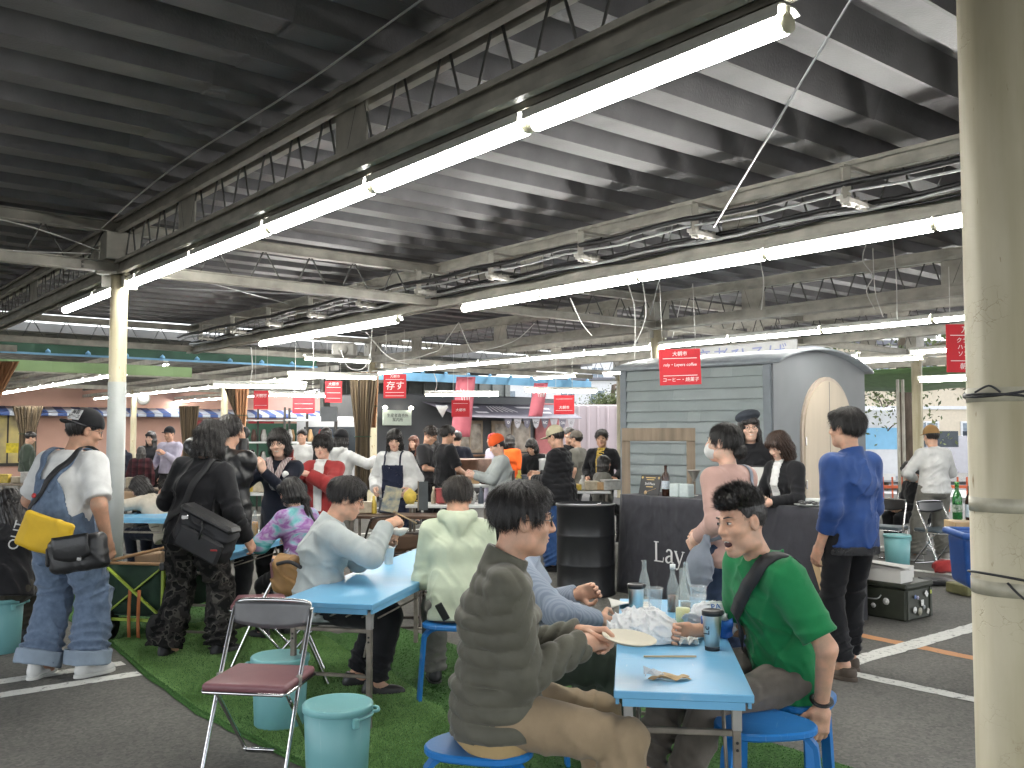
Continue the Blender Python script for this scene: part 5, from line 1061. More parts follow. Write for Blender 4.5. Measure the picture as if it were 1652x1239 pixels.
# ---------------------------------------------------------------- woman in pink sweater with mask
GP = dp(1182, 1000, 5.9); GP.z = 0
g = person('woman in dusty pink sweater with a face mask, standing with her back turned', GP, R_(38), H=1.70, build=.98, lod=2, sk=2, hair='bun', lean=2, head=(22, -2, 0), hands=((-.17, .14, .93), (.12, .28, .93)), poles=((-.4, -1, 0), (.5, -1, -.1)), curl=(.5, .6), top=dict(m=C_PINK, name='sweater', loose=.036, hem=-.13, fold=.009, sr=1.08, sleeve=.92), bottom=dict(m=C_DENIMD, loose=.022, hemr=.065), shoes=BLK, seed=51)
G_PINK = g; hc, Hm = g['head'], g['hm']; s_ = g['s']
V, F = net(lambda P: smax(smax(ell(P, A3(0, .045, -.055), (.064, .078, .062)), .03 - P[:, 1], .004), -ell(P, A3(0, .03, -.055), (.06, .078, .058)), .003), A3(-.1, 0, -.14), A3(.1, .15, .02), .0035); o = link('face_mask', np_mesh('face_mask', [((V * s_) @ Hm.T + hc, F)]), C_WHITE, g['obj'])
for sg in (-1, 1): b = MB(); b.tube([Hm @ A3(sg * .058, .055, -.035) * s_ + hc, Hm @ A3(sg * .076, .012, -.01) * s_ + hc], .0014, 5); b.tube([Hm @ A3(sg * .055, .05, -.08) * s_ + hc, Hm @ A3(sg * .076, .005, -.03) * s_ + hc], .0014, 5); b.obj('mask_loop', C_WHITE, g['obj'])
STRAPG = cloth('bag_grey', (.20, .22, .26))
strap(g, [A3(-.22, .03, .92), A3(-.12, -.17, 1.02), A3(.04, -.17, 1.2), A3(.13, -.07, 1.36), A3(.12, .06, 1.33)], .032, STRAPG, 'bag_strap', off=.008)
o = sdf_obj('tote_bag', STRAPG, None, lambda P: smin(ell(P, A3(0, 0, -.10), (.085, .055, .13)), rc(P, A3(.06, 0, .12), A3(.0, 0, -.05), .02, .055), .05) + folds(P, .012, 3, 1.2), A3(-.2, -.15, -.3), A3(.2, .15, .2), .008, g['w'](A3(-.29, .02, .86))); tag(o, 'blue-grey cloth shoulder bag hanging at the pink sweater', 'bag')
# ---------------------------------------------------------------- man in royal blue jacket
GP = gp(1378, 1092)
g = person('tall man in royal blue jacket and black trousers standing with his back turned', GP, R_(24), H=1.80, build=.95, lod=2, sk=1, hair='short', lean=-1, head=(16, -2, 0), hands=((-.225, .05, .86), (.16, .26, .98)), poles=((-.3, -1, 0), (.5, -1, -.2)), curl=(.35, .5), feet=((-.10, -.02, .085), (.12, .16, .085)), toe=(18, -10), top=dict(m=C_BLUE, name='jacket', loose=.036, hem=-.09, collar=.045, fold=.010, sr=1.15, sleeve=.80), bottom=dict(m=C_BLACK, loose=.028, hemr=.045, fold=.011, len=.93), shoes=dict(m=SH_BROWN, sole=SH_BROWN, flat=.75), seed=55)
G_BLUE = g
sdf_obj('rib_hem', C_CHAR, g['obj'], lambda P: smax(np.abs(g['sd_top'](P + A3(0, 0, .05)) + .004) - .006, np.abs(P[:, 2] - .835) - .03, .006), A3(-.3, -.3, .78), A3(.3, .3, .9), .009)
# ---------------------------------------------------------------- vendors behind the counter
GP = dp(1212, 900, 9.1); GP.z = 0
person('laughing vendor in beret, round glasses and black hoodie behind the counter', GP, R_(165), H=1.83, lod=2, sk=2, hair='bob', head=(10, 4, 6), hands=((-.2, .25, 1.0), (.2, .3, 1.0)), top=dict(m=C_BLACK, hood=True, loose=.035), bottom=dict(m=C_BLACK), shoes=BLK, smile=True, glasses=True, cap=('beret', mat('beret_felt', (.03, .036, .048), .9, bump=.3), 0), seed=61)
GP = dp(1274, 900, 8.35); GP.z = 0
g = person('woman with brown bob in black cardigan looking down behind the counter', GP, R_(118), H=1.66, build=.95, lod=2, sk=2, hair='bob', hcol='brown', lean=6, head=(2, 26, 0), hands=((-.14, .34, 1.0), (.16, .32, 1.0)), top=dict(m=C_BLACK, name='cardigan', loose=.036, hem=-.15), bottom=dict(m=C_BLACK), shoes=BLK, seed=63)
sdf_obj('blouse', C_WHITE, g['obj'], lambda P: smax(np.abs(g['sd_top'](P) - .010) - .006, smax(np.abs(P[:, 0]) - .05, -P[:, 1], .004), .004), A3(-.12, .0, 1.05), A3(.12, .3, 1.4), .01)
# ---------------------------------------------------------------- man in ochre cap at the right
GP = gp(1510, 905)
person('man in ochre cap and white shirt standing hands in front, seen from behind', GP, R_(10), H=1.72, build=1.05, lod=1, sk=1, hair='short', head=(-5, 5, 0), hands=((-.12, .24, 1.02), (.12, .24, 1.02)), poles=((-1, -.4, -.2), (1, -.4, -.2)), feet=((-.22, .05, .085), (.16, .05, .085)), toe=(25, -10), top=dict(m=C_WHITE, loose=.045, hem=-.06, fold=.012), bottom=dict(m=C_GREYP, loose=.045, hemr=.07), shoes=dict(m=SH_GREY, sole=SOLE_W), cap=('cap', mat('ochre_cap', (.33, .19, .07), .85), 0), seed=65)
GP = dp(1487, 880, 12.6); GP.z = 0
person('dark haired person in black sitting on a chair behind the blue jacket', GP, R_(100), H=1.65, lod=1, sk=2, hair='bob', pelvis=(0, 0, .48), lean=12, head=(0, 15, 0), feet=((-.1, .4, .085), (.1, .4, .085)), hands=((-.1, .35, .6), (.1, .35, .6)), top=dict(m=C_BLACK, loose=.035), bottom=dict(m=C_BLACK, loose=.02), shoes=dict(m=SH_WHITE, sole=SOLE_W), seed=67)

# ---------------------------------------------------------------- people further back: (label, px of body, head-top py, depth, yaw, height, options)
def far(label, px, Y, yaw, H, lod=0, **k):
    q = dp(px, 800, Y); return person(label, Vector((q.x, q.y, 0)), R_(yaw), H=H, lod=lod, **dict(group='people further back', **k))
g = far('woman in white blouse and dark apron behind the middle stall', 637, 11.2, 172, 1.68, 1, sk=2, hair='bob', head=(10, 16, 0), hands=((-.2, .14, .93), (.2, .14, .93)), poles=((-.4, -1, 0), (.4, -1, 0)), top=dict(m=C_WHITE, loose=.045, hem=-.06, wide=True), bottom=dict(m=C_APRON, skirt=.45), shoes=BLK, seed=71)
sdf_obj('apron', C_APRON, g['obj'], lambda P: smax(np.abs(g['sd_top'](P) - .008) - .008, smax(smax(np.abs(P[:, 0]) - .13, -P[:, 1], .004), P[:, 2] - 1.22, .004), .004), A3(-.2, 0, .8), A3(.2, .35, 1.3), .012)
for sg in (-1, 1): strap(g, [A3(sg * .10, .15, 1.2), A3(sg * .10, .11, 1.36), A3(sg * .09, 0, g['neck'][2] - .01)], .02, C_APRON, 'apron_strap', off=.01)
far('curly haired man in charcoal T-shirt looking down', 688, 14.0, -110, 1.74, 1, sk=1, hair='curly', hcol='soft', head=(0, 24, 0), hands=((-.1, .3, 1.05), (.14, .32, 1.05)), top=dict(m=C_CHAR, sleeve=.42, loose=.04, sr=1.2), bottom=dict(m=C_BLACK), shoes=BLK, seed=73)
far('man in black T-shirt standing beside the curly haired man', 718, 13.6, -58, 1.74, 1, sk=1, hair='short', head=(-10, 4, 0), hands=(None, (.2, .3, .95)), top=dict(m=C_BLACK, sleeve=.45, loose=.04, sr=1.2), bottom=dict(m=C_BLACK), shoes=BLK, seed=75)
far('red haired woman in black behind the curly haired man', 668, 16.5, 160, 1.58, hair='long', hcol='red', top=dict(m=C_BLACK), bottom=dict(m=C_BLACK), shoes=BLK, seed=77, sk=2)
far('woman in black looking over the shoulder of the curly haired man', 699, 16.0, 150, 1.62, hair='bob', top=dict(m=C_BLACK), bottom=dict(m=C_BLACK), shoes=BLK, seed=78, sk=2)
far('person with black backpack in front of the food truck window', 737, 15.5, 10, 1.66, hair='short', hands=((-.2, .2, 1.0), (.2, .2, 1.0)), top=dict(m=C_NAVY, loose=.06), bottom=dict(m=C_BLACK), shoes=BLK, seed=79)
far('woman in orange beanie and pale grey jacket holding a paper', 808, 11.8, 100, 1.60, 1, sk=2, hair='bun', head=(6, 22, 0), hands=((-.06, .34, 1.06), (.1, .34, 1.08)), top=dict(m=C_GREY, name='jacket', loose=.045, hem=-.05), bottom=dict(m=C_BLACK), shoes=BLK, cap=('beanie', mat('orange_knit', (.75, .10, .015), .85, bump=.4, bscale=90), 0), seed=81)
far('bystander in pink with an orange back behind the orange beanie', 822, 16.8, -20, 1.60, hair='bob', top=dict(m=C_ORANGE, loose=.04), bottom=dict(m=C_LILAC), shoes=BLK, seed=83); far('person in pale pink with red headscarf behind the orange beanie', 797, 16.3, 120, 1.62, hair='bob', hcol='red', top=dict(m=C_LILAC, loose=.05), bottom=dict(m=C_LILAC), shoes=BLK, seed=84, cap=('scarf', C_RED, 0))
far('person in cream cap, black down jacket and blue trousers', 903, 10.9, 62, 1.72, 1, sk=1, hair='short', head=(-4, 18, 0), hands=((-.06, .30, 1.05), (.12, .32, 1.10)), top=dict(m=C_BLACK, puffer=True, name='down_jacket', loose=.05, hem=-.14), bottom=dict(m=C_BLUEP, loose=.06, hemr=.09), shoes=BLK, cap=('cap', mat('cream_cap', (.42, .38, .26), .85), 0), seed=85)
far('grey haired man behind the cream cap', 918, 15.4, 190, 1.72, hair='short', hcol='grey', top=dict(m=C_BLACK), bottom=dict(m=C_BLACK), shoes=BLK, seed=87); far('man in brown cap and towel at the bright opening', 933, 14.6, 60, 1.66, hair='short', top=dict(m=C_GREYP, sleeve=.42, loose=.04), bottom=dict(m=C_CHAR), shoes=BLK, cap=('cap', C_TAUPE, 0), seed=88)
g = far('man in black jacket over yellow shirt at the bright opening', 972, 13.4, 158, 1.68, 1, sk=1, hair='short', head=(10, 4, 0), hands=((-.26, .22, .95), (.2, .1, .95)), top=dict(m=C_BLACK, name='jacket', loose=.045, hem=-.1), bottom=dict(m=C_BLACK), shoes=BLK, seed=89)
sdf_obj('yellow_shirt', C_YEL, g['obj'], lambda P: smax(np.abs(g['sd_top'](P) - .004) - .005, smax(np.abs(P[:, 0]) - .06, -P[:, 1], .004), .004), A3(-.12, .0, .85), A3(.12, .35, 1.42), .012)
far('dark haired child sitting in grey behind the black drum', 972, 12.4, -70, 1.40, hair='bob', pelvis=(0, 0, .66), feet=((-.1, .3, .2), (.1, .3, .2)), top=dict(m=C_GREYP, loose=.03), bottom=dict(m=C_CHAR), shoes=BLK, seed=91, sk=2); far('person in black bent over the stall left of the cream cap', 871, 14.6, 150, 1.60, hair='bob', lean=24, head=(0, 30, 0), top=dict(m=C_BLACK, loose=.04), bottom=dict(m=C_BLACK), shoes=BLK, seed=92)
far('person in white hoodie with black knit cap seen from behind', 548, 12.5, -28, 1.66, 1, hair='long', hands=((-.2, .3, 1.1), (.32, .34, 1.24)), top=dict(m=C_WHITE, name='hoodie', hood=True, loose=.05, hem=-.12), bottom=dict(m=C_GREYP), shoes=BLK, seed=93, cap=('beanie', C_BLACK, 0)); far('dark haired person behind the white hoodie', 526, 15.0, 165, 1.72, hair='bob', top=dict(m=C_BLACK), bottom=dict(m=C_BLACK), shoes=BLK, seed=94)
far('person in white cap behind the photographer', 345, 14, 150, 1.70, hair='short', top=dict(m=C_BLACK), bottom=dict(m=C_BLACK), shoes=BLK, seed=95, cap=('cap', C_WHITE, 20))
far('woman with long black hair in dark coat at the far stalls', 243, 17.5, 172, 1.66, hair='long', top=dict(m=C_CHAR, name='coat', loose=.04, hem=-.35), bottom=dict(m=C_BLACK), shoes=BLK, seed=96, sk=2); far('man in white sweatshirt and black cap holding a phone at the far stalls', 273, 17.2, 170, 1.74, hair='short', hands=((-.05, .28, 1.22), (.28, .1, .95)), top=dict(m=C_LILAC, loose=.05), bottom=dict(m=C_CHAR), shoes=BLK, seed=97, cap=('cap', C_BLACK, 0), sk=1)
far('child in plaid coat with grey hood beside the long haired woman', 226, 16.8, 15, 1.38, hair='long', hcol='grey', top=dict(m=C_PLAID, name='coat', loose=.06, hem=-.25), bottom=dict(m=C_BLACK), shoes=BLK, seed=98); far('boy in black hooded jacket beside the white column', 193, 17.6, -150, 1.50, hair='short', head=(0, 20, 0), top=dict(m=C_NAVY, hood=True, loose=.04), bottom=dict(m=C_BLACK), shoes=BLK, seed=99)
far('person in dark green jacket in front of the far shop windows', 42, 19.0, -60, 1.66, hair='short', head=(0, 18, 0), top=dict(m=C_DKGREEN, name='jacket', loose=.05), bottom=dict(m=C_BLACK), shoes=BLK, seed=100); far('bearded cook in white shirt high behind the stall counter', 487, 16.4, 175, 1.70, hair='short', top=dict(m=C_WHITE, loose=.04), bottom=dict(m=C_CHAR), shoes=BLK, seed=101)
# ================================================================== furniture and goods
TBLUE = mat('table_blue', (.15, .40, .63), .34, var=.10, scale=2.2, bump=.03, bscale=30, rvar=.08, spec=.5); TEDGE = mat('table_edge', (.14, .38, .60), .45, var=.06)
TLEG = mat('table_leg_steel', (.20, .175, .145), .45, metal=.45, var=.3, scale=14); TLEGC = mat('leg_collar', (.33, .32, .30), .4, metal=.4)
CHROME = mat('chrome', (.62, .62, .62), .16, metal=1., var=.06, scale=30); VINYL = mat('seat_maroon', (.20, .085, .095), .45, var=.1, bump=.08, bscale=90); VBACK = mat('backrest_grey', (.10, .10, .105), .3, var=.15, metal=.2)
SBLUE = mat('stool_blue', (.010, .145, .42), .42, var=.10, scale=5, bump=.05); TEAL = mat('bucket_teal', (.15, .36, .375), .42, var=.06, scale=4, bump=.03); TEAL2 = mat('bucket_lid', (.17, .40, .41), .40, var=.05)
WOOD = mat('pale_wood', (.42, .29, .155), .65, var=.25, scale=9, stretch=(1, 1, .12), bump=.15); WOODB = mat('brown_wood', (.085, .045, .025), .5, var=.3, scale=9, stretch=(.2, 1, 1)); WOODO = mat('old_wood', (.23, .18, .13), .75, var=.3, scale=12, stretch=(1, 1, .1), bump=.2)
PLASTW = mat('white_plastic', (.62, .63, .62), .4, var=.04); PAPER = mat('paper_white', (.60, .59, .56), .8, var=.05); CARD = mat('cardboard', (.33, .22, .13), .8, var=.12)
GLASS = mat('clear_glass', (.62, .68, .66), .05, var=0, alpha=.24); GGREEN = mat('green_glass', (.015, .16, .03), .08, var=0, alpha=.85); GBROWN = mat('brown_glass', (.03, .011, .006), .1, var=0); CUPC = mat('clear_cup', (.72, .74, .74), .12, var=0, alpha=.32); JUICE = mat('orange_juice', (.72, .28, .02), .3, var=.05); LEMON = mat('pale_lemon', (.62, .60, .25), .3, var=.05); COLA = mat('amber_liquid', (.10, .035, .012), .2, var=.1)
def scuff(m, amt=.35, light=(.62, .68, .72)):
    """fine scratches and faint smears on a painted surface"""
    n, l = m.node_tree.nodes, m.node_tree.links; b = n['Principled BSDF']; old = b.inputs['Base Color'].links[0].from_socket; tc = [x for x in n if x.type == 'TEX_COORD'][0]; fac = None
    for sc, st, lo, hi in ((5, (1, 26, 1), .66, .74), (5, (22, 1.5, 2), .67, .75), (3.2, (1, 1, 1), .60, .85)):
        mp = n.new('ShaderNodeMapping'); mp.inputs['Scale'].default_value = st; mp.inputs['Rotation'].default_value = (0, 0, .4 * sc); l.new(tc.outputs['Object'], mp.inputs[0]); t = n.new('ShaderNodeTexNoise'); t.inputs['Scale'].default_value = sc; t.inputs['Detail'].default_value = 6; l.new(mp.outputs[0], t.inputs['Vector'])
        mr = n.new('ShaderNodeMapRange'); mr.inputs[1].default_value = lo; mr.inputs[2].default_value = hi; l.new(t.outputs['Fac'], mr.inputs[0])
        if fac is None: fac = mr.outputs[0]
        else: mx = n.new('ShaderNodeMath'); mx.operation = 'MAXIMUM'; l.new(fac, mx.inputs[0]); l.new(mr.outputs[0], mx.inputs[1]); fac = mx.outputs[0]
    mu = n.new('ShaderNodeMath'); mu.operation = 'MULTIPLY'; mu.inputs[1].default_value = amt; l.new(fac, mu.inputs[0]); mix = n.new('ShaderNodeMixRGB'); l.new(mu.outputs[0], mix.inputs[0]); l.new(old, mix.inputs[1]); mix.inputs[2].default_value = tuple(light) + (1,); l.new(mix.outputs[0], b.inputs['Base Color'])
scuff(TBLUE); scuff(SBLUE, .3, (.30, .42, .55)); scuff(TEAL, .3, (.45, .55, .55)); scuff(TEAL2, .3, (.50, .60, .60))
BLACKP = mat('black_plastic', (.018, .018, .02), .35, var=.1)

def folding_table(label, p, rz, L, W, h=.70, group='blue folding tables'):
    """p = near left corner of the top, long side along local +Y"""
    t = thing('folding_table', label, 'table', (p[0], p[1], 0), rz, group)
    part('table_top', TBLUE, t, 'box', (W / 2, L / 2, h - .014), (W, L, .028), .003)
    b = MB(); b.bar((.012, .03, h - .04), (.012, L - .03, h - .04), .012, .03); b.bar((W - .012, .03, h - .04), (W - .012, L - .03, h - .04), .012, .03); b.bar((.03, .012, h - .04), (W - .03, .012, h - .04), .012, .03); b.bar((.03, L - .012, h - .04), (W - .03, L - .012, h - .04), .012, .03); b.obj('apron_rail', TEDGE, t)
    for y in (.10, L - .10):
        for x in (.05, W - .05):
            o = part('leg', TLEG, t, 'box', (x, y, (h - .07) / 2), (.028, .028, h - .085), .003); part('leg_collar', TLEGC, o, 'box', (x, y, h - .10), (.034, .034, .10), .003)
            for z in (h - .19, h - .215): part('rivet', SH_BLACK, o, 'tube', [(x, y - .0145, z), (x, y - .018, z)], .0055, 8)
        for z in (h - .16, .30, .10) if y < L / 2 else (h - .16, .12): part('crossbar', TLEG, t, 'bar', (.064, y, z), (W - .064, y, z), .018, .022 if z > .4 else .018, (0, 0, 1), .003)
        sy = 1 if y < L / 2 else -1
        for x in (.085, W - .085): part('brace', TLEG, t, 'tube', [(x, y + sy * .01, h - .30), (x, y + sy * .17, h - .055)], .007, 6)
    for i in range(5): part('shelf_rail', TLEG, t, 'tube', [(.08 + (W - .16) * i / 4, .30, h - .13), (.08 + (W - .16) * i / 4, L - .30, h - .13)], .005, 6)
    return t
p1, q1 = gp(990, 1114, .7), gp(1217, 1123, .7); T1 = folding_table('blue folding table in the right foreground holding bottles and tumblers', p1, math.atan2(q1.y - p1.y, q1.x - p1.x) + R_(1.0), 1.82, .48)
p2 = gp(447, 969, .7); T2 = folding_table('blue folding table in the middle with one paper cup', p2, R_(-13), 2.25, .54)
p3 = gp(368, 894, .7); T3 = folding_table('blue folding table behind the camouflage trousers with soft drink bottles', (p3.x - .48, p3.y + .07), R_(-8.5), 1.35, .48)
p4 = gp(275, 836, .7); T4 = folding_table('blue folding table at the left behind the white column', (p4.x - .75, p4.y + .1), R_(-10), 1.1, .75)
# ---- bent-leg stools
def make_stool():
    t = bpy.data.objects.new('stool', None); COL.objects.link(t)
    pts = []
    for k in range(48):
        a = 2 * PI * k / 48; r = .185 * (1 + .10 * math.cos(3 * a)); pts.append((r * math.cos(a), r * math.sin(a)))
    b = MB(); sc = lambda f: [(x * f, y * f) for x, y in pts]; lay = [(.97, .420), (1.0, .426), (1.0, .441), (.965, .447)]; n_ = 48
    vs = [(x, y, z) for f, z in lay for x, y in sc(f)]; fs = [(i * n_ + k, i * n_ + (k + 1) % n_, (i + 1) * n_ + (k + 1) % n_, (i + 1) * n_ + k) for i in range(3) for k in range(n_)] + [tuple(range(n_))[::-1], tuple(3 * n_ + k for k in range(n_))]
    b.add(vs, fs); b.obj('seat', SBLUE, t)
    for k in range(3):
        a = 2 * PI * k / 3; d = Vector((math.cos(a), math.sin(a), 0)); sd = Vector((-d.y, d.x, 0)); b = MB()
        path = smooth_path([d * .06 + Vector((0, 0, .412)), d * .145 + Vector((0, 0, .411)), d * .185 + Vector((0, 0, .385)), d * .20 + Vector((0, 0, .33)), d * .225 + Vector((0, 0, .0))], 5); n_ = len(path); vs = []
        for i, q in enumerate(path):
            tg = (path[min(i + 1, n_ - 1)] - path[max(i - 1, 0)]).normalized(); nn = sd.cross(tg).normalized()
            for s1, s2 in ((-1, -1), (1, -1), (1, 1), (-1, 1)): vs.append(q + sd * s1 * .024 + nn * s2 * .009)
        b.add(vs, [(i * 4 + j, i * 4 + (j + 1) % 4, i * 4 + 4 + (j + 1) % 4, i * 4 + 4 + j) for i in range(n_ - 1) for j in range(4)] + [(0, 1, 2, 3), ((n_ - 1) * 4 + 3, (n_ - 1) * 4 + 2, (n_ - 1) * 4 + 1, (n_ - 1) * 4)]); b.obj('leg', SBLUE, t)
    return t
st = make_stool(); first = True
for label, p, rz in (('empty blue stool in the right foreground under the table end', gp(1228, 1178, .44), -22), ('blue stool under the man in the green T-shirt', G_GREEN['w'](A3(0, -.03, 0)), 32), ('blue stool under the man in the quilted jacket', G_PUFF['w'](A3(0, -.05, 0)), 75), ('blue stool under the man in the pale green hoodie', dp(738, 1000, 5.62), 200), ('blue stool under the man in the striped shirt', dp(838, 1000, 4.48), 10)):
    o = st if first else copy_tree(st); first = False; o.location = (p[0], p[1], 0); o.rotation_euler = (0, 0, R_(rz)); o.scale = (1.04, 1.04, 1.07); tag(o, label, 'stool', 'blue bent-leg stools')
# ---- lidded buckets used as seats
def make_bucket():
    t = bpy.data.objects.new('lidded_bucket', None); COL.objects.link(t)
    b = MB(); b.lathe([(.128, .0), (.133, .004), (.150, .375), (.146, .377)], 40); b.obj('bucket', TEAL, t)
    b = MB(); b.lathe([(.155, .362), (.158, .365), (.158, .385), (.154, .391), (.140, .392), (.13, .390), (0, .391)], 40, caps=False); b.obj('lid', TEAL2, t)
    b = MB(); b.tube([(.156 * math.cos(a), .156 * math.sin(a) , .345 - .05 * math.sin(a) ** 2 * 0 + .0) for a in np.arange(R_(-62), R_(63), R_(5))], .007, 8); b.tube(smooth_path([(.150, -.03, .352), (.178, -.02, .352), (.178, .03, .352), (.150, .04, .352)]), .008, 8)
    for a in (-62, 62): b.box((.158 * math.cos(R_(a)), .158 * math.sin(R_(a)), .335), (.02, .03, .045), .005, None, R_(a))
    b.obj('handle', TEAL2, t); return t
bk = make_bucket(); first = True
for label, p, rz in (('teal lidded bucket in the foreground beside the folding chair', gp(545, 1133, .392), 12), ('teal lidded bucket half under the middle table', gp(470, 1040, .392) + Vector((0, -.25, 0)), 190), ('teal lidded bucket under the person at the left edge', dp(4, 900, 6.9), 30), ('teal lidded bucket behind the man in the blue jacket', gp(1447, 862, .392), 60)):
    o = bk if first else copy_tree(bk); first = False; o.location = (p[0], p[1], 0); o.rotation_euler = (0, 0, R_(rz)); tag(o, label, 'bucket', 'teal lidded buckets')
# ---- tube folding chairs; local: faces +Y
def make_chair(seatm, backm, frame):
    t = bpy.data.objects.new('folding_chair', None); COL.objects.link(t); w = .20
    P_ = [(-w, .19, .012), (-w, .02, .40), (-w, -.13, .70), (-w + .01, -.145, .735), (-w + .05, -.155, .765), (w - .05, -.155, .765), (w - .01, -.145, .735), (w, -.13, .70), (w, .02, .40), (w, .19, .012)]
    b = MB(); b.tube(smooth_path(P_, 5), .0105, 8, False); b.tube(smooth_path([(-w, .19, .02), (-w + .012, .20, .012), (w - .012, .20, .012), (w, .19, .02)], 4), .0105, 8); b.obj('front_frame', frame, t)
    b = MB(); b.tube(smooth_path([(-w + .025, .12, .40), (-w + .025, -.20, .05), (-w + .035, -.215, .014), (-w + .07, -.22, .012), (w - .07, -.22, .012), (w - .035, -.215, .014), (w - .025, -.20, .05), (w - .025, .12, .40)], 5), .0095, 8); b.obj('rear_legs', frame, t)
    o = sdf_obj('seat', seatm, t, lambda P: rbox(P * A3(1, 1, 1), A3(0, .0, .425), (.205, .20, .020), .018), A3(-.24, -.24, .38), A3(.24, .24, .47), .009)
    b = MB(); b.tube([(x, y, .405) for x, y in ((-.19, .205), (.19, .205), (.205, .18), (.205, -.18), (.18, -.205), (-.18, -.205), (-.205, -.18), (-.205, .18))], .008, 6, closed=True); b.obj('seat_rim', frame, t)
    b = MB(); b.grid(lambda a, c: (-.195 + .39 * a, -.128 - .035 * math.sin(PI * a) - .012 * c, .625 + .135 * c - (.03 if 0 else 0) * a + .0 - .035 * (2 * a - 1) ** 2 * (1 - c) * -1), 14, 6, True, .012); b.obj('backrest', backm, t)
    for s_ in (-1, 1): part('hinge', mat('hinge_plastic', (.27, .25, .22), .5), t, 'box', (s_ * (w - .002), .015, .42), (.028, .03, .06), .006)
    return t
ch = make_chair(VINYL, VBACK, CHROME); ch2 = make_chair(VINYL, VINYL, CHROME); ch3 = make_chair(mat('seat_slate', (.05, .07, .085), .5), BLACKP, CHROME); ch4 = make_chair(WOODB, WOODB, mat('dark_tube', (.05, .04, .035), .4, metal=.5))
for c0, rows in ((ch, [('chrome folding chair with maroon seat in the left foreground', gp(420, 1092, .43), 172), ('folding chair with green sheen on its back behind the middle table', dp(425, 940, 6.55), 100)]), (ch2, [('maroon folding chair carrying the tan shoulder bag', dp(480, 950, 6.05), -75)]),
                 (ch3, [('black backed folding chair behind the blue jacket', gp(1478, 835, .43), 165), ('black folding chair partly hidden by the blue jacket', gp(1430, 850, .43), 140), ('folding chair under the seated person in black', dp(1490, 880, 12.7), 100), ('folding chair beside the ochre cap man', dp(1515, 860, 11.3), 200)]),
                 (ch4, [('brown chair behind the pale green hoodie, back to the viewer', dp(645, 905, 7.9), 5), ('brown chair left of the stall with a comic on it', dp(612, 880, 9.4), 40), ('brown chair at the far side of the middle stall', dp(745, 870, 9.6), -20)])):
    f_ = True
    for label, p, rz in rows: o = c0 if f_ else copy_tree(c0); f_ = False; o.location = (p[0], p[1], 0); o.rotation_euler = (0, 0, R_(rz)); tag(o, label, 'chair', 'folding chairs')
o = sdf_obj('shoulder_bag', TAN, None, lambda P: smin(rbox(P, A3(0, 0, .0), (.20, .07, .11), .05), rc(P, A3(-.15, 0, .06), A3(.22, 0, .10), .05, .03), .06) + folds(P, .015, 8, 1.1), A3(-.3, -.16, -.2), A3(.3, .16, .2), .009); o.location = dp(500, 930, 5.75) + Vector((-.03, 0, 0)); o.rotation_euler = (0, 0, R_(-15)); tag(o, 'tan and black shoulder bag on the chair beside the grey jacket man', 'bag'); part('bag_strap', NYLON, o, 'tube', smooth_path([(-.15, -.07, .08), (-.05, -.10, .10), (.05, -.09, .06), (.12, -.08, .10)]), .012, 6)
# ---- folding wagon
t = thing('folding_wagon', 'dark green folding wagon with lime frame and black wheels', 'wagon', (gp(207, 1040).x, gp(207, 1040).y + .1, 0), R_(-12))
LIME = mat('lime_frame', (.30, .40, .04), .45, var=.1); WGRN = mat('wagon_canvas', (.012, .035, .02), .85, var=.2, bump=.2); RUB = mat('tyre_rubber', (.014, .014, .014), .8, bump=.3, bscale=60)
b = MB(); W_, L_, z0, z1 = .44, .80, .20, .58
b.grid(lambda a, c: (-W_ / 2 + W_ * a, .0 + .015 * math.sin(PI * a), z0 + (z1 - z0) * c), 6, 4, True, .006); b.grid(lambda a, c: (-W_ / 2 + W_ * a, L_, z0 + (z1 - z0) * c), 6, 4, True, .006)
for s_ in (-1, 1): b.grid(lambda a, c: (s_ * W_ / 2, L_ * a, z0 + (z1 - z0) * c - .03 * math.sin(PI * a) * c), 8, 4, True, .006)
b.box((0, L_ / 2, z0), (W_, L_, .01)); b.obj('canvas_box', WGRN, t)
for y in (-.015, L_ + .015):
    for s_ in (-1, 1):
        part('post', LIME, t, 'box', (s_ * (W_ / 2 + .03), y, .40), (.026, .026, .34), .004); part('corner_joint', BLACKP, t, 'box', (s_ * (W_ / 2 + .03), y, z1 - .0), (.05, .05, .06), .008); part('lower_joint', BLACKP, t, 'box', (s_ * (W_ / 2 + .03), y, z0 + .02), (.05, .05, .06), .008)
        part('frame_strut', LIME, t, 'bar', (s_ * W_ / 2, y - .012 * s_, z0 + .02), (-s_ * W_ / 2, y - .012 * s_, z1 - .02), .012, .026, (0, 1, 0))
    part('frame_foot', LIME, t, 'bar', (-W_ / 2 - .02, y, z0 - .03), (W_ / 2 + .02, y, z0 - .03), .026, .022)
for y in (-.02, L_ + .02):
    for s_ in (-1, 1):
        w0 = MB(); c = Vector((s_ * (W_ / 2 + .0), y, .115)); M_ = Matrix.Translation(c) @ Matrix.Rotation(PI / 2, 4, 'Y')
        w0.lathe([(.03, -.035), (.095, -.045), (.115, -.032), (.115, .032), (.095, .045), (.03, .035)], 28, (0, 0, 0), M_); wo = w0.obj('wheel', RUB, t); part('hub', BLACKP, wo, 'tube', [c + Vector((-.05, 0, 0)), c + Vector((.05, 0, 0))], .03, 14)
        part('fork', LIME, t, 'bar', c + Vector((s_ * .058, 0, 0)), Vector((s_ * (W_ / 2 + .03), y, z0)), .022, .012)
for x in (-.03, .05): part('orange_strap', mat('strap_orange', (.40, .13, .04), .8), t, 'grid', lambda a, c: (x + .028 * a, -.035 - .01 * math.sin(3 * c), .40 - .36 * c), 1, 6, True, .003)
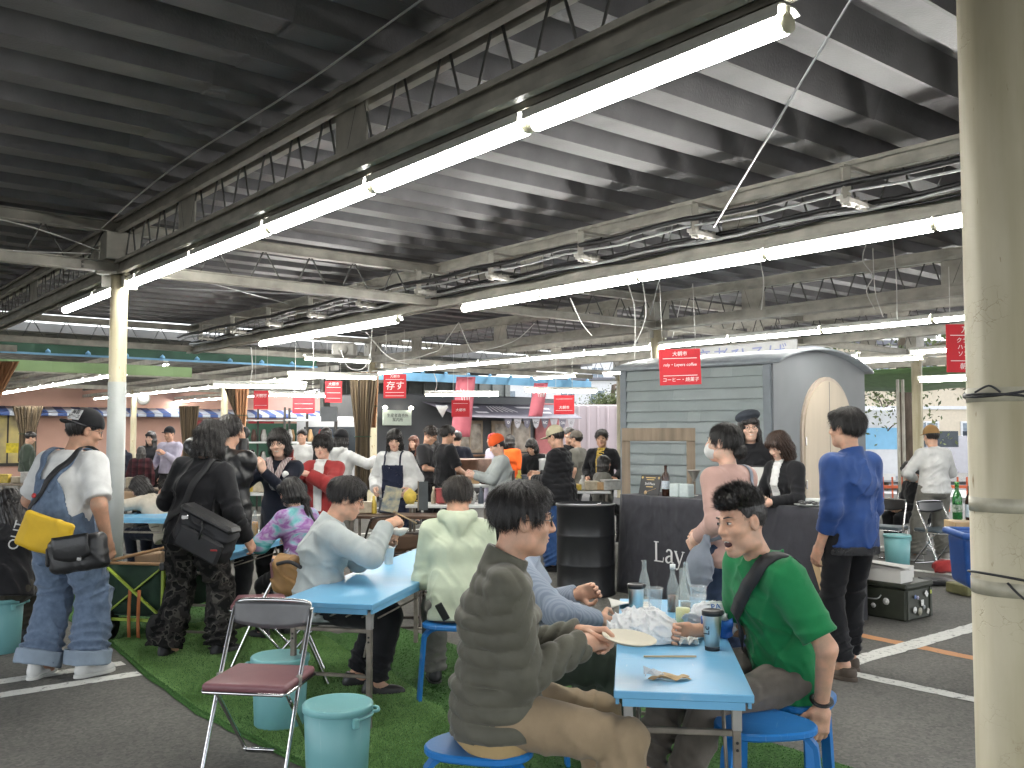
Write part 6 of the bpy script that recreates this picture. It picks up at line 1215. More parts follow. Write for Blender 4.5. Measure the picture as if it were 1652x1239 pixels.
b = MB(); b.box((0, .03, z1 + .01), (W_ + .04, .05, .02), .006); b.tube([(-W_ / 2, .02, z1 + .03), (W_ / 2 + .02, .10, z1 + .14)], .012, 8); b.obj('rim_band', mat('rim_tan', (.33, .19, .09), .8), t)
o = sdf_obj('paper_parcel', CARD, None, lambda P: rbox(P, A3(0, 0, 0), (.10, .08, .05), .01) + folds(P, .012, 2), A3(-.15, -.15, -.1), A3(.15, .15, .1), .012, t.location + Vector((.02, .25, .60))); tag(o, 'crumpled paper parcel lying in the green wagon', 'parcel')

# ---- things on the right foreground table
def on_t(T, x, y, z=.70): c, s_ = math.cos(T.rotation_euler.z), math.sin(T.rotation_euler.z); return Vector((T.location.x + x * c - y * s_, T.location.y + x * s_ + y * c, z))
def bottle(label, p, prof, m_, liquid=None, fill=.0, cap=None, group=None, lab=None, labcol=PAPER):
    t = thing('bottle', label, 'bottle', p, 0, group); b = MB(); b.lathe(prof, 24); b.obj('glass', m_, t)
    if liquid: b = MB(); b.lathe([(max(r - .0035, 0), z + (.004 if i == 0 else 0)) for i, (r, z) in enumerate(prof) if z < fill] + [(float(np.interp(fill, [z for r, z in prof], [r for r, z in prof])) - .0035, fill), (0, fill)], 24); b.obj('liquid', liquid, t)
    if cap: part('cap', cap, t, 'lathe', [(.014, prof[-1][1] - .02), (.014, prof[-1][1] + .003), (0, prof[-1][1] + .004)], 14)
    if lab: part('paper_label', labcol, t, 'lathe', [(lab[2], lab[0]), (lab[2], lab[1])], 24, (0, 0, 0), None, False)
    return t
BOT = [(.028, 0), (.030, .004), (.030, .11), (.026, .14), (.013, .185), (.012, .225), (.0135, .228), (.0135, .235)]
bottle('slim clear bottle behind the left tumbler', on_t(T1, .13, 1.62), BOT, GLASS); bottle('clear bottle half full of amber drink', on_t(T1, .27, 1.47), BOT, GLASS, COLA, .085, PLASTW, None)
bottle('clear bottle with a little amber drink beside the plastic cups', on_t(T1, .34, 1.58), BOT, GLASS, COLA, .03, None, None)
bottle('tall clear bottle with pale yellow drink', on_t(T1, .30, 1.12), [(.034, 0), (.036, .004), (.036, .10), (.032, .14), (.016, .20), (.0145, .255), (.016, .258), (.016, .268)], GLASS, LEMON, .085)
def tumbler(label, p, m_, h=.165):
    t = thing('tumbler', label, 'tumbler', p); part('base', BLACKP, t, 'lathe', [(.030, 0), (.031, .016), (.0305, .017)], 28); part('shell', m_, t, 'lathe', [(.0305, .015), (.040, h - .02), (.040, h - .018)], 28); part('lid', BLACKP, t, 'lathe', [(.042, h - .022), (.0425, h - .004), (.038, h), (.034, h - .004), (0, h - .006)], 28); part('lid_lip', BLACKP, t, 'box', (.035, -.02, h - .008), (.02, .016, .018), .004); return t
STEELB = mat('brushed_steel', (.74, .74, .73), .34, metal=1., var=.12, scale=40, stretch=(1, 1, .05))
tb1 = tumbler('steel tumbler with black lid standing alone on the right of the table', on_t(T1, .395, .665), STEELB); tumbler('steel tumbler with black lid beside the plastic bag', on_t(T1, .085, 1.30), STEELB)
o = text('tumbler_script', 'Lc', BLACKP, tb1, .04, (-.028, -.027, .085), (R_(90), R_(-90), R_(-45)), .0004)
def cup(label, p, m_=CUPC, lid=False, r=.042, h=.11):
    t = thing('cup', label, 'cup', p); part('wall', m_, t, 'lathe', [(r * .68, 0), (r * .7, .003), (r, h), (r + .004, h + .002), (r + .003, h + .005)], 28, caps=False); part('bottom', m_, t, 'lathe', [(0, .004), (r * .69, .004)], 28, caps=False)
    if lid: part('lid', lid, t, 'lathe', [(r + .005, h - .004), (r + .005, h + .006), (r - .004, h + .012), (r - .006, h + .018), (0, h + .018)], 28, caps=False)
    return t
cup('empty clear plastic cup behind the left tumbler', on_t(T1, .18, 1.50)); cup('clear plastic cup stacked with another near the pink sweater', on_t(T1, .38, 1.30)); cup('clear plastic cup standing behind the bottles', on_t(T1, .395, 1.46), h=.13)
cup('white paper cup with lid on the middle table', gp(627, 910, .70), PAPER, PAPER, .040, .115)
BAGW = mat('thin_bag_plastic', (.68, .69, .70), .35, var=.05, bump=.5, bscale=22, trans=.08)
o = sdf_obj('plastic_bag', BAGW, None, lambda P: smax(ell(P, A3(0, 0, .025), (.165, .120, .105)) + folds(P, .022, 5, 1.5) + folds(P, .010, 9, 3.), -(P[:, 2] - .003), .006), A3(-.22, -.17, -.01), A3(.22, .17, .15), .006, on_t(T1, .12, .80)); tag(o, 'white plastic bag with food containers on the table', 'plastic bag')
o = sdf_obj('printed_bag', mat('printed_bag_plastic', (.62, .64, .66), .35, var=.1, scale=5, bump=.4, bscale=20, trans=.2), None, lambda P: smax(ell(P, A3(0, 0, .06), (.12, .10, .10)) + folds(P, .03, 15, 1.2) + folds(P, .012, 19, 3.), -(P[:, 2] - .003), .006), A3(-.2, -.17, -.01), A3(.2, .17, .22), .006, on_t(T1, .42, .98)); tag(o, 'white carrier bag with blue print beside the right tumbler', 'plastic bag')
BLUEINK = mat('blue_print', (.02, .12, .45), .5, var=.3); text('bag_lettering', 'PA', BLUEINK, o, .036, (-.0, -.085, .135), (R_(55), R_(-8), R_(-6)), .0006)
b = MB(); b.grid(lambda a, c: (-.07 + .14 * a, -.108 + .01 * math.sin(9 * a) + .012 * math.sin(7 * c), .02 + .075 * c + .02 * math.sin(6 * a)), 10, 6, True, .002); b.obj('blue_print', BLUEINK, o)
b = MB(); b.lathe([(0, .004), (.062, .004), (.072, .006), (.092, .016), (.100, .018), (.100, .021), (.090, .020), (.070, .010), (0, .008)], 40); o = b.obj('plate', mat('plate_fibre', (.56, .52, .42), .75, var=.05), None, G_PUFF['w'](G_PUFF['W'][1] + A3(.0, .17, .0))); o.rotation_euler = (R_(4), R_(6), 0); tag(o, 'oval cream paper plate held by the quilted jacket man', 'plate')
b = MB(); q = on_t(T1, .20, .50, .706); b.tube([q + Vector((-.09, -.0, 0)), q + Vector((.12, -.0, .0))], .0042, 6); tag(b.obj('chopsticks', MATS['chopstick_wood']), 'pale wooden chopsticks lying across the table', 'chopsticks')
b = MB(); rnd = random.Random(4); b.grid(lambda a, c: (-.07 + .14 * a + .01 * math.sin(9 * c), -.025 + .05 * c + .012 * math.sin(8 * a), .004 + .016 * abs(math.sin(5 * a + 3 * c)) * (1 - abs(2 * a - 1) ** 3)), 16, 8, True, .0012); o = b.obj('food_wrapper', CARD, None, on_t(T1, .20, .17)); o.data.materials[0] = mat('kraft_paper', (.42, .30, .16), .7, var=.2); tag(o, 'torn food wrapper with brown paper at the front of the table', 'wrapper')
b = MB(); b.grid(lambda a, c: (-.06 + .10 * a, -.01 + .05 * c, .006 + .03 * abs(math.sin(7 * a + 5 * c)) * (1 - a)), 14, 8, False, .001); b.obj('clear_film', mat('clear_film', (.85, .87, .88), .12, var=0, alpha=.45), o).location = (-.03, .01, .004)
b = MB(); b.grid(lambda a, c: (-.10 + .22 * a, -.09 + .18 * c, .004 + .022 * max(0, math.sin(4 * a + 2 * c)) ), 10, 10, True, .0015); o = b.obj('paper_napkin', PAPER, None, on_t(T1, .05, 1.62)); tag(o, 'crumpled white paper at the far end of the table', 'paper')
b = MB(); b.grid(lambda a, c: (-.04 + .08 * a, -.03 + .06 * c, .004 + .03 * abs(math.sin(6 * a + 4 * c))), 8, 8, False, .0015); o = b.obj('paper_tissue', PAPER, None, on_t(T1, .30, .735)); tag(o, 'small crumpled tissue beside the right tumbler', 'tissue')
# ---- things on the tables behind
bottle('orange soft drink bottle on the table behind the camouflage trousers', gp(411, 866, .70), BOT, GLASS, JUICE, .13, None); bottle('small clear bottle with green cap beside the orange drink', gp(383, 872, .70) + Vector((0, .12, 0)), BOT, GLASS, None, 0, mat('green_cap', (.12, .45, .03), .4), None, (.04, .10, .0305))
b = MB(); b.grid(lambda a, c: (-.09 + .18 * a, -.06 + .12 * c, .003 + .004 * math.sin(5 * a)), 6, 4, True, .001); tag(b.obj('paper_sheet', PAPER, None, gp(412, 884, .702)), 'sheet of paper beside the orange drink', 'paper')
o = sdf_obj('paper_bag', CARD, None, lambda P: rbox(P, A3(0, 0, .11), (.09, .06, .11), .01) + folds(P, .014, 3), A3(-.15, -.12, 0), A3(.15, .12, .25), .012, gp(192, 826, .70) + Vector((.05, .2, 0))); tag(o, 'crumpled brown paper bag on the left table', 'paper bag')
for k in range(4):
    q = gp(715 + 16 * k, 902 - 3 * k, .70); b = MB(); b.lathe([(0, .002), (.04 + .012 * (k % 2), .002), (.043 + .012 * (k % 2), .003), (0, .0035)], 20, q); tag(b.obj('coaster', mat('clear_coaster', (.6, .68, .74), .15, var=0)), ORD[k] + ' thin clear lid from the left on the far end of the middle table', 'lid', 'clear lids on the middle table')

# ================================================================== counter, hut, drum
A_ = Vector((1.10, 9.5, 0)); du, dv = UV(-1, 0).normalized(), UV(0, 1).normalized(); CL, CH, CDp = 2.35, .975, .60
t = thing('coffee_counter', 'long counter under a charcoal cloth with white lettering', 'counter', A_)
CLOTHC = cloth('charcoal_counter', (.038, .038, .046), var=.12, bump=.1)
def cl(a, c):   # front drop of the cloth
    p = du * (CL * a) - dv * (.05 * (1 - c) + .018 * math.sin(a * 23) * (1 - c) + .012 * math.sin(a * 51 + 2) * (1 - c) ** 2); return p + Vector((0, 0, CH * c))
b = MB(); b.grid(cl, 60, 10, True, .004); b.grid(lambda a, c: dv * (CDp * (1 - a)) + Vector((0, 0, CH * c)) - du * (.10 * (1 - c) * (.4 + .6 * math.sin(PI * a)) + .02 * math.sin(a * 14) * (1 - c)), 14, 10, True, .004); b.grid(lambda a, c: du * CL + dv * (CDp * a) + Vector((0, 0, CH * c)), 4, 4, True, .004); b.obj('tablecloth', CLOTHC, t)
b = MB(); b.add([Vector((0, 0, CH)), du * CL + Vector((0, 0, CH)), du * CL + dv * CDp + Vector((0, 0, CH)), dv * CDp + Vector((0, 0, CH))], [(0, 1, 2, 3)]); b.add([Vector((0, 0, CH - .03)), du * CL + Vector((0, 0, CH - .03)), du * CL + dv * CDp + Vector((0, 0, CH - .03)), dv * CDp + Vector((0, 0, CH - .03))], [(3, 2, 1, 0)]); b.obj('counter_top', CLOTHC, t)
LET = mat('lettering_white', (.66, .66, .66), .7, var=.04)
def ribbon(strokes, name, parent, o, ex, ey, nn, sc):
    b = MB()
    for st_ in strokes:
        P_ = smooth_path([(x, y, w) for x, y, w in st_], 6) if len(st_) > 2 else [Vector(q) for q in st_]; vs = []
        for i, q in enumerate(P_):
            tg = (P_[min(i + 1, len(P_) - 1)] - P_[max(i - 1, 0)]); tg.z = 0; tg.normalize(); sd = Vector((-tg.y, tg.x, 0)) * q.z / 2
            for s_ in (-1, 1): r = Vector((q.x, q.y, 0)) + sd * s_; vs.append(o + ex * r.x * sc + ey * r.y * sc + nn * .006)
        b.add(vs, [(2 * i, 2 * i + 1, 2 * i + 3, 2 * i + 2) for i in range(len(P_) - 1)])
    return b.obj(name, LET, parent)
ex_ = du; nn_ = -dv
Ls = [[(0.15, 0, .13), (.15, 1, .13)], [(0, .985, .05), (.32, .985, .05)], [(0, .02, .05), (.62, .02, .06)], [(.60, 0, .03), (.64, .24, .05)]]
as_ = [[(.10, .53, .08), (.18, .63, .09), (.32, .645, .09), (.42, .56, .12), (.43, .4, .13), (.43, .12, .13), (.50, .03, .06), (.58, .05, .03)], [(.43, .36, .05), (.22, .32, .08), (.08, .2, .13), (.10, .06, .12), (.24, .01, .07), (.43, .12, .05)]]
ys_ = [[(.05, .62, .13), (.30, .02, .12)], [(.55, .62, .06), (.30, .02, .07), (.20, -.22, .07), (.06, -.26, .10)], [(-.04, .625, .04), (.16, .625, .04)], [(.45, .625, .04), (.64, .625, .04)]]
o0 = A_ + du * .50 + Vector((0, 0, .36)) + nn_ * .045 - A_
for i, (st_, dx) in enumerate(((Ls, 0), (as_, .74), (ys_, 1.38))): ribbon(st_, 'letter', t, o0 + ex_ * dx * .19, ex_, Vector((0, 0, 1)), nn_, .19)
def onc(a, b_, z=0.): return A_ + du * a + dv * b_ + Vector((0, 0, CH + z))
# award plaque
t = thing('award_plaque', 'black award plaque reading 3rd Place leaning on the counter', 'plaque', onc(.26, .14), math.atan2(du.y, du.x))
o = MB().box((0, 0, .10), (.27, .014, .20), .003).obj('panel', BLACKP, t); o.rotation_euler = (R_(-14), 0, 0); GOLD = mat('gold_print', (.55, .40, .15), .4, metal=.6, var=.05)
for z, w_ in ((.175, .13), (.155, .10), (.082, .09)): part('gold_line', GOLD, o, 'box', (0, -.0078, z), (w_, .001, .008))
for tx, sz, z in (('3rd Place', .036, .112),): k = text('lettering', tx, GOLD if sz != .036 else LET, o, sz, (0, -.0078, z), (PI / 2, 0, 0), .0004)
for x in (-.11, .11): part('seal', GOLD, o, 'tube', [(x, -.007, .175), (x, -.009, .175)], .013, 14)
b = MB(); b.tube([(-.03, -.009, .03), (.09, -.009, .068)], .005, 6, True, False, .4); b.tube([(-.04, -.0085, .022), (-.04, -.0095, .022)], .02, 14); b.obj('spoon_picture', WOOD, o)
bottle('tall dark bottle with pale label on the counter', onc(.47, .16), [(.036, 0), (.038, .005), (.038, .19), (.03, .22), (.015, .24), (.0145, .285), (.017, .287), (.017, .30)], GBROWN, None, 0, BLACKP, None, (.07, .15, .0385), mat('pale_label', (.42, .47, .52), .6, var=.3, scale=60))
for k, (a_, m_) in enumerate(((.62, PLASTW), (.745, PLASTW))): box_thing('tissue_box', ['pale packet left on the counter beside the dark bottle', 'pale packet on the counter beside the pink sweater'][k], 'box', mat('pale_packet', (.44, .50, .50), .5, var=.1, scale=20), onc(a_, .15, .065), (.115, .10, .13), (0, 0, math.atan2(du.y, du.x)), .01)
b = MB(); b.lathe([(.01, .14), (.012, .15), (.06, .25), (.068, .252), (.066, .258), (.055, .25), (0, .16)], 24); b.tube([(0, .08, 0), (0, .08, .20), (0, .055, .21)], .006, 6); b.lathe([(.05, 0), (.05, .006), (0, .008)], 20, (0, .05, 0)); tag(b.obj('coffee_dripper', mat('dripper_ceramic', (.28, .26, .23), .4), None, onc(.66, .36)), 'cone coffee dripper on a stand on the counter', 'dripper')
t = thing('framed_menu', 'black framed white menu board behind the pink sweater', 'menu', onc(1.42, .38), math.atan2(du.y, du.x)); o = MB().box((0, 0, .16), (.24, .012, .32), .002).obj('frame', BLACKP, t); MB().box((0, -.0075, .165), (.205, .003, .28), 0).obj('sheet', PAPER, o)
t = thing('tablet_stand', 'dark tablet on a stand in front of the brown haired woman', 'tablet', onc(1.82, .16), math.atan2(du.y, du.x)); o = MB().box((0, 0, .09), (.26, .012, .18), .004).obj('screen', BLACKP, t); o.rotation_euler = (R_(-35), 0, 0); part('prop', BLACKP, t, 'bar', (0, .02, .01), (0, .08, .10), .08, .01)
o = MB(); o.box((0, 0, .03), (.16, .10, .06), .01); tag(o.obj('white_box', PLASTW, None, onc(2.08, .25)), 'small white lidded box on the counter end', 'box').rotation_euler = (0, 0, math.atan2(du.y, du.x))
t = thing('serving_plate', 'white plate of wrapped sweets at the counter end', 'plate', onc(2.12, .10)); part('plate', PLASTW, t, 'lathe', [(0, .004), (.08, .004), (.12, .018), (.122, .02), (.08, .010), (0, .009)], 32)
WRAP = mat('silver_wrap', (.45, .45, .45), .3, metal=.5, var=.7, scale=45, col2=(.02, .02, .02))
for k in range(7): sdf_obj('wrapped_sweet', WRAP, t, lambda P: ell(P, A3(0, 0, 0), (.030, .018, .014)) + folds(P, .006, k, 2.5), A3(-.04, -.03, -.03), A3(.04, .03, .03), .006, (.06 * math.cos(k * .9), .06 * math.sin(k * .9), .028 + .01 * (k % 2)))
b = MB(); b.lathe([(0, .003), (.07, .003), (.085, .010), (.07, .008), (0, .007)], 24); tag(b.obj('tray', mat('brass_tray', (.5, .38, .15), .35, metal=.5), None, onc(1.80, -.02 + .08)), 'small brass tray in front of the tablet', 'tray')
# steel drum
t = thing('oil_drum', 'black steel drum standing left of the counter', 'drum', (dp(945, 900, 9.35).x, 9.35, 0)); DRUM = mat('drum_paint', (.016, .017, .019), .32, var=.1, scale=3)
b = MB(); b.lathe([(.288, 0), (.297, .01), (.288, .022), (.288, .28), (.290, .288), (.294, .300), (.290, .312), (.288, .32), (.288, .57), (.290, .578), (.294, .590), (.290, .602), (.288, .61), (.288, .865), (.299, .875), (.299, .893), (.288, .898), (.283, .88), (0, .878)], 56); b.obj('shell', DRUM, t); part('bung', CHROME, t, 'lathe', [(.03, .878), (.03, .89), (0, .892)], 14, (.15, .1, 0))
# rough wooden frame
fz = dp(1003, 700, 10.1); t = thing('timber_easel', 'rough timber frame leaning in front of the grey hut', 'easel', (fz.x, fz.y, 0), R_(-4)); fw = (dp(1122, 700, 10.0) - fz).length
part('top_rail', WOODO, t, 'box', (fw / 2, 0, 1.58), (fw, .035, .14), .004); part('post', WOODO, t, 'box', (.045, .02, .76), (.09, .04, 1.5), .004); part('post', WOODO, t, 'box', (fw - .045, .02, .76), (.09, .04, 1.5), .004); part('shelf', WOODO, t, 'box', (fw / 2, .03, .9), (fw - .18, .12, .03), .003)
# hut
HY = R_(47); hd, he = Vector((-math.sin(HY), math.cos(HY), 0)), Vector((math.cos(HY), math.sin(HY), 0))   # along the boards, along the gable
HC = dp(1246, 700, 10.3); HC.z = 0; HL, HW, HE, HB, RISE = 2.05, 2.5, 2.37, .45, .20
t = thing('grey_hut', 'grey clapboard hut on wheels with barrel roof and pale arched door', 'hut', HC); HG = mat('hut_sage', (.235, .27, .275), .7, var=.07, scale=3, bump=.05); HG2 = mat('hut_sage_light', (.265, .30, .305), .7, var=.07, scale=3, bump=.05); HT = mat('hut_trim', (.17, .195, .22), .6, var=.08); HGB = mat('hut_gable', (.195, .208, .225), .7, var=.05, scale=3); HR = mat('hut_roof', (.27, .30, .33), .5, var=.12, bump=.15)
def hp(a, c, z): return hd * a + he * c + Vector((0, 0, z))
b = MB(); b.add([hp(.0, .01, HB), hp(HL, .01, HB), hp(HL, .01, HE), hp(0, .01, HE), hp(0, HW, HB), hp(HL, HW, HB), hp(HL, HW, HE), hp(0, HW, HE)], [(0, 3, 2, 1), (4, 5, 6, 7), (1, 2, 6, 5), (0, 1, 5, 4), (3, 7, 6, 2)]); b.obj('body_shell', HG, t)
nb_ = 15; rnd = random.Random(3)
def clap(a0, a1, z0, z1, m_):
    b = MB(); b.add([hp(a0, -.004, z1), hp(a1, -.004, z1), hp(a1, -.032, z0), hp(a0, -.032, z0), hp(a0, .008, z1), hp(a1, .008, z1), hp(a1, .008, z0), hp(a0, .008, z0)], [(0, 1, 2, 3), (3, 2, 6, 7), (0, 3, 7, 4), (1, 5, 6, 2), (0, 4, 5, 1)]); b.obj('board', m_, t)
for i in range(nb_):
    z0 = HB + (HE - HB) * i / nb_; z1 = z0 + (HE - HB) / nb_ + .004; cuts = [.09] + sorted(rnd.uniform(.4, HL - .4) for _ in range(rnd.choice((1, 2)))) + [HL - .09]
    for a0, a1 in zip(cuts[:-1], cuts[1:]): clap(a0 + .001, a1 - .001, z0, z1 - .006, rnd.choice((HG, HG2, HG)))
for a_ in (.045, HL - .045): part('corner_board', HT, t, 'box', hp(a_, -.012, (HB + HE) / 2), (.09, .05, HE - HB), .004, None, HY + PI / 2)
# gable end with arched door
ga = MB(); arc = [(HW * k / 24, HE + RISE * math.sin(PI * k / 24) ** .75) for k in range(25)]; vs = [hp(-.02, c, z) for c, z in arc] + [hp(-.02, HW, HB), hp(-.02, 0, HB)]; vs2 = [hp(.0, c, z) for c, z in arc] + [hp(0, HW, HB), hp(0, 0, HB)]; n_ = len(vs)
ga.add(vs + vs2, [tuple(range(n_))[::-1], tuple(range(n_, 2 * n_))] + [(i, (i + 1) % n_, n_ + (i + 1) % n_, n_ + i) for i in range(n_)]); ga.obj('gable_wall', HGB, t)
DW = mat('door_wood', (.52, .44, .34), .55, var=.08, scale=6, stretch=(1, 1, .1)); dc, dw, dz = 1.34, .66, 1.60
def arch(c0, w, z0, zs, off, m_, nm, th):
    P_ = [(c0 - w, z0), (c0 + w, z0)] + [(c0 + w * math.cos(a), zs + w * .95 * math.sin(a)) for a in np.linspace(0, PI, 20)]; a1 = [hp(-off, c, z) for c, z in P_]; a2 = [hp(-off + th, c, z) for c, z in P_]; k = len(P_); q = MB(); q.add(a1 + a2, [tuple(range(k)), tuple(range(k, 2 * k))[::-1]] + [(i, k + i, k + (i + 1) % k, (i + 1) % k) for i in range(k)]); return q.obj(nm, m_, t)
arch(dc, dw + .05, HB, dz, .045, mat('door_frame_wood', (.46, .38, .31), .6, var=.1), 'door_frame', .03); dr = arch(dc, dw, HB + .02, dz, .060, DW, 'door', .02)
part('door_seam', HT, dr, 'bar', hp(-.0615, dc, HB + .03), hp(-.0615, dc, dz + dw * .93), .006, .002, he); part('hinge', CHROME, dr, 'box', hp(-.063, dc - dw + .01, 1.5), (.02, .02, .10), .002, None, HY); part('hinge', CHROME, dr, 'box', hp(-.063, dc - dw + .01, 1.0), (.02, .02, .10), .002, None, HY)
b = MB(); b.grid(lambda a, c: hp(-.12 + (HL + .24) * c, -.07 + (HW + .14) * a, HE + .02 + (RISE + .02) * math.sin(PI * a) ** .75), 28, 2, True, .03); b.obj('barrel_roof', HR, t)
for c in (.4, 2.0):
    w0 = MB(); w0.lathe([(.1, -.09), (.28, -.10), (.30, -.08), (.30, .08), (.28, .10), (.1, .09)], 28, (0, 0, 0), Matrix.Translation(hp(HL / 2, c, .30)) @ Matrix.Rotation(HY + PI / 2, 4, 'Z') @ Matrix.Rotation(PI / 2, 4, 'X')); w0.obj('wheel', RUB, t)
# banner behind the hut
t = thing('white_banner', 'white banner with blue brush lettering above the hut', 'banner', UV(7.75, 10.15, 2.60), GRID + PI / 2 + PI); part('cloth', mat('banner_cloth', (.15, .15, .15), .8, var=.1), t, 'box', (0, 0, 0), (1.9, .01, .36), .002); text('lettering', '生産者ひろば', mat('ink_blue', (.03, .04, .10), .6, var=.1), t, .30, (-.1, -.008, -.01), (PI / 2, 0, 0), .001)
# ================================================================== hanging red signs
REDS = mat('sign_red', (.46, .010, .020), .6, var=.06); WHI = mat('sign_white', (.75, .72, .72), .5, var=.0)
def sign(label, px, py, Y, wpx, hpx, rows, rz=0., lines=(), tilt=0.):
    c = dp(px, py, Y); k = Y / FPX; w, h = wpx * k, hpx * k; t = thing('hanging_sign', label, 'sign', c, R_(rz), 'red hanging signs'); o = part('board', REDS, t, 'box', (0, 0, 0), (w, .008, h), .001)
    for tx, sz, x, z in rows: text('lettering', tx, WHI, o, sz * h, (x * w, -.0052, z * h), (PI / 2, 0, 0), .0005, 'CENTER', .12)
    for z in lines: part('rule', WHI, o, 'box', (0, -.0052, z * h), (w * .82, .002, .012 * h + .001))
    for s_ in (-1, 1): part('cord', WIRE, t, 'tube', [(s_ * w * .4, 0, h / 2 - .01), (s_ * w * .4, 0, max(.15, 3.0 - c.z))], .0025, 5)
    t.rotation_euler = (0, R_(tilt), R_(rz)); return t
sign('red sign in front of the grey hut naming the coffee stall', 1097, 592, 8.7, 68, 58, [('大朝市', .14, 0, .36), ('rely・Layers coffee', .12, .0, .06), ('コーヒー・焼菓子', .13, 0, -.36)], 4, (.24, -.24), -2)
sign('red sign half hidden by the big column, listing drinks', 1562, 562, 7.8, 72, 78, [('万', .15, -.08, .38), ('クラフト', .12, -.02, .16), ('ハイネ', .12, -.06, .02), ('ソフト', .12, -.06, -.12), ('朝市', .14, -.06, -.38)], 2, (.27, -.26))
sign('red sign with large brush characters beside the brown curtain', 637, 623, 12.6, 37, 39, [('大朝市', .14, 0, .40), ('存す', .38, 0, .0)], -4, (.28, -.26, -.40)); sign('dark red sign left of the brown curtain', 538, 632, 14.5, 27, 35, [('大朝市', .16, 0, .35)], 10, (.2, -.05, -.3))
sign('bright red sign above the bowl cut woman', 490, 654, 14.0, 36, 26, [], 0, (.1, -.2)); sign('small red sign above the smiling woman', 421, 645, 15.2, 23, 30, [('大朝市', .2, 0, .2)], 8, (.3, -.3)); sign('red sign in front of the food truck window', 743, 659, 15, 29, 27, [('大朝市', .2, 0, -.1)], 3, (.3,)); sign('red sign at the bright opening right of the food truck', 910, 653, 15, 33, 31, [('大朝市', .18, 0, -.15)], -3, (.3, -.3))
# ================================================================== right side goods
CRATEG = mat('crate_green', (.028, .032, .022), .55, var=.2, scale=10, bump=.06)
cA, cB = gp(1345, 990), gp(1465, 1003); cR = gp(1527, 997)
t = thing('storage_crate', 'dark green lidded crate covered with stickers', 'crate', gp(1462, 1004), math.atan2(cR.y - gp(1462, 1004).y, cR.x - gp(1462, 1004).x) + R_(14)); cw, cd, chh = .42, .62, .27
part('box', CRATEG, t, 'box', (cw / 2, cd / 2, chh / 2), (cw, cd, chh), .015); lid = part('lid', CRATEG, t, 'box', (cw / 2, cd / 2, chh + .022), (cw + .03, cd + .03, .045), .012)
for x in (.03, cw - .03): part('rib', CRATEG, t, 'box', (x, -.006, chh / 2), (.035, .014, chh - .02), .004)
ST_ = [(.13, .20, .018, (.10, .16, .35)), (.17, .19, .016, (.35, .33, .45)), (.24, .14, .03, (.6, .6, .58)), (.12, .09, .028, (.62, .62, .6)), (.20, .07, .034, (.30, .29, .22)), (.27, .10, .018, (.28, .30, .30)), (.33, .06, .026, (.5, .48, .44)), (.31, .21, .03, (.6, .6, .6)), (.38, .22, .018, (.35, .40, .05))]
for i, (x, z, r, c) in enumerate(ST_):
    m_ = mat('sticker_%d' % i, c, .5, var=.35, scale=70)
    if i in (2, 6, 7, 8): o = MB().box((0, 0, 0), (r * 1.3, .003, r * 1.7), 0).obj('sticker', m_, t); o.location = (x, -.0152 if .05 < x < .37 else -.016, z); o.rotation_euler = (0, R_((0, 0, 0, 0, 0, 0, 25, -45, 0)[i]), 0)
    else: MB().tube([(x, -.0135, z), (x, -.0155, z)], r, 16).obj('sticker', m_, t)
for y, z, r in ((.18, .15, .03), (.30, .10, .022), (.42, .2, .02)): MB().tube([(-.001, y, z), (-.003, y, z)], r, 16).obj('sticker', MATS['sticker_2'], t)
part('handle', GREYP, t, 'tube', smooth_path([(-.01, .22, .20), (-.05, .24, .17), (-.05, .38, .17), (-.01, .40, .20)]), .006, 6)
cz = t.location; cr_ = t.rotation_euler.z
def crp(x, y, z): return cz + Vector((x * math.cos(cr_) - y * math.sin(cr_), x * math.sin(cr_) + y * math.cos(cr_), z))
for k, (x, y, rz, lb) in enumerate(((.10, .26, 3, 'open white cardboard box on the green crate, nearer the viewer'), (.30, .36, 8, 'closed white cardboard box on the green crate'))):
    t2 = thing('cardboard_box', lb, 'box', crp(x, y, chh + .046), cr_ + R_(rz)); b = MB(); w_, d_, h_ = .21, .42, .105
    for s_ in (-1, 1): b.box((s_ * (w_ / 2 - .002), 0, h_ / 2), (.004, d_, h_)); b.box((0, s_ * (d_ / 2 - .002), h_ / 2), (w_ - .008, .004, h_))
    b.box((0, 0, .003), (w_ - .008, d_ - .008, .004)); b.obj('walls', PAPER, t2); o = MB().box((0, 0, 0), (w_ - .0, d_ + .01, .004), 0).obj('lid_flap', PAPER, t2); o.location = (0 if k else -.03, .0, h_ + .004 + (.02 if not k else 0)); o.rotation_euler = (R_(3), R_(0 if k else 14), 0)
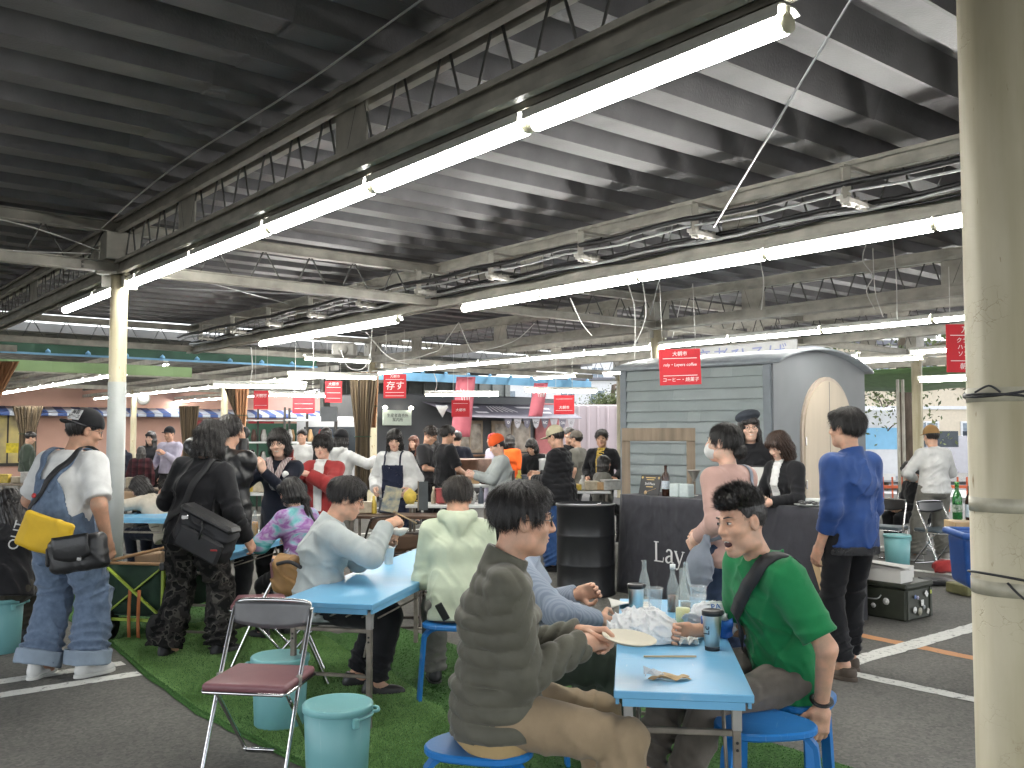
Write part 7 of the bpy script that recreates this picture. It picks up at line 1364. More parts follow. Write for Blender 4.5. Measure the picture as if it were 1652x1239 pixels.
# stand with the blue bin, crate and beer bottles behind the big column
q = dp(1582, 950, 5.9); q2 = dp(1562, 862, 6.35); qs = dp(1640, 950, 6.0); t = thing('wooden_stand', 'pale wooden stand behind the big column', 'stand', (qs.x, qs.y, 0), R_(-10))
for x in (.02, .7):
    for y in (-.1, .55): part('leg', WOOD, t, 'box', (x, y, q2.z / 2 - .02), (.05, .05, q2.z - .04), .004)
part('lower_shelf', WOOD, t, 'box', (.30, .0, .615), (.95, .34, .03), .004); part('upper_shelf', WOOD, t, 'box', (.30, .42, q2.z - .016), (.95, .30, .03), .004)
BINB = mat('bin_blue', (.012, .065, .25), .45, var=.1, bump=.05)
t = thing('blue_bin', 'blue plastic bin with rounded rim beside the big column', 'bin', (q.x + .02, q.y - .04, .634), R_(-10))
o = sdf_obj('tub', BINB, t, lambda P: smax(rbox(P * A3(1, 1, 1), A3(0, 0, .17), (.17 + .0, .20, .17), .05) - .10 * (P[:, 2] - .17) * .6, -rbox(P, A3(0, 0, .24), (.15, .18, .2), .04), .006), A3(-.24, -.27, -.02), A3(.24, .27, .42), .012); o2 = sdf_obj('rim', BINB, t, lambda P: smax(rbox(P, A3(0, 0, .335), (.20, .23, .022), .02), -rbox(P, A3(0, 0, .335), (.165, .195, .05), .03), .006), A3(-.25, -.28, .28), A3(.25, .28, .4), .01)
for k in range(4): part('rib', BINB, t, 'box', (-.12 + .08 * k, -.206, .18), (.022, .012, .20), .004)
t = thing('wooden_crate', 'pale wooden crate carrying two beer bottles', 'crate', (q2.x, q2.y, q2.z), R_(-6)); part('board', WOOD, t, 'box', (0, 0, .045), (.24, .22, .09), .004)
bottle('green beer bottle on the wooden crate by the big column', dp(1545, 838, 6.30), [(.029, 0), (.031, .004), (.031, .135), (.026, .165), (.0135, .195), (.0125, .235), (.014, .238), (.014, .248)], GGREEN, None, 0, mat('green_foil', (.10, .30, .06), .4), None, (.05, .10, .0315), mat('green_label', (.05, .22, .05), .5, var=.6, scale=60, col2=(.5, .52, .45)))
bottle('brown beer bottle with white label on the wooden crate', dp(1566, 839, 6.28), [(.030, 0), (.032, .004), (.032, .125), (.025, .155), (.0135, .18), (.0125, .215), (.014, .218), (.014, .226)], GBROWN, None, 0, BLACKP, None, (.02, .105, .0325), mat('white_label', (.50, .56, .60), .5, var=.15, scale=40))
b = MB(); b.box((0, 0, .06), (.26, .10, .12), .004); o = b.obj('timber_block', WOOD, None, gp(1352, 1020)); b = MB(); b.bar((0, 0, 0), (-.13, .10, .55), .09, .05); o.data = b.mesh(); o.data.materials.append(WOOD); tag(o, 'timber prop leaning behind the blue jacket man', 'timber')
o = sdf_obj('plastic_bag', BAGW, None, lambda P: smax(ell(P, A3(0, 0, .12), (.14, .12, .14)) + folds(P, .03, 25, 1.2), -P[:, 2], .006), A3(-.2, -.2, -.01), A3(.2, .2, .3), .012, gp(1345, 1035) + Vector((0, .2, 0))); tag(o, 'white plastic bag on the ground behind the timber prop', 'plastic bag')
o = sdf_obj('rubbish_bag', mat('clear_rubbish_bag', (.5, .5, .48), .25, var=.5, scale=9, bump=.5, bscale=15, trans=.25), None, lambda P: smax(ell(P, A3(0, 0, .26), (.16, .14, .30)) + folds(P, .03, 27, 1.), -P[:, 2], .006), A3(-.25, -.25, -.01), A3(.25, .25, .6), .014, gp(42, 985)); tag(o, 'clear rubbish bag full of cups at the left edge', 'rubbish bag')
b = MB(); b.bar((-.2, 0, .06), (.2, .1, .06), .3, .10, (0, 0, 1), .01); tag(b.obj('wooden_plank', mat('moss_timber', (.16, .155, .07), .8, var=.3), None, gp(1575, 960)), 'long mossy timber beam behind the sticker crate', 'timber')
b = MB(); b.tube(smooth_path([(-.06, 0, .02), (-.05, 0, .05), (.06, 0, .05), (.07, 0, .02)]), .008, 8); b.box((0, .1, .03), (.3, .3, .05), .01); tag(b.obj('tool_case', BLACKP, None, gp(1520, 945)), 'flat black case with chrome handle behind the sticker crate', 'case')
o = sdf_obj('red_bag', C_RED, None, lambda P: ell(P, A3(0, 0, .08), (.12, .1, .08)) + folds(P, .02, 7), A3(-.2, -.2, 0), A3(.2, .2, .2), .015, gp(1522, 925)); tag(o, 'small red bag on the ground near the ochre cap man', 'bag')

# ================================================================== stalls in the middle distance
def stall_table(label, px0, px1, Y, h, m_, depth=.5, rz=0.):
    a, c = dp(px0, 700, Y), dp(px1, 700, Y); w = c.x - a.x; t = thing('stall_table', label, 'table', (a.x, a.y, 0), R_(rz)); part('table_top', m_, t, 'box', (w / 2, depth / 2, h - .015), (w, depth, .03), .003)
    for x in (.05, w - .05):
        for y in (.05, depth - .05): part('leg', TLEG, t, 'box', (x, y, (h - .03) / 2), (.03, .03, h - .03), 0)
    part('shelf', m_, t, 'box', (w / 2, depth / 2, .3), (w - .12, depth - .1, .02)); return t
stall_table('dark wooden stall desk left of the pale green hoodie', 560, 705, 9.9, .72, WOODB, .45, -4); stall_table('white stall table behind the pale green hoodie', 655, 790, 10.3, .80, PLASTW, .5); stall_table('long white stall table behind the orange beanie', 755, 900, 12.4, .90, PLASTW, .5); stall_table('stall table with craft goods beside the black drum', 905, 985, 11.8, .86, PLASTW, .5); stall_table('low stall table at the far left', 0, 150, 15.5, .75, WOODO, .6); stall_table('stall table behind the photographer', 300, 430, 12.0, .82, PLASTW, .5); stall_table('stall table near the boy in black', 180, 330, 16.2, .62, WOODO, .6)
rnd = random.Random(12)
GOODS = [((.55, .40, .06), 'yellow'), ((.10, .05, .04), 'brown'), ((.45, .44, .42), 'white'), ((.05, .06, .08), 'dark'), ((.40, .25, .12), 'wooden'), ((.30, .05, .05), 'red'), ((.10, .18, .32), 'blue'), ((.42, .36, .26), 'beige')]
def good(px, Y, z, kind, k, where):
    q = dp(px, 700, Y); c, nm = GOODS[k % len(GOODS)]; m_ = mat('goods_' + nm, c, .5, var=.2, scale=20)
    if kind == 'box': w = rnd.uniform(.12, .26); h = rnd.uniform(.08, .2); o = MB(); o.box((0, 0, h / 2), (w, rnd.uniform(.1, .2), h * .9), .008); o.box((0, 0, h * .93), (w + .01, .14, h * .1), .004); o = o.obj('goods_box', m_, None, (q.x, q.y, z)); cat = 'box'
    elif kind == 'jar': o = MB(); r = rnd.uniform(.03, .05); o.lathe([(r * .9, 0), (r, .01), (r, .1), (r * .7, .13), (r * .45, .15), (r * .45, .19), (0, .192)], 16); o = o.obj('jar', m_, None, (q.x, q.y, z)); cat = 'jar'
    else: o = MB(); r = rnd.uniform(.06, .09); o.lathe([(r * .6, 0), (r, .06), (r * .95, .12), (r * .5, .15), (r * .2, .17), (0, .175)], 18); o.tube(smooth_path([(r, 0, .10), (r + .06, 0, .12), (r + .05, 0, .04), (r * .9, 0, .03)]), .008, 6); o = o.obj('kettle', m_, None, (q.x, q.y, z)); cat = 'kettle'
    o.rotation_euler = (0, 0, rnd.uniform(-.6, .6)); return tag(o, '%s %s %s' % (nm, cat, where), cat, 'goods on the stalls')
k = 0
for px, kd, ki in ((662, 'kettle', 0), (683, 'jar', 2), (700, 'jar', 7), (715, 'box', 5), (735, 'jar', 2), (760, 'kettle', 2), (776, 'jar', 3)): good(px, 10.55, .80, kd, ki, 'on the white table behind the hoodie man, ' + ['first from the left', 'second from the left', 'third from the left', 'in the middle', 'right of the middle', 'near the right end', 'at the right end'][k]); k += 1
for i, (px, kd, ki) in enumerate(((765, 'box', 4), (790, 'box', 1), (820, 'box', 3), (838, 'jar', 0), (850, 'box', 3), (868, 'jar', 2), (880, 'box', 6))): good(px, 12.65, .90, kd, ki, 'on the long white table behind the orange beanie, %s along it' % ['first', 'second', 'third', 'fourth', 'fifth', 'sixth', 'seventh'][i])
for i, (px, kd, ki) in enumerate(((912, 'box', 2), (926, 'box', 0), (940, 'jar', 2), (952, 'box', 7), (968, 'box', 4), (985, 'box', 2))): good(px, 12.0, .86, kd, ki, 'on the craft table beside the drum, %s along it' % ['first', 'second', 'third', 'fourth', 'fifth', 'sixth'][i])
for i, (px, kd, ki) in enumerate(((570, 'jar', 2), (588, 'box', 7), (604, 'jar', 0), (625, 'box', 3))): good(px, 10.2, .72, kd, ki, 'on the dark stall desk, %s along it' % ['first', 'second', 'third', 'fourth'][i])
for i, (px, kd, ki) in enumerate(((10, 'box', 0), (28, 'box', 7), (45, 'box', 2), (62, 'box', 4), (85, 'box', 7), (110, 'box', 2))): good(px, 15.7, .75, kd, ki, 'on the far left stall, %s along it' % ['first', 'second', 'third', 'fourth', 'fifth', 'sixth'][i])
for i, (px, kd, ki) in enumerate(((305, 'box', 0), (320, 'box', 4), (345, 'box', 7), (372, 'box', 2), (400, 'box', 0), (425, 'box', 7))): good(px, 12.2, .82, kd, ki, 'on the table behind the photographer, %s along it' % ['first', 'second', 'third', 'fourth', 'fifth', 'sixth'][i])
for i, (px, kd, ki) in enumerate(((190, 'box', 2), (203, 'box', 2), (215, 'box', 7), (300, 'box', 4), (318, 'box', 0))): good(px, 16.5, .62, kd, ki, 'on the table by the boy in black, %s along it' % ['first', 'second', 'third', 'fourth', 'fifth'][i])
for i, (x, y, c) in enumerate(((8, 868, (.42, .16, .07)), (40, 868, (.40, .15, .06)), (25, 838, (.35, .25, .16)))):
    o = MB(); o.box((0, 0, .11), (.36, .3, .22), .01); o.box((0, 0, .225), (.38, .32, .02), .006); tag(o.obj('goods_crate', mat('crate_orange_%d' % i, c, .6, var=.15), None, gp(x, y + 40)), ['orange crate at the left edge behind the seated person', 'orange crate beside the far left stall leg', 'brown carton under the far left stall'][i], 'crate')
t = thing('book_stand', 'blue comic book standing on the brown chair', 'book', dp(628, 822, 9.2), R_(8)); o = MB().box((0, 0, .10), (.17, .012, .25), .002).obj('cover', mat('comic_cover', (.05, .18, .32), .4, var=.6, scale=14, col2=(.45, .38, .22)), t); o.rotation_euler = (R_(-10), R_(12), 0)
t = thing('slate_board', 'small dark slate board standing on the white stall', 'board', dp(683, 800, 9.9), R_(5)); part('panel', mat('slate', (.06, .07, .075), .6), t, 'box', (0, 0, 0), (.10, .012, .30), .002); part('frame', WOODO, t, 'box', (-.055, 0, 0), (.012, .02, .31), .002)
b = MB(); b.lathe([(.11, 0), (.11, .26), (.115, .27), (.115, .29), (.03, .30), (.03, .34), (0, .345)], 24); tag(b.obj('water_jug', PLASTW, None, dp(884, 778, 11.6)), 'tall white lidded water jug in front of the cream cap person', 'jug')
# ================================================================== fascia, awnings, curtains
GRN_D = mat('awning_green_dark', (.025, .085, .05), .6, var=.2, scale=3); GRN_L = mat('awning_green', (.19, .29, .125), .6, var=.12, scale=2); BLU = mat('fascia_blue', (.20, .45, .68), .5, var=.08, scale=2)
def fascia(label, u, v0, v1, z0, z1, m_, sc=0.):
    b = MB(); n_ = max(6, int((v1 - v0) * 3)); b.grid(lambda a, c: UV(u + .03 * math.sin(a * 40), v0 + (v1 - v0) * a, z0 + (z1 - z0) * c - sc * math.sin(PI * a)), n_, 2, False, .02); return tag(b.obj('awning_fascia', m_), label, 'awning')
fascia('dark green awning band over the left passage', 16.75, -6, 8.6, 2.92, 3.12, GRN_D); fascia('light green awning band over the left passage', 17.0, -6, 6.2, 2.62, 2.80, GRN_L, .0); fascia('light blue awning band over the food truck', 17.0, 9.9, 16.4, 2.72, 2.90, BLU); fascia('pale blue edge strip under the dark green awning', 16.7, -6, 8.6, 2.88, 2.915, BLU)
b = MB()
for v in np.arange(-5, 8.6, .62): b.lathe([(.05, 0), (.045, .03), (0, .07)], 6, UV(16.66, v, 2.915))
for v in np.arange(10, 16.3, .62): b.lathe([(.045, 0), (.04, .03), (0, .06)], 6, UV(16.95, v, 2.90))
tag(b.obj('awning_clips', BLU), 'row of small pale blue clips along the awning edges', 'clips', kind='stuff')
for i, (p, q) in enumerate(((UV(16.6, -2, 2.95), UV(16.6, 3.2, 2.95)), (UV(16.6, 10, 2.98), UV(16.6, 16, 2.98)))): b = MB(); b.bar(p, q, .1, .1); tag(b.obj('roof_beam', STEEL), kind='structure')
CURT = bands('curtain_stripe', [(.13, .095, .06), (.20, .15, .095), (.085, .065, .045), (.16, .12, .08)], 0, 5.5, .85); CURTO = mat('curtain_orange', (.40, .20, .10), .85, var=.2, scale=6, stretch=(6, 6, .5))
def curtain(label, px, y0, y1, Y, w0, w1, tie, m_, lean=0., folds_=9):
    a, c = dp(px, y0, Y), dp(px, y1, Y); H_ = a.z - c.z; t = thing('curtain', label, 'curtain', (a.x, a.y, a.z), 0, 'gathered curtains')
    def f(s, r):
        w = w0 + (w1 - w0) * min(1, r / tie) if r < tie else w1 + (w0 * .55 - w1) * (r - tie) / (1 - tie); an = s * folds_ * 2 * PI
        return (lean * min(1, r / tie) + (s - .5) * w, .035 * math.sin(an) + .012 * math.sin(an * 2.3 + 1), -H_ * r)
    b = MB(); b.grid(f, folds_ * 8, 14, True, .003); b.obj('drape', m_, t); zt = -H_ * tie; b = MB(); b.tube([(lean + (w1 / 2 + .015) * math.cos(k * PI / 8), .06 * math.sin(k * PI / 8), zt) for k in range(16)], .012, 6, closed=True, flat=.7); b.obj('tie', GRN_D, t); return t
curtain('brown striped curtain tied beside the pale column in the middle', 586, 600, 790, 16.8, .55, .26, .55, CURT); curtain('orange curtain hanging next to the brown striped one', 602, 603, 690, 16.9, .20, .16, .6, CURTO, folds_=4); curtain('grey brown curtain behind the photographer', 372, 615, 720, 22, .45, .28, .6, CURT, .3); curtain('brown curtain at the far left shop front', 45, 655, 745, 26, .9, .45, .5, CURT); curtain('dark curtain beside the far clock column', 305, 655, 765, 24, .55, .3, .6, CURT); curtain('orange beige curtain swept aside at the left edge', 8, 583, 680, 12.5, .40, .16, .8, CURTO, -.22); curtain('narrow beige curtain left of the small red sign', 390, 625, 700, 18.5, .28, .2, .6, CURTO, folds_=4)
# wall clock on its column
q = dp(231, 643, 30); t = thing('wall_clock', 'round white clock on the far column', 'clock', q); part('case', STEEL, t, 'tube', [(0, .05, 0), (0, -.01, 0)], .21, 28); part('dial', PLASTW, t, 'tube', [(0, -.011, 0), (0, -.015, 0)], .185, 28); part('hour_hand', BLACKP, t, 'bar', (0, -.02, 0), (.05, -.02, .07), .012, .004, (0, 1, 0)); part('minute_hand', BLACKP, t, 'bar', (0, -.024, 0), (-.02, -.024, .14), .009, .004, (0, 1, 0))
b = MB(); b.box((0, 0, 0), (.34, .22, .2), .03); b.tube([(0, -.11, 0), (0, -.14, 0)], .07, 16); o = b.obj('loudspeaker', mat('speaker_grey', (.16, .155, .14), .6), None, dp(556, 565, 13.2)); tag(o, 'grey round loudspeaker hung from the beam', 'loudspeaker')
# ================================================================== food truck behind
TRK = mat('truck_grey', (.075, .078, .085), .45, var=.12, scale=2); TRKR = mat('truck_red', (.33, .09, .09), .6, var=.1)
t = thing('food_truck', 'dark grey food truck with open hatch and printed awning', 'food truck', UV(19, 11.3), GRID)   # local x = +v, y = +u
part('body', TRK, t, 'box', (2.9, 1.2, 1.45), (5.8, 2.3, 2.2), .03); part('lower_panel', mat('truck_low', (.05, .045, .045), .6), t, 'box', (2.9, .03, .55), (5.7, .06, .9), .01); part('red_panel', TRKR, t, 'box', (5.35, .02, 1.45), (.85, .05, 1.9), .01)
for x0, x1 in ((2.3, 3.15), (3.45, 4.75)):
    o = part('window', mat('window_wood', (.42, .33, .24), .5, var=.15), t, 'box', ((x0 + x1) / 2, .02, 1.50), (x1 - x0, .06, .82), .01); part('pane', mat('warm_window', (.30, .24, .19), .15, var=.5, scale=4, col2=(.55, .47, .38)), o, 'box', ((x0 + x1) / 2, -.012, 1.50), (x1 - x0 - .16, .03, .66), 0); part('mullion', MATS['window_wood'], o, 'box', ((x0 + x1) / 2, -.03, 1.50), (.05, .03, .66), 0)
part('counter_shelf', mat('shelf_wood', (.30, .15, .08), .5, var=.15), t, 'box', (3.3, -.22, 1.03), (3.4, .45, .04), .006)
for x in (1.9, 4.6): part('shelf_post', PLASTW, t, 'tube', [(x, -.3, 0), (x, -.3, 1.02)], .02, 8)
aw = part('awning', mat('awning_print', (.14, .13, .16), .6, var=.15), t, 'grid', lambda a, c: (1.6 + 3.9 * a + .35 * (1 - c) * (2 * a - 1), -.05 - 1.15 * c, 2.35 - .38 * c - .02 * math.sin(PI * a)), 12, 4, True, .01)
for k in range(6): part('shell_mark', WHI, aw, 'bar', (3.0 + .10 * k, -.35, 2.265), (2.85 + .16 * k, -.80, 2.118), .035, .004, (0, -.3, .95))
for x, y, w_ in ((2.2, -.4, .5), (2.35, -.8, .35), (3.95, -.35, .55), (4.2, -.75, .6), (4.75, -.4, .3)): part('printed_bar', WHI, aw, 'bar', (x, y, 2.367 + .33 * y), (x + w_, y, 2.367 + .33 * y), .12, .004, (0, -.3, .95))
for k in range(8):
    b = MB(); x = 2.9 + .30 * k; b.add([(x, -1.19, 1.95), (x + .26, -1.19, 1.95), (x + .20, -1.19, 1.76), (x + .13, -1.19, 1.70), (x + .06, -1.19, 1.76), (x, -1.186, 1.95), (x + .26, -1.186, 1.95), (x + .20, -1.186, 1.76), (x + .13, -1.186, 1.70), (x + .06, -1.186, 1.76)], [(4, 3, 2, 1, 0), (5, 6, 7, 8, 9)]); b.obj('pennant', mat('pennant_%d' % (k % 2), ((.13, .12, .15), (.42, .40, .42))[k % 2], .6), aw); text('pennant_letter', ('O', 'OA', 'I', 'NC', 'NC', 'I', 'OA', 'O')[k], WHI if k % 2 == 0 else BLACKP, aw, .10, (x + .13, -1.192, 1.85), (PI / 2, 0, 0), .0005)
t2 = thing('shop_sign', 'white and green lit sign left of the dark food truck', 'sign', UV(18.8, 11.75, 1.95), GRID); part('panel', mat('sign_pale', (.50, .56, .47), .5, var=.05), t2, 'box', (0, 0, 0), (.78, .06, .36), .01); text('lettering', '生産者直売所\n案内所', BLACKP, t2, .10, (0, -.034, .0), (PI / 2, 0, 0), .001)
for s_ in (-1, 1): b = MB(); b.lathe([(0, 0), (.05, .01), (.06, .05), (0, .09)], 12); o = b.obj('bulb', glow('warm_bulb', (1, .93, .8), 6), t2); o.location = (s_ * .36, -.05, .2)
def flag(label, px, py0, py1, Y, w): 
    a, c = dp(px, py0, Y), dp(px, py1, Y); H_ = a.z - c.z; t = thing('banner_flag', label, 'flag', a); o = part('cloth', mat('flag_rose', (.52, .13, .17), .6, var=.15, scale=3), t, 'grid', lambda s, r: (-w / 2 + w * s - .12 * r, .05 * math.sin(5 * s + 3 * r), -H_ * r), 8, 8, True, .004); 
    for k in range(4): part('shell_mark', WHI, o, 'tube', [(-w * .28 + .16 * w * k, -.06, -.20 * H_ - .02 * k), (-w * .18 + .12 * w * k, -.06, -.42 * H_)], .008, 5)
flag('rose flag with white shell mark left of the truck awning', 752, 608, 705, 19.5, .40); flag('rose flag with white shell mark at the right end of the truck awning', 873, 618, 672, 19.0, .28)
part('horn', PLASTW, thing('loudspeaker', 'white horn shape standing for the half-round lantern on the food truck wall', 'loudspeaker', dp(714, 660, 19.6)), 'lathe', [(.03, .12), (.05, .06), (.15, -.08), (.155, -.085), (.03, .03)], 18, (0, 0, 0), Matrix.Rotation(R_(60), 4, 'Y'))  # horn shape stands in for a half-round lantern
b = MB(); b.lathe([(.18, 0), (.20, .02), (.20, .22), (.21, .23), (0, .21)], 20); tag(b.obj('stock_pot', mat('pot_copper', (.30, .17, .12), .4, metal=.5, var=.2), None, dp(750, 765, 14.5)), 'wide copper coloured pot on the stall before the truck', 'pot'); b = MB(); b.box((0, 0, .15), (.75, .5, .3), .01); tag(b.obj('griddle', mat('griddle_steel', (.30, .20, .16), .4, metal=.4, var=.3), None, dp(755, 770, 15.0)), 'brown steel griddle stand in front of the truck', 'griddle')
b = MB(); b.box((3.0, 0, 1.65), (6.4, .2, 3.3), 0)
for k in range(13): b.box((0 + .5 * k, -.12, 1.65), (.06, .05, 3.3), 0)
o = b.obj('backing_wall', mat('backing_grey', (.13, .14, .13), .7, var=.15), None, UV(22.5, 11.9)); o.rotation_euler = (0, 0, GRID); tag(o, 'added dark backing wall behind the food truck, standing for the shaded hall', 'backing wall')  # added dark wall closing the sky gap, for the shaded hall interior
# ================================================================== left: stalls, van and the far shop
VANW = mat('van_white', (.62, .63, .65), .3, var=.04, coat=.3)
def van(label, p, rz, m_, panel=None, L=3.6, W=1.6, H_=1.95, nm='van'):
    t = thing(nm, label, 'van', p, rz)   # local: front at +Y
    prof = [(-L / 2, .35), (L / 2 - .05, .35), (L / 2, .55), (L / 2 - .04, .95), (L / 2 - .45, H_ - .12), (L / 2 - .8, H_), (-L / 2 + .06, H_), (-L / 2, H_ - .08)]
    b = MB(); k = len(prof); vs = [(-W / 2, y, z) for y, z in prof] + [(W / 2, y, z) for y, z in prof]; b.add(vs, [tuple(range(k))[::-1], tuple(range(k, 2 * k))] + [(i, (i + 1) % k, k + (i + 1) % k, k + i) for i in range(k)]); b.obj('body', m_, t)
    GL = mat('van_glass', (.05, .06, .07), .12, var=.1)
    for s_ in (-1, 1):
        for y0, y1 in ((-L / 2 + .2, -L / 2 + 1.1), (-.3, .55), (.65, L / 2 - .62)): part('window', GL if not panel else panel, t, 'box', (s_ * (W / 2 + .004), (y0 + y1) / 2, 1.40), (.01, y1 - y0, .50), .003)
        for y in (-L / 2 + .65, L / 2 - .65): w0 = MB(); w0.lathe([(.12, -.09), (.29, -.09), (.31, -.06), (.31, .06), (.29, .09), (.12, .09)], 20, (0, 0, 0), Matrix.Translation((s_ * (W / 2 - .08), y, .31)) @ Matrix.Rotation(PI / 2, 4, 'Y')); o = w0.obj('wheel', RUB, t)
        part('tail_light', mat('tail_red', (.45, .02, .02), .3), t, 'box', (s_ * (W / 2 - .1), -L / 2 - .006, 1.0), (.1, .02, .35), .004); part('door_handle', BLACKP, t, 'box', (s_ * (W / 2 + .012), .3, 1.02), (.02, .14, .03), .004)
    part('rear_window', GL if not panel else panel, t, 'box', (0, -L / 2 - .004, 1.45), (W - .3, .01, .55), .003); part('windscreen', GL, t, 'bar', (0, L / 2 - .06, 1.0), (0, L / 2 - .44, H_ - .16), W - .2, .012, (0, 1, .3)); part('bumper', mat('bumper', (.30, .31, .32), .5), t, 'box', (0, -L / 2 - .03, .42), (W, .1, .16), .02); part('number_plate', PAPER, t, 'box', (0, -L / 2 - .086, .48), (.33, .01, .165), .002); return t
van('white kei van parked behind the white hoodie person', dp(545, 760, 22).xy.to_3d(), R_(8), VANW)
PINK = mat('shop_pink', (.55, .33, .26), .7, var=.06, scale=1.5)
shop = thing('far_shop', 'salmon coloured shop front with blue and white striped awning', 'building', UV(37, 0), GRID)   # local x = v, y = u
part('wall', PINK, shop, 'box', (1, .6, 1.7), (42, .3, 3.4), 0); WARM = mat('shop_window', (.62, .50, .30), .4, var=.5, scale=1.5, col2=(.70, .58, .20)); SHF = mat('shop_frame', (.04, .035, .03), .5)
for x in np.arange(-3.5, 9, 2.1):
    o = part('window', SHF, shop, 'box', (x, .42, 1.35), (1.9, .1, 1.9), .01); part('pane', WARM, o, 'box', (x - .46, .36, 1.38), (.86, .03, 1.74), 0); part('pane', WARM, o, 'box', (x + .46, .36, 1.38), (.86, .03, 1.74), 0); part('poster', mat('poster_yellow', (.65, .52, .03), .6, var=.3), o, 'box', (x + .3, .335, 1.05), (.7, .01, .35), 0)
part('red_shutter', mat('shop_red', (.40, .02, .03), .5), shop, 'box', (15.5, .42, 1.3), (3.4, .1, 1.6), .01)
AWN = bands('awning_stripe', [(.52, .56, .64), (.07, .12, .32)], 0, 1.6, .7); part('awning', AWN, shop, 'grid', lambda a, c: (-12 + 34 * a, .4 - .9 * c, 2.55 - .22 * c), 60, 2, True, .01); part('awning_valance', AWN, shop, 'grid', lambda a, c: (-12 + 34 * a, -.52, 2.32 - .12 * c), 60, 1, True, .01)
for i, (px, Y) in enumerate(((425, 19), (455, 19.5), (500, 18.6))):
    q = dp(px, 760, Y); t = thing('display_rack', ['dark display rack behind the smiling woman', 'tall display rack with glassware behind the red signs', 'bright kitchen rack behind the bowl cut woman'][i], 'rack', (q.x, q.y, 0), R_(15))
    for x in (-.5, .5): part('upright', SHF, t, 'box', (x, 0, 1.05), (.04, .35, 2.1), 0)
    for z in (.5, .95, 1.4, 1.85): part('shelf', PLASTW, t, 'box', (0, 0, z), (1.0, .36, .03), 0)
    for z in (.52, .97, 1.42):
        for k in range(5): part('ware', mat('goods_' + GOODS[(k + i) % 8][1], GOODS[(k + i) % 8][0]), t, 'lathe', [(.05, 0), (.06, .1), (.04, .18), (.03, .24), (0, .25)], 10, (-.4 + .2 * k, rnd.uniform(-.05, .05), z))
b = MB(); b.box((0, 0, .9), (1.7, .04, 1.8), 0); tag(b.obj('green_screen', GRN_D, None, dp(448, 775, 20.3).xy.to_3d()), 'dark green screen panel behind the racks', 'screen')
t = thing('stall_monitor', 'dark hanging monitor right of the bright red sign', 'monitor', dp(531, 668, 17.5)); part('panel', mat('slate2', (.10, .11, .12), .4), t, 'box', (0, 0, 0), (.30, .03, .28), .004); part('bracket', SHF, t, 'tube', [(0, .02, .12), (0, .02, .9)], .012, 6)

# ================================================================== outdoors
BEIGE = mat('house_beige', (.60, .52, .40), .8, var=.05); WHT = mat('house_white', (.66, .66, .66), .8, var=.04); ROOFG = mat('roof_grey', (.16, .16, .18), .7, var=.1); HGL = mat('house_glass', (.18, .22, .26), .15, var=.2)
def house(label, p, rz, L, D, floors, m_, fh=2.9):
    t = thing('house', label, 'building', p, rz); H_ = floors * fh; part('wall', m_, t, 'box', (0, D / 2, H_ / 2), (L, D, H_), 0); part('roof', ROOFG, t, 'box', (0, D / 2, H_ + .12), (L + .5, D + .5, .24), .02); part('plinth', WHT, t, 'box', (0, -.01, .2), (L + .04, .06, .4), 0)
    for f in range(floors):
        for x in np.arange(-L / 2 + 1.3, L / 2 - 1, 2.4):
            o = part('window', WHT, t, 'box', (x, -.02, f * fh + 1.55), (1.3, .10, 1.2), .01); part('pane', HGL, o, 'box', (x - .29, -.05, f * fh + 1.55), (.52, .06, 1.02), 0); part('pane', HGL, o, 'box', (x + .29, -.05, f * fh + 1.55), (.52, .06, 1.02), 0); part('sill', WHT, o, 'box', (x, -.08, f * fh + .92), (1.4, .12, .05), 0)
        part('band', WHT, t, 'box', (0, -.03, (f + 1) * fh - .1), (L, .06, .16), 0)
    return t
house('long beige two storey building across the street', (22, 45, 0), R_(6), 26, 8, 2, BEIGE); house('white house beyond the bright opening', (5, 75, 0), R_(-4), 18, 9, 2, WHT); house('pale house far behind the second hall', (-30, 85, 0), R_(5), 22, 9, 2, WHT); house('beige apartment house at the far right', (48, 40, 0), R_(-35), 22, 9, 3, BEIGE); house('white flat building far behind the hut', (14, 90, 0), R_(0), 14, 9, 3, WHT)
PNK = mat('container_pink', (.60, .50, .50), .6, var=.06, scale=1); t = thing('site_container', 'pale pink container at the bright opening', 'container', (dp(925, 760, 30).x, 30, 0), R_(-3)); part('body', PNK, t, 'box', (0, 1.2, 1.35), (4.2, 2.4, 2.3), .03)
for k in range(14): part('rib', PNK, t, 'box', (-2.0 + .31 * k, -.01, 1.35), (.08, .05, 2.2), .01)
part('skirt', WHT, t, 'box', (0, .0, .15), (4.3, .1, .25), 0)
LBV = mat('panel_lightblue', (.22, .48, .70), .4, var=.06); van('white van with light blue rear panels beyond the hut', (dp(1418, 800, 25).x, 26.0, 0), R_(-6), VANW, LBV, 4.4, 1.8, 2.25); van('silver car parked across the street', (dp(1520, 800, 30).x, 30, 0), R_(80), mat('car_silver', (.45, .44, .47), .25, metal=.5, var=.05), None, 4.0, 1.65, 1.5, 'parked_car')
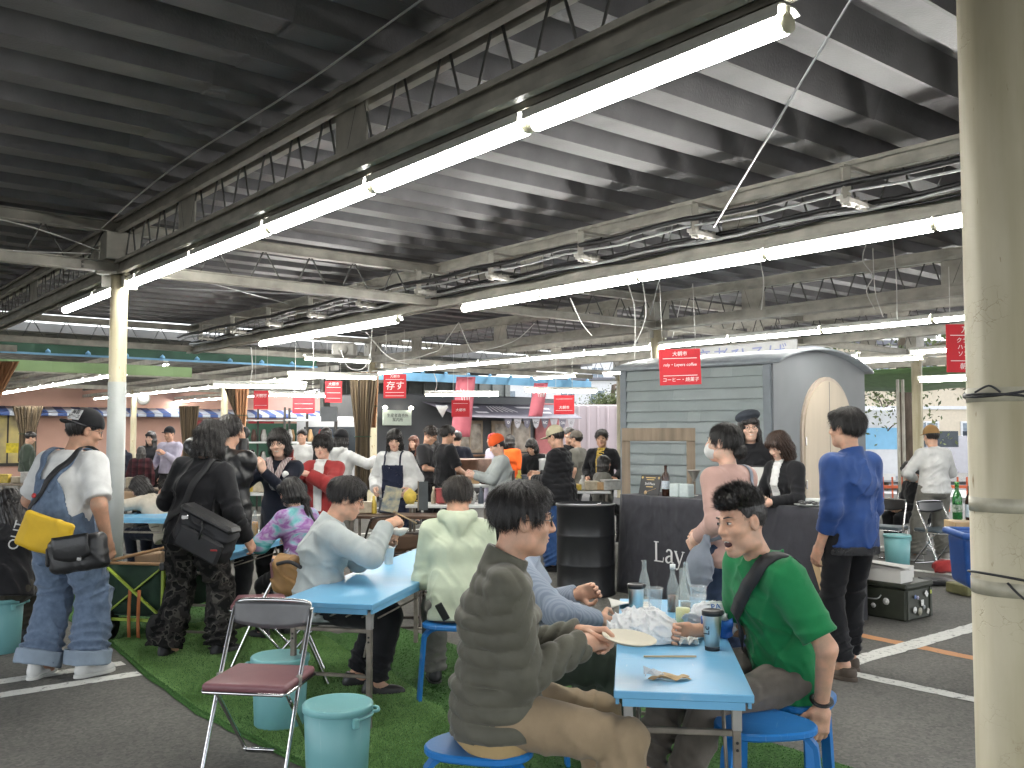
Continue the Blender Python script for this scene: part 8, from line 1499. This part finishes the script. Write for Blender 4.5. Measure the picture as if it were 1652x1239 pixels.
# tree by the street: tapered trunk, limbs, leaf clusters
BARK = mat('bark', (.10, .075, .055), .9, var=.4, scale=10, stretch=(1, 1, .25), bump=.7, bscale=16); LEAF = mat('leaf', (.055, .085, .03), .6, var=.5, scale=2.5, col2=(.14, .17, .05)); 
def tree(label, p, H_, r0, crown, n_leaf, seed, spread=1.6):
    rng = np.random.default_rng(seed); t = thing('street_tree', label, 'tree', p); pts = [Vector((0, 0, 0)), Vector((.06, 0, H_ * .25)), Vector((-.03, .05, H_ * .5)), Vector((.05, 0, H_ * .8))]; b = MB(); b.tube(smooth_path(pts, 5), [r0 * (1.15 - .6 * i / 15) for i in range(16)], 12); b.obj('trunk', BARK, t); tips = []
    b = MB()
    for k in range(9):
        a = k * 2.4 + rng.uniform(-.3, .3); z = H_ * rng.uniform(.42, .8); q = Vector((math.cos(a) * spread * rng.uniform(.6, 1.1), math.sin(a) * spread * rng.uniform(.6, 1.1), z + crown * rng.uniform(.1, .6))); b.tube(smooth_path([Vector((0, 0, z)), Vector((q.x * .4, q.y * .4, z + .25)), q], 4), [r0 * .4 * (1 - .1 * i) for i in range(9)], 7); tips += [q, q * .7 + Vector((0, 0, z * .3))]
    b.obj('limbs', BARK, t); tp = np.array([tuple(q) for q in tips]); c = tp[rng.integers(0, len(tp), n_leaf)] + rng.normal(0, .34, (n_leaf, 3)) * A3(1, 1, .8); d1 = rng.normal(size=(n_leaf, 3)); d1 /= _ln(d1)[:, None]; d2 = np.cross(d1, rng.normal(size=(n_leaf, 3))); d2 /= _ln(d2)[:, None]; L = rng.uniform(.04, .085, n_leaf)[:, None]
    V = np.stack([c - d1 * L, c + d2 * L * .45, c + d1 * L, c - d2 * L * .45], 1).reshape(-1, 3); link('crown', np_mesh('crown', [(V, np.arange(len(V)).reshape(-1, 4))], False), LEAF, t)
q = dp(1466, 800, 20.5); tree('thick trunked street tree right of the hut', (q.x, q.y, 0), 5.4, .23, 1.2, 1500, 3); q = dp(1428, 800, 24); tree('slim young street tree beside the light blue van', (q.x, q.y, 0), 3.0, .06, .8, 700, 5, 1.0); tree('far green tree at the bright opening', (5.2, 48, 0), 5.0, .2, 1.5, 7000, 7, 2.2); tree('far tree behind the beige building', (30, 42, 0), 6.0, .2, 1.6, 6000, 9, 2.2)
# green awning along the street side of the hall, its posts
b = MB(); b.grid(lambda a, c: UV(-2 + 18 * a, 17.4 + 1.3 * c, 2.85 - .38 * c - .03 * math.sin(a * 60) * c), 60, 4, True, .01); tag(b.obj('street_awning', mat('awning_green_street', (.12, .22, .09), .6, var=.15, trans=.0)), 'green awning sheet on the street side of the hall', 'awning')  # one even green with slight random variation
b = MB(); b.bar(UV(-2, 17.35, 2.95), UV(16, 17.35, 2.95), .08, .14); tag(b.obj('awning_beam', STEEL), 'pale beam carrying the street awning', 'beam')
for i, (px, lb) in enumerate(((1452, 'thin pale awning post left of the tree'), (1460, 'thin awning post just in front of the tree'))): q = dp(px, 800, 17.5); b = MB(); b.tube([(0, 0, 0), (0, 0, 2.6)], .03, 10); b.tube([(0, 0, 0), (0, 0, .02)], .08, 10); tag(b.obj('awning_post', STEEL, None, (q.x, q.y, 0)), lb, 'post')
b = MB(); b.box((0, 0, .5), (3.0, .05, .06), 0)
for k in range(16): b.box((-1.45 + .19 * k, 0, .35), (.025, .03, .7), 0)
q = dp(1540, 800, 19); tag(b.obj('barrier_fence', mat('barrier_orange', (.62, .12, .04), .5), None, (q.x, q.y, 0)), 'orange barrier fence behind the ochre cap man', 'fence')
for nm, a_, w, m_ in (('pavement', (17.8, 20.5), 60, mat('paving', (.42, .41, .40), .8, var=.1)),):
    b = MB(); b.prism([tuple(UV(u, v)[:2]) for u, v in ((-40, 21.5), (-40, 24), (60, 24), (60, 21.5))][::-1], .003, .12); tag(b.obj(nm, m_), kind='structure')

# ---- lettering becomes plain mesh
dg = bpy.context.evaluated_depsgraph_get()
for o in [o for o in bpy.data.objects if o.type == 'FONT']:
    me = bpy.data.meshes.new_from_object(o.evaluated_get(dg)); nm = o.name.split('.')[0]; n_ = bpy.data.objects.new(nm, me); COL.objects.link(n_); n_.parent = o.parent; n_.matrix_basis = o.matrix_basis.copy(); bpy.data.objects.remove(o); n_.name = nm
    if not me.materials: me.materials.append(WHI)
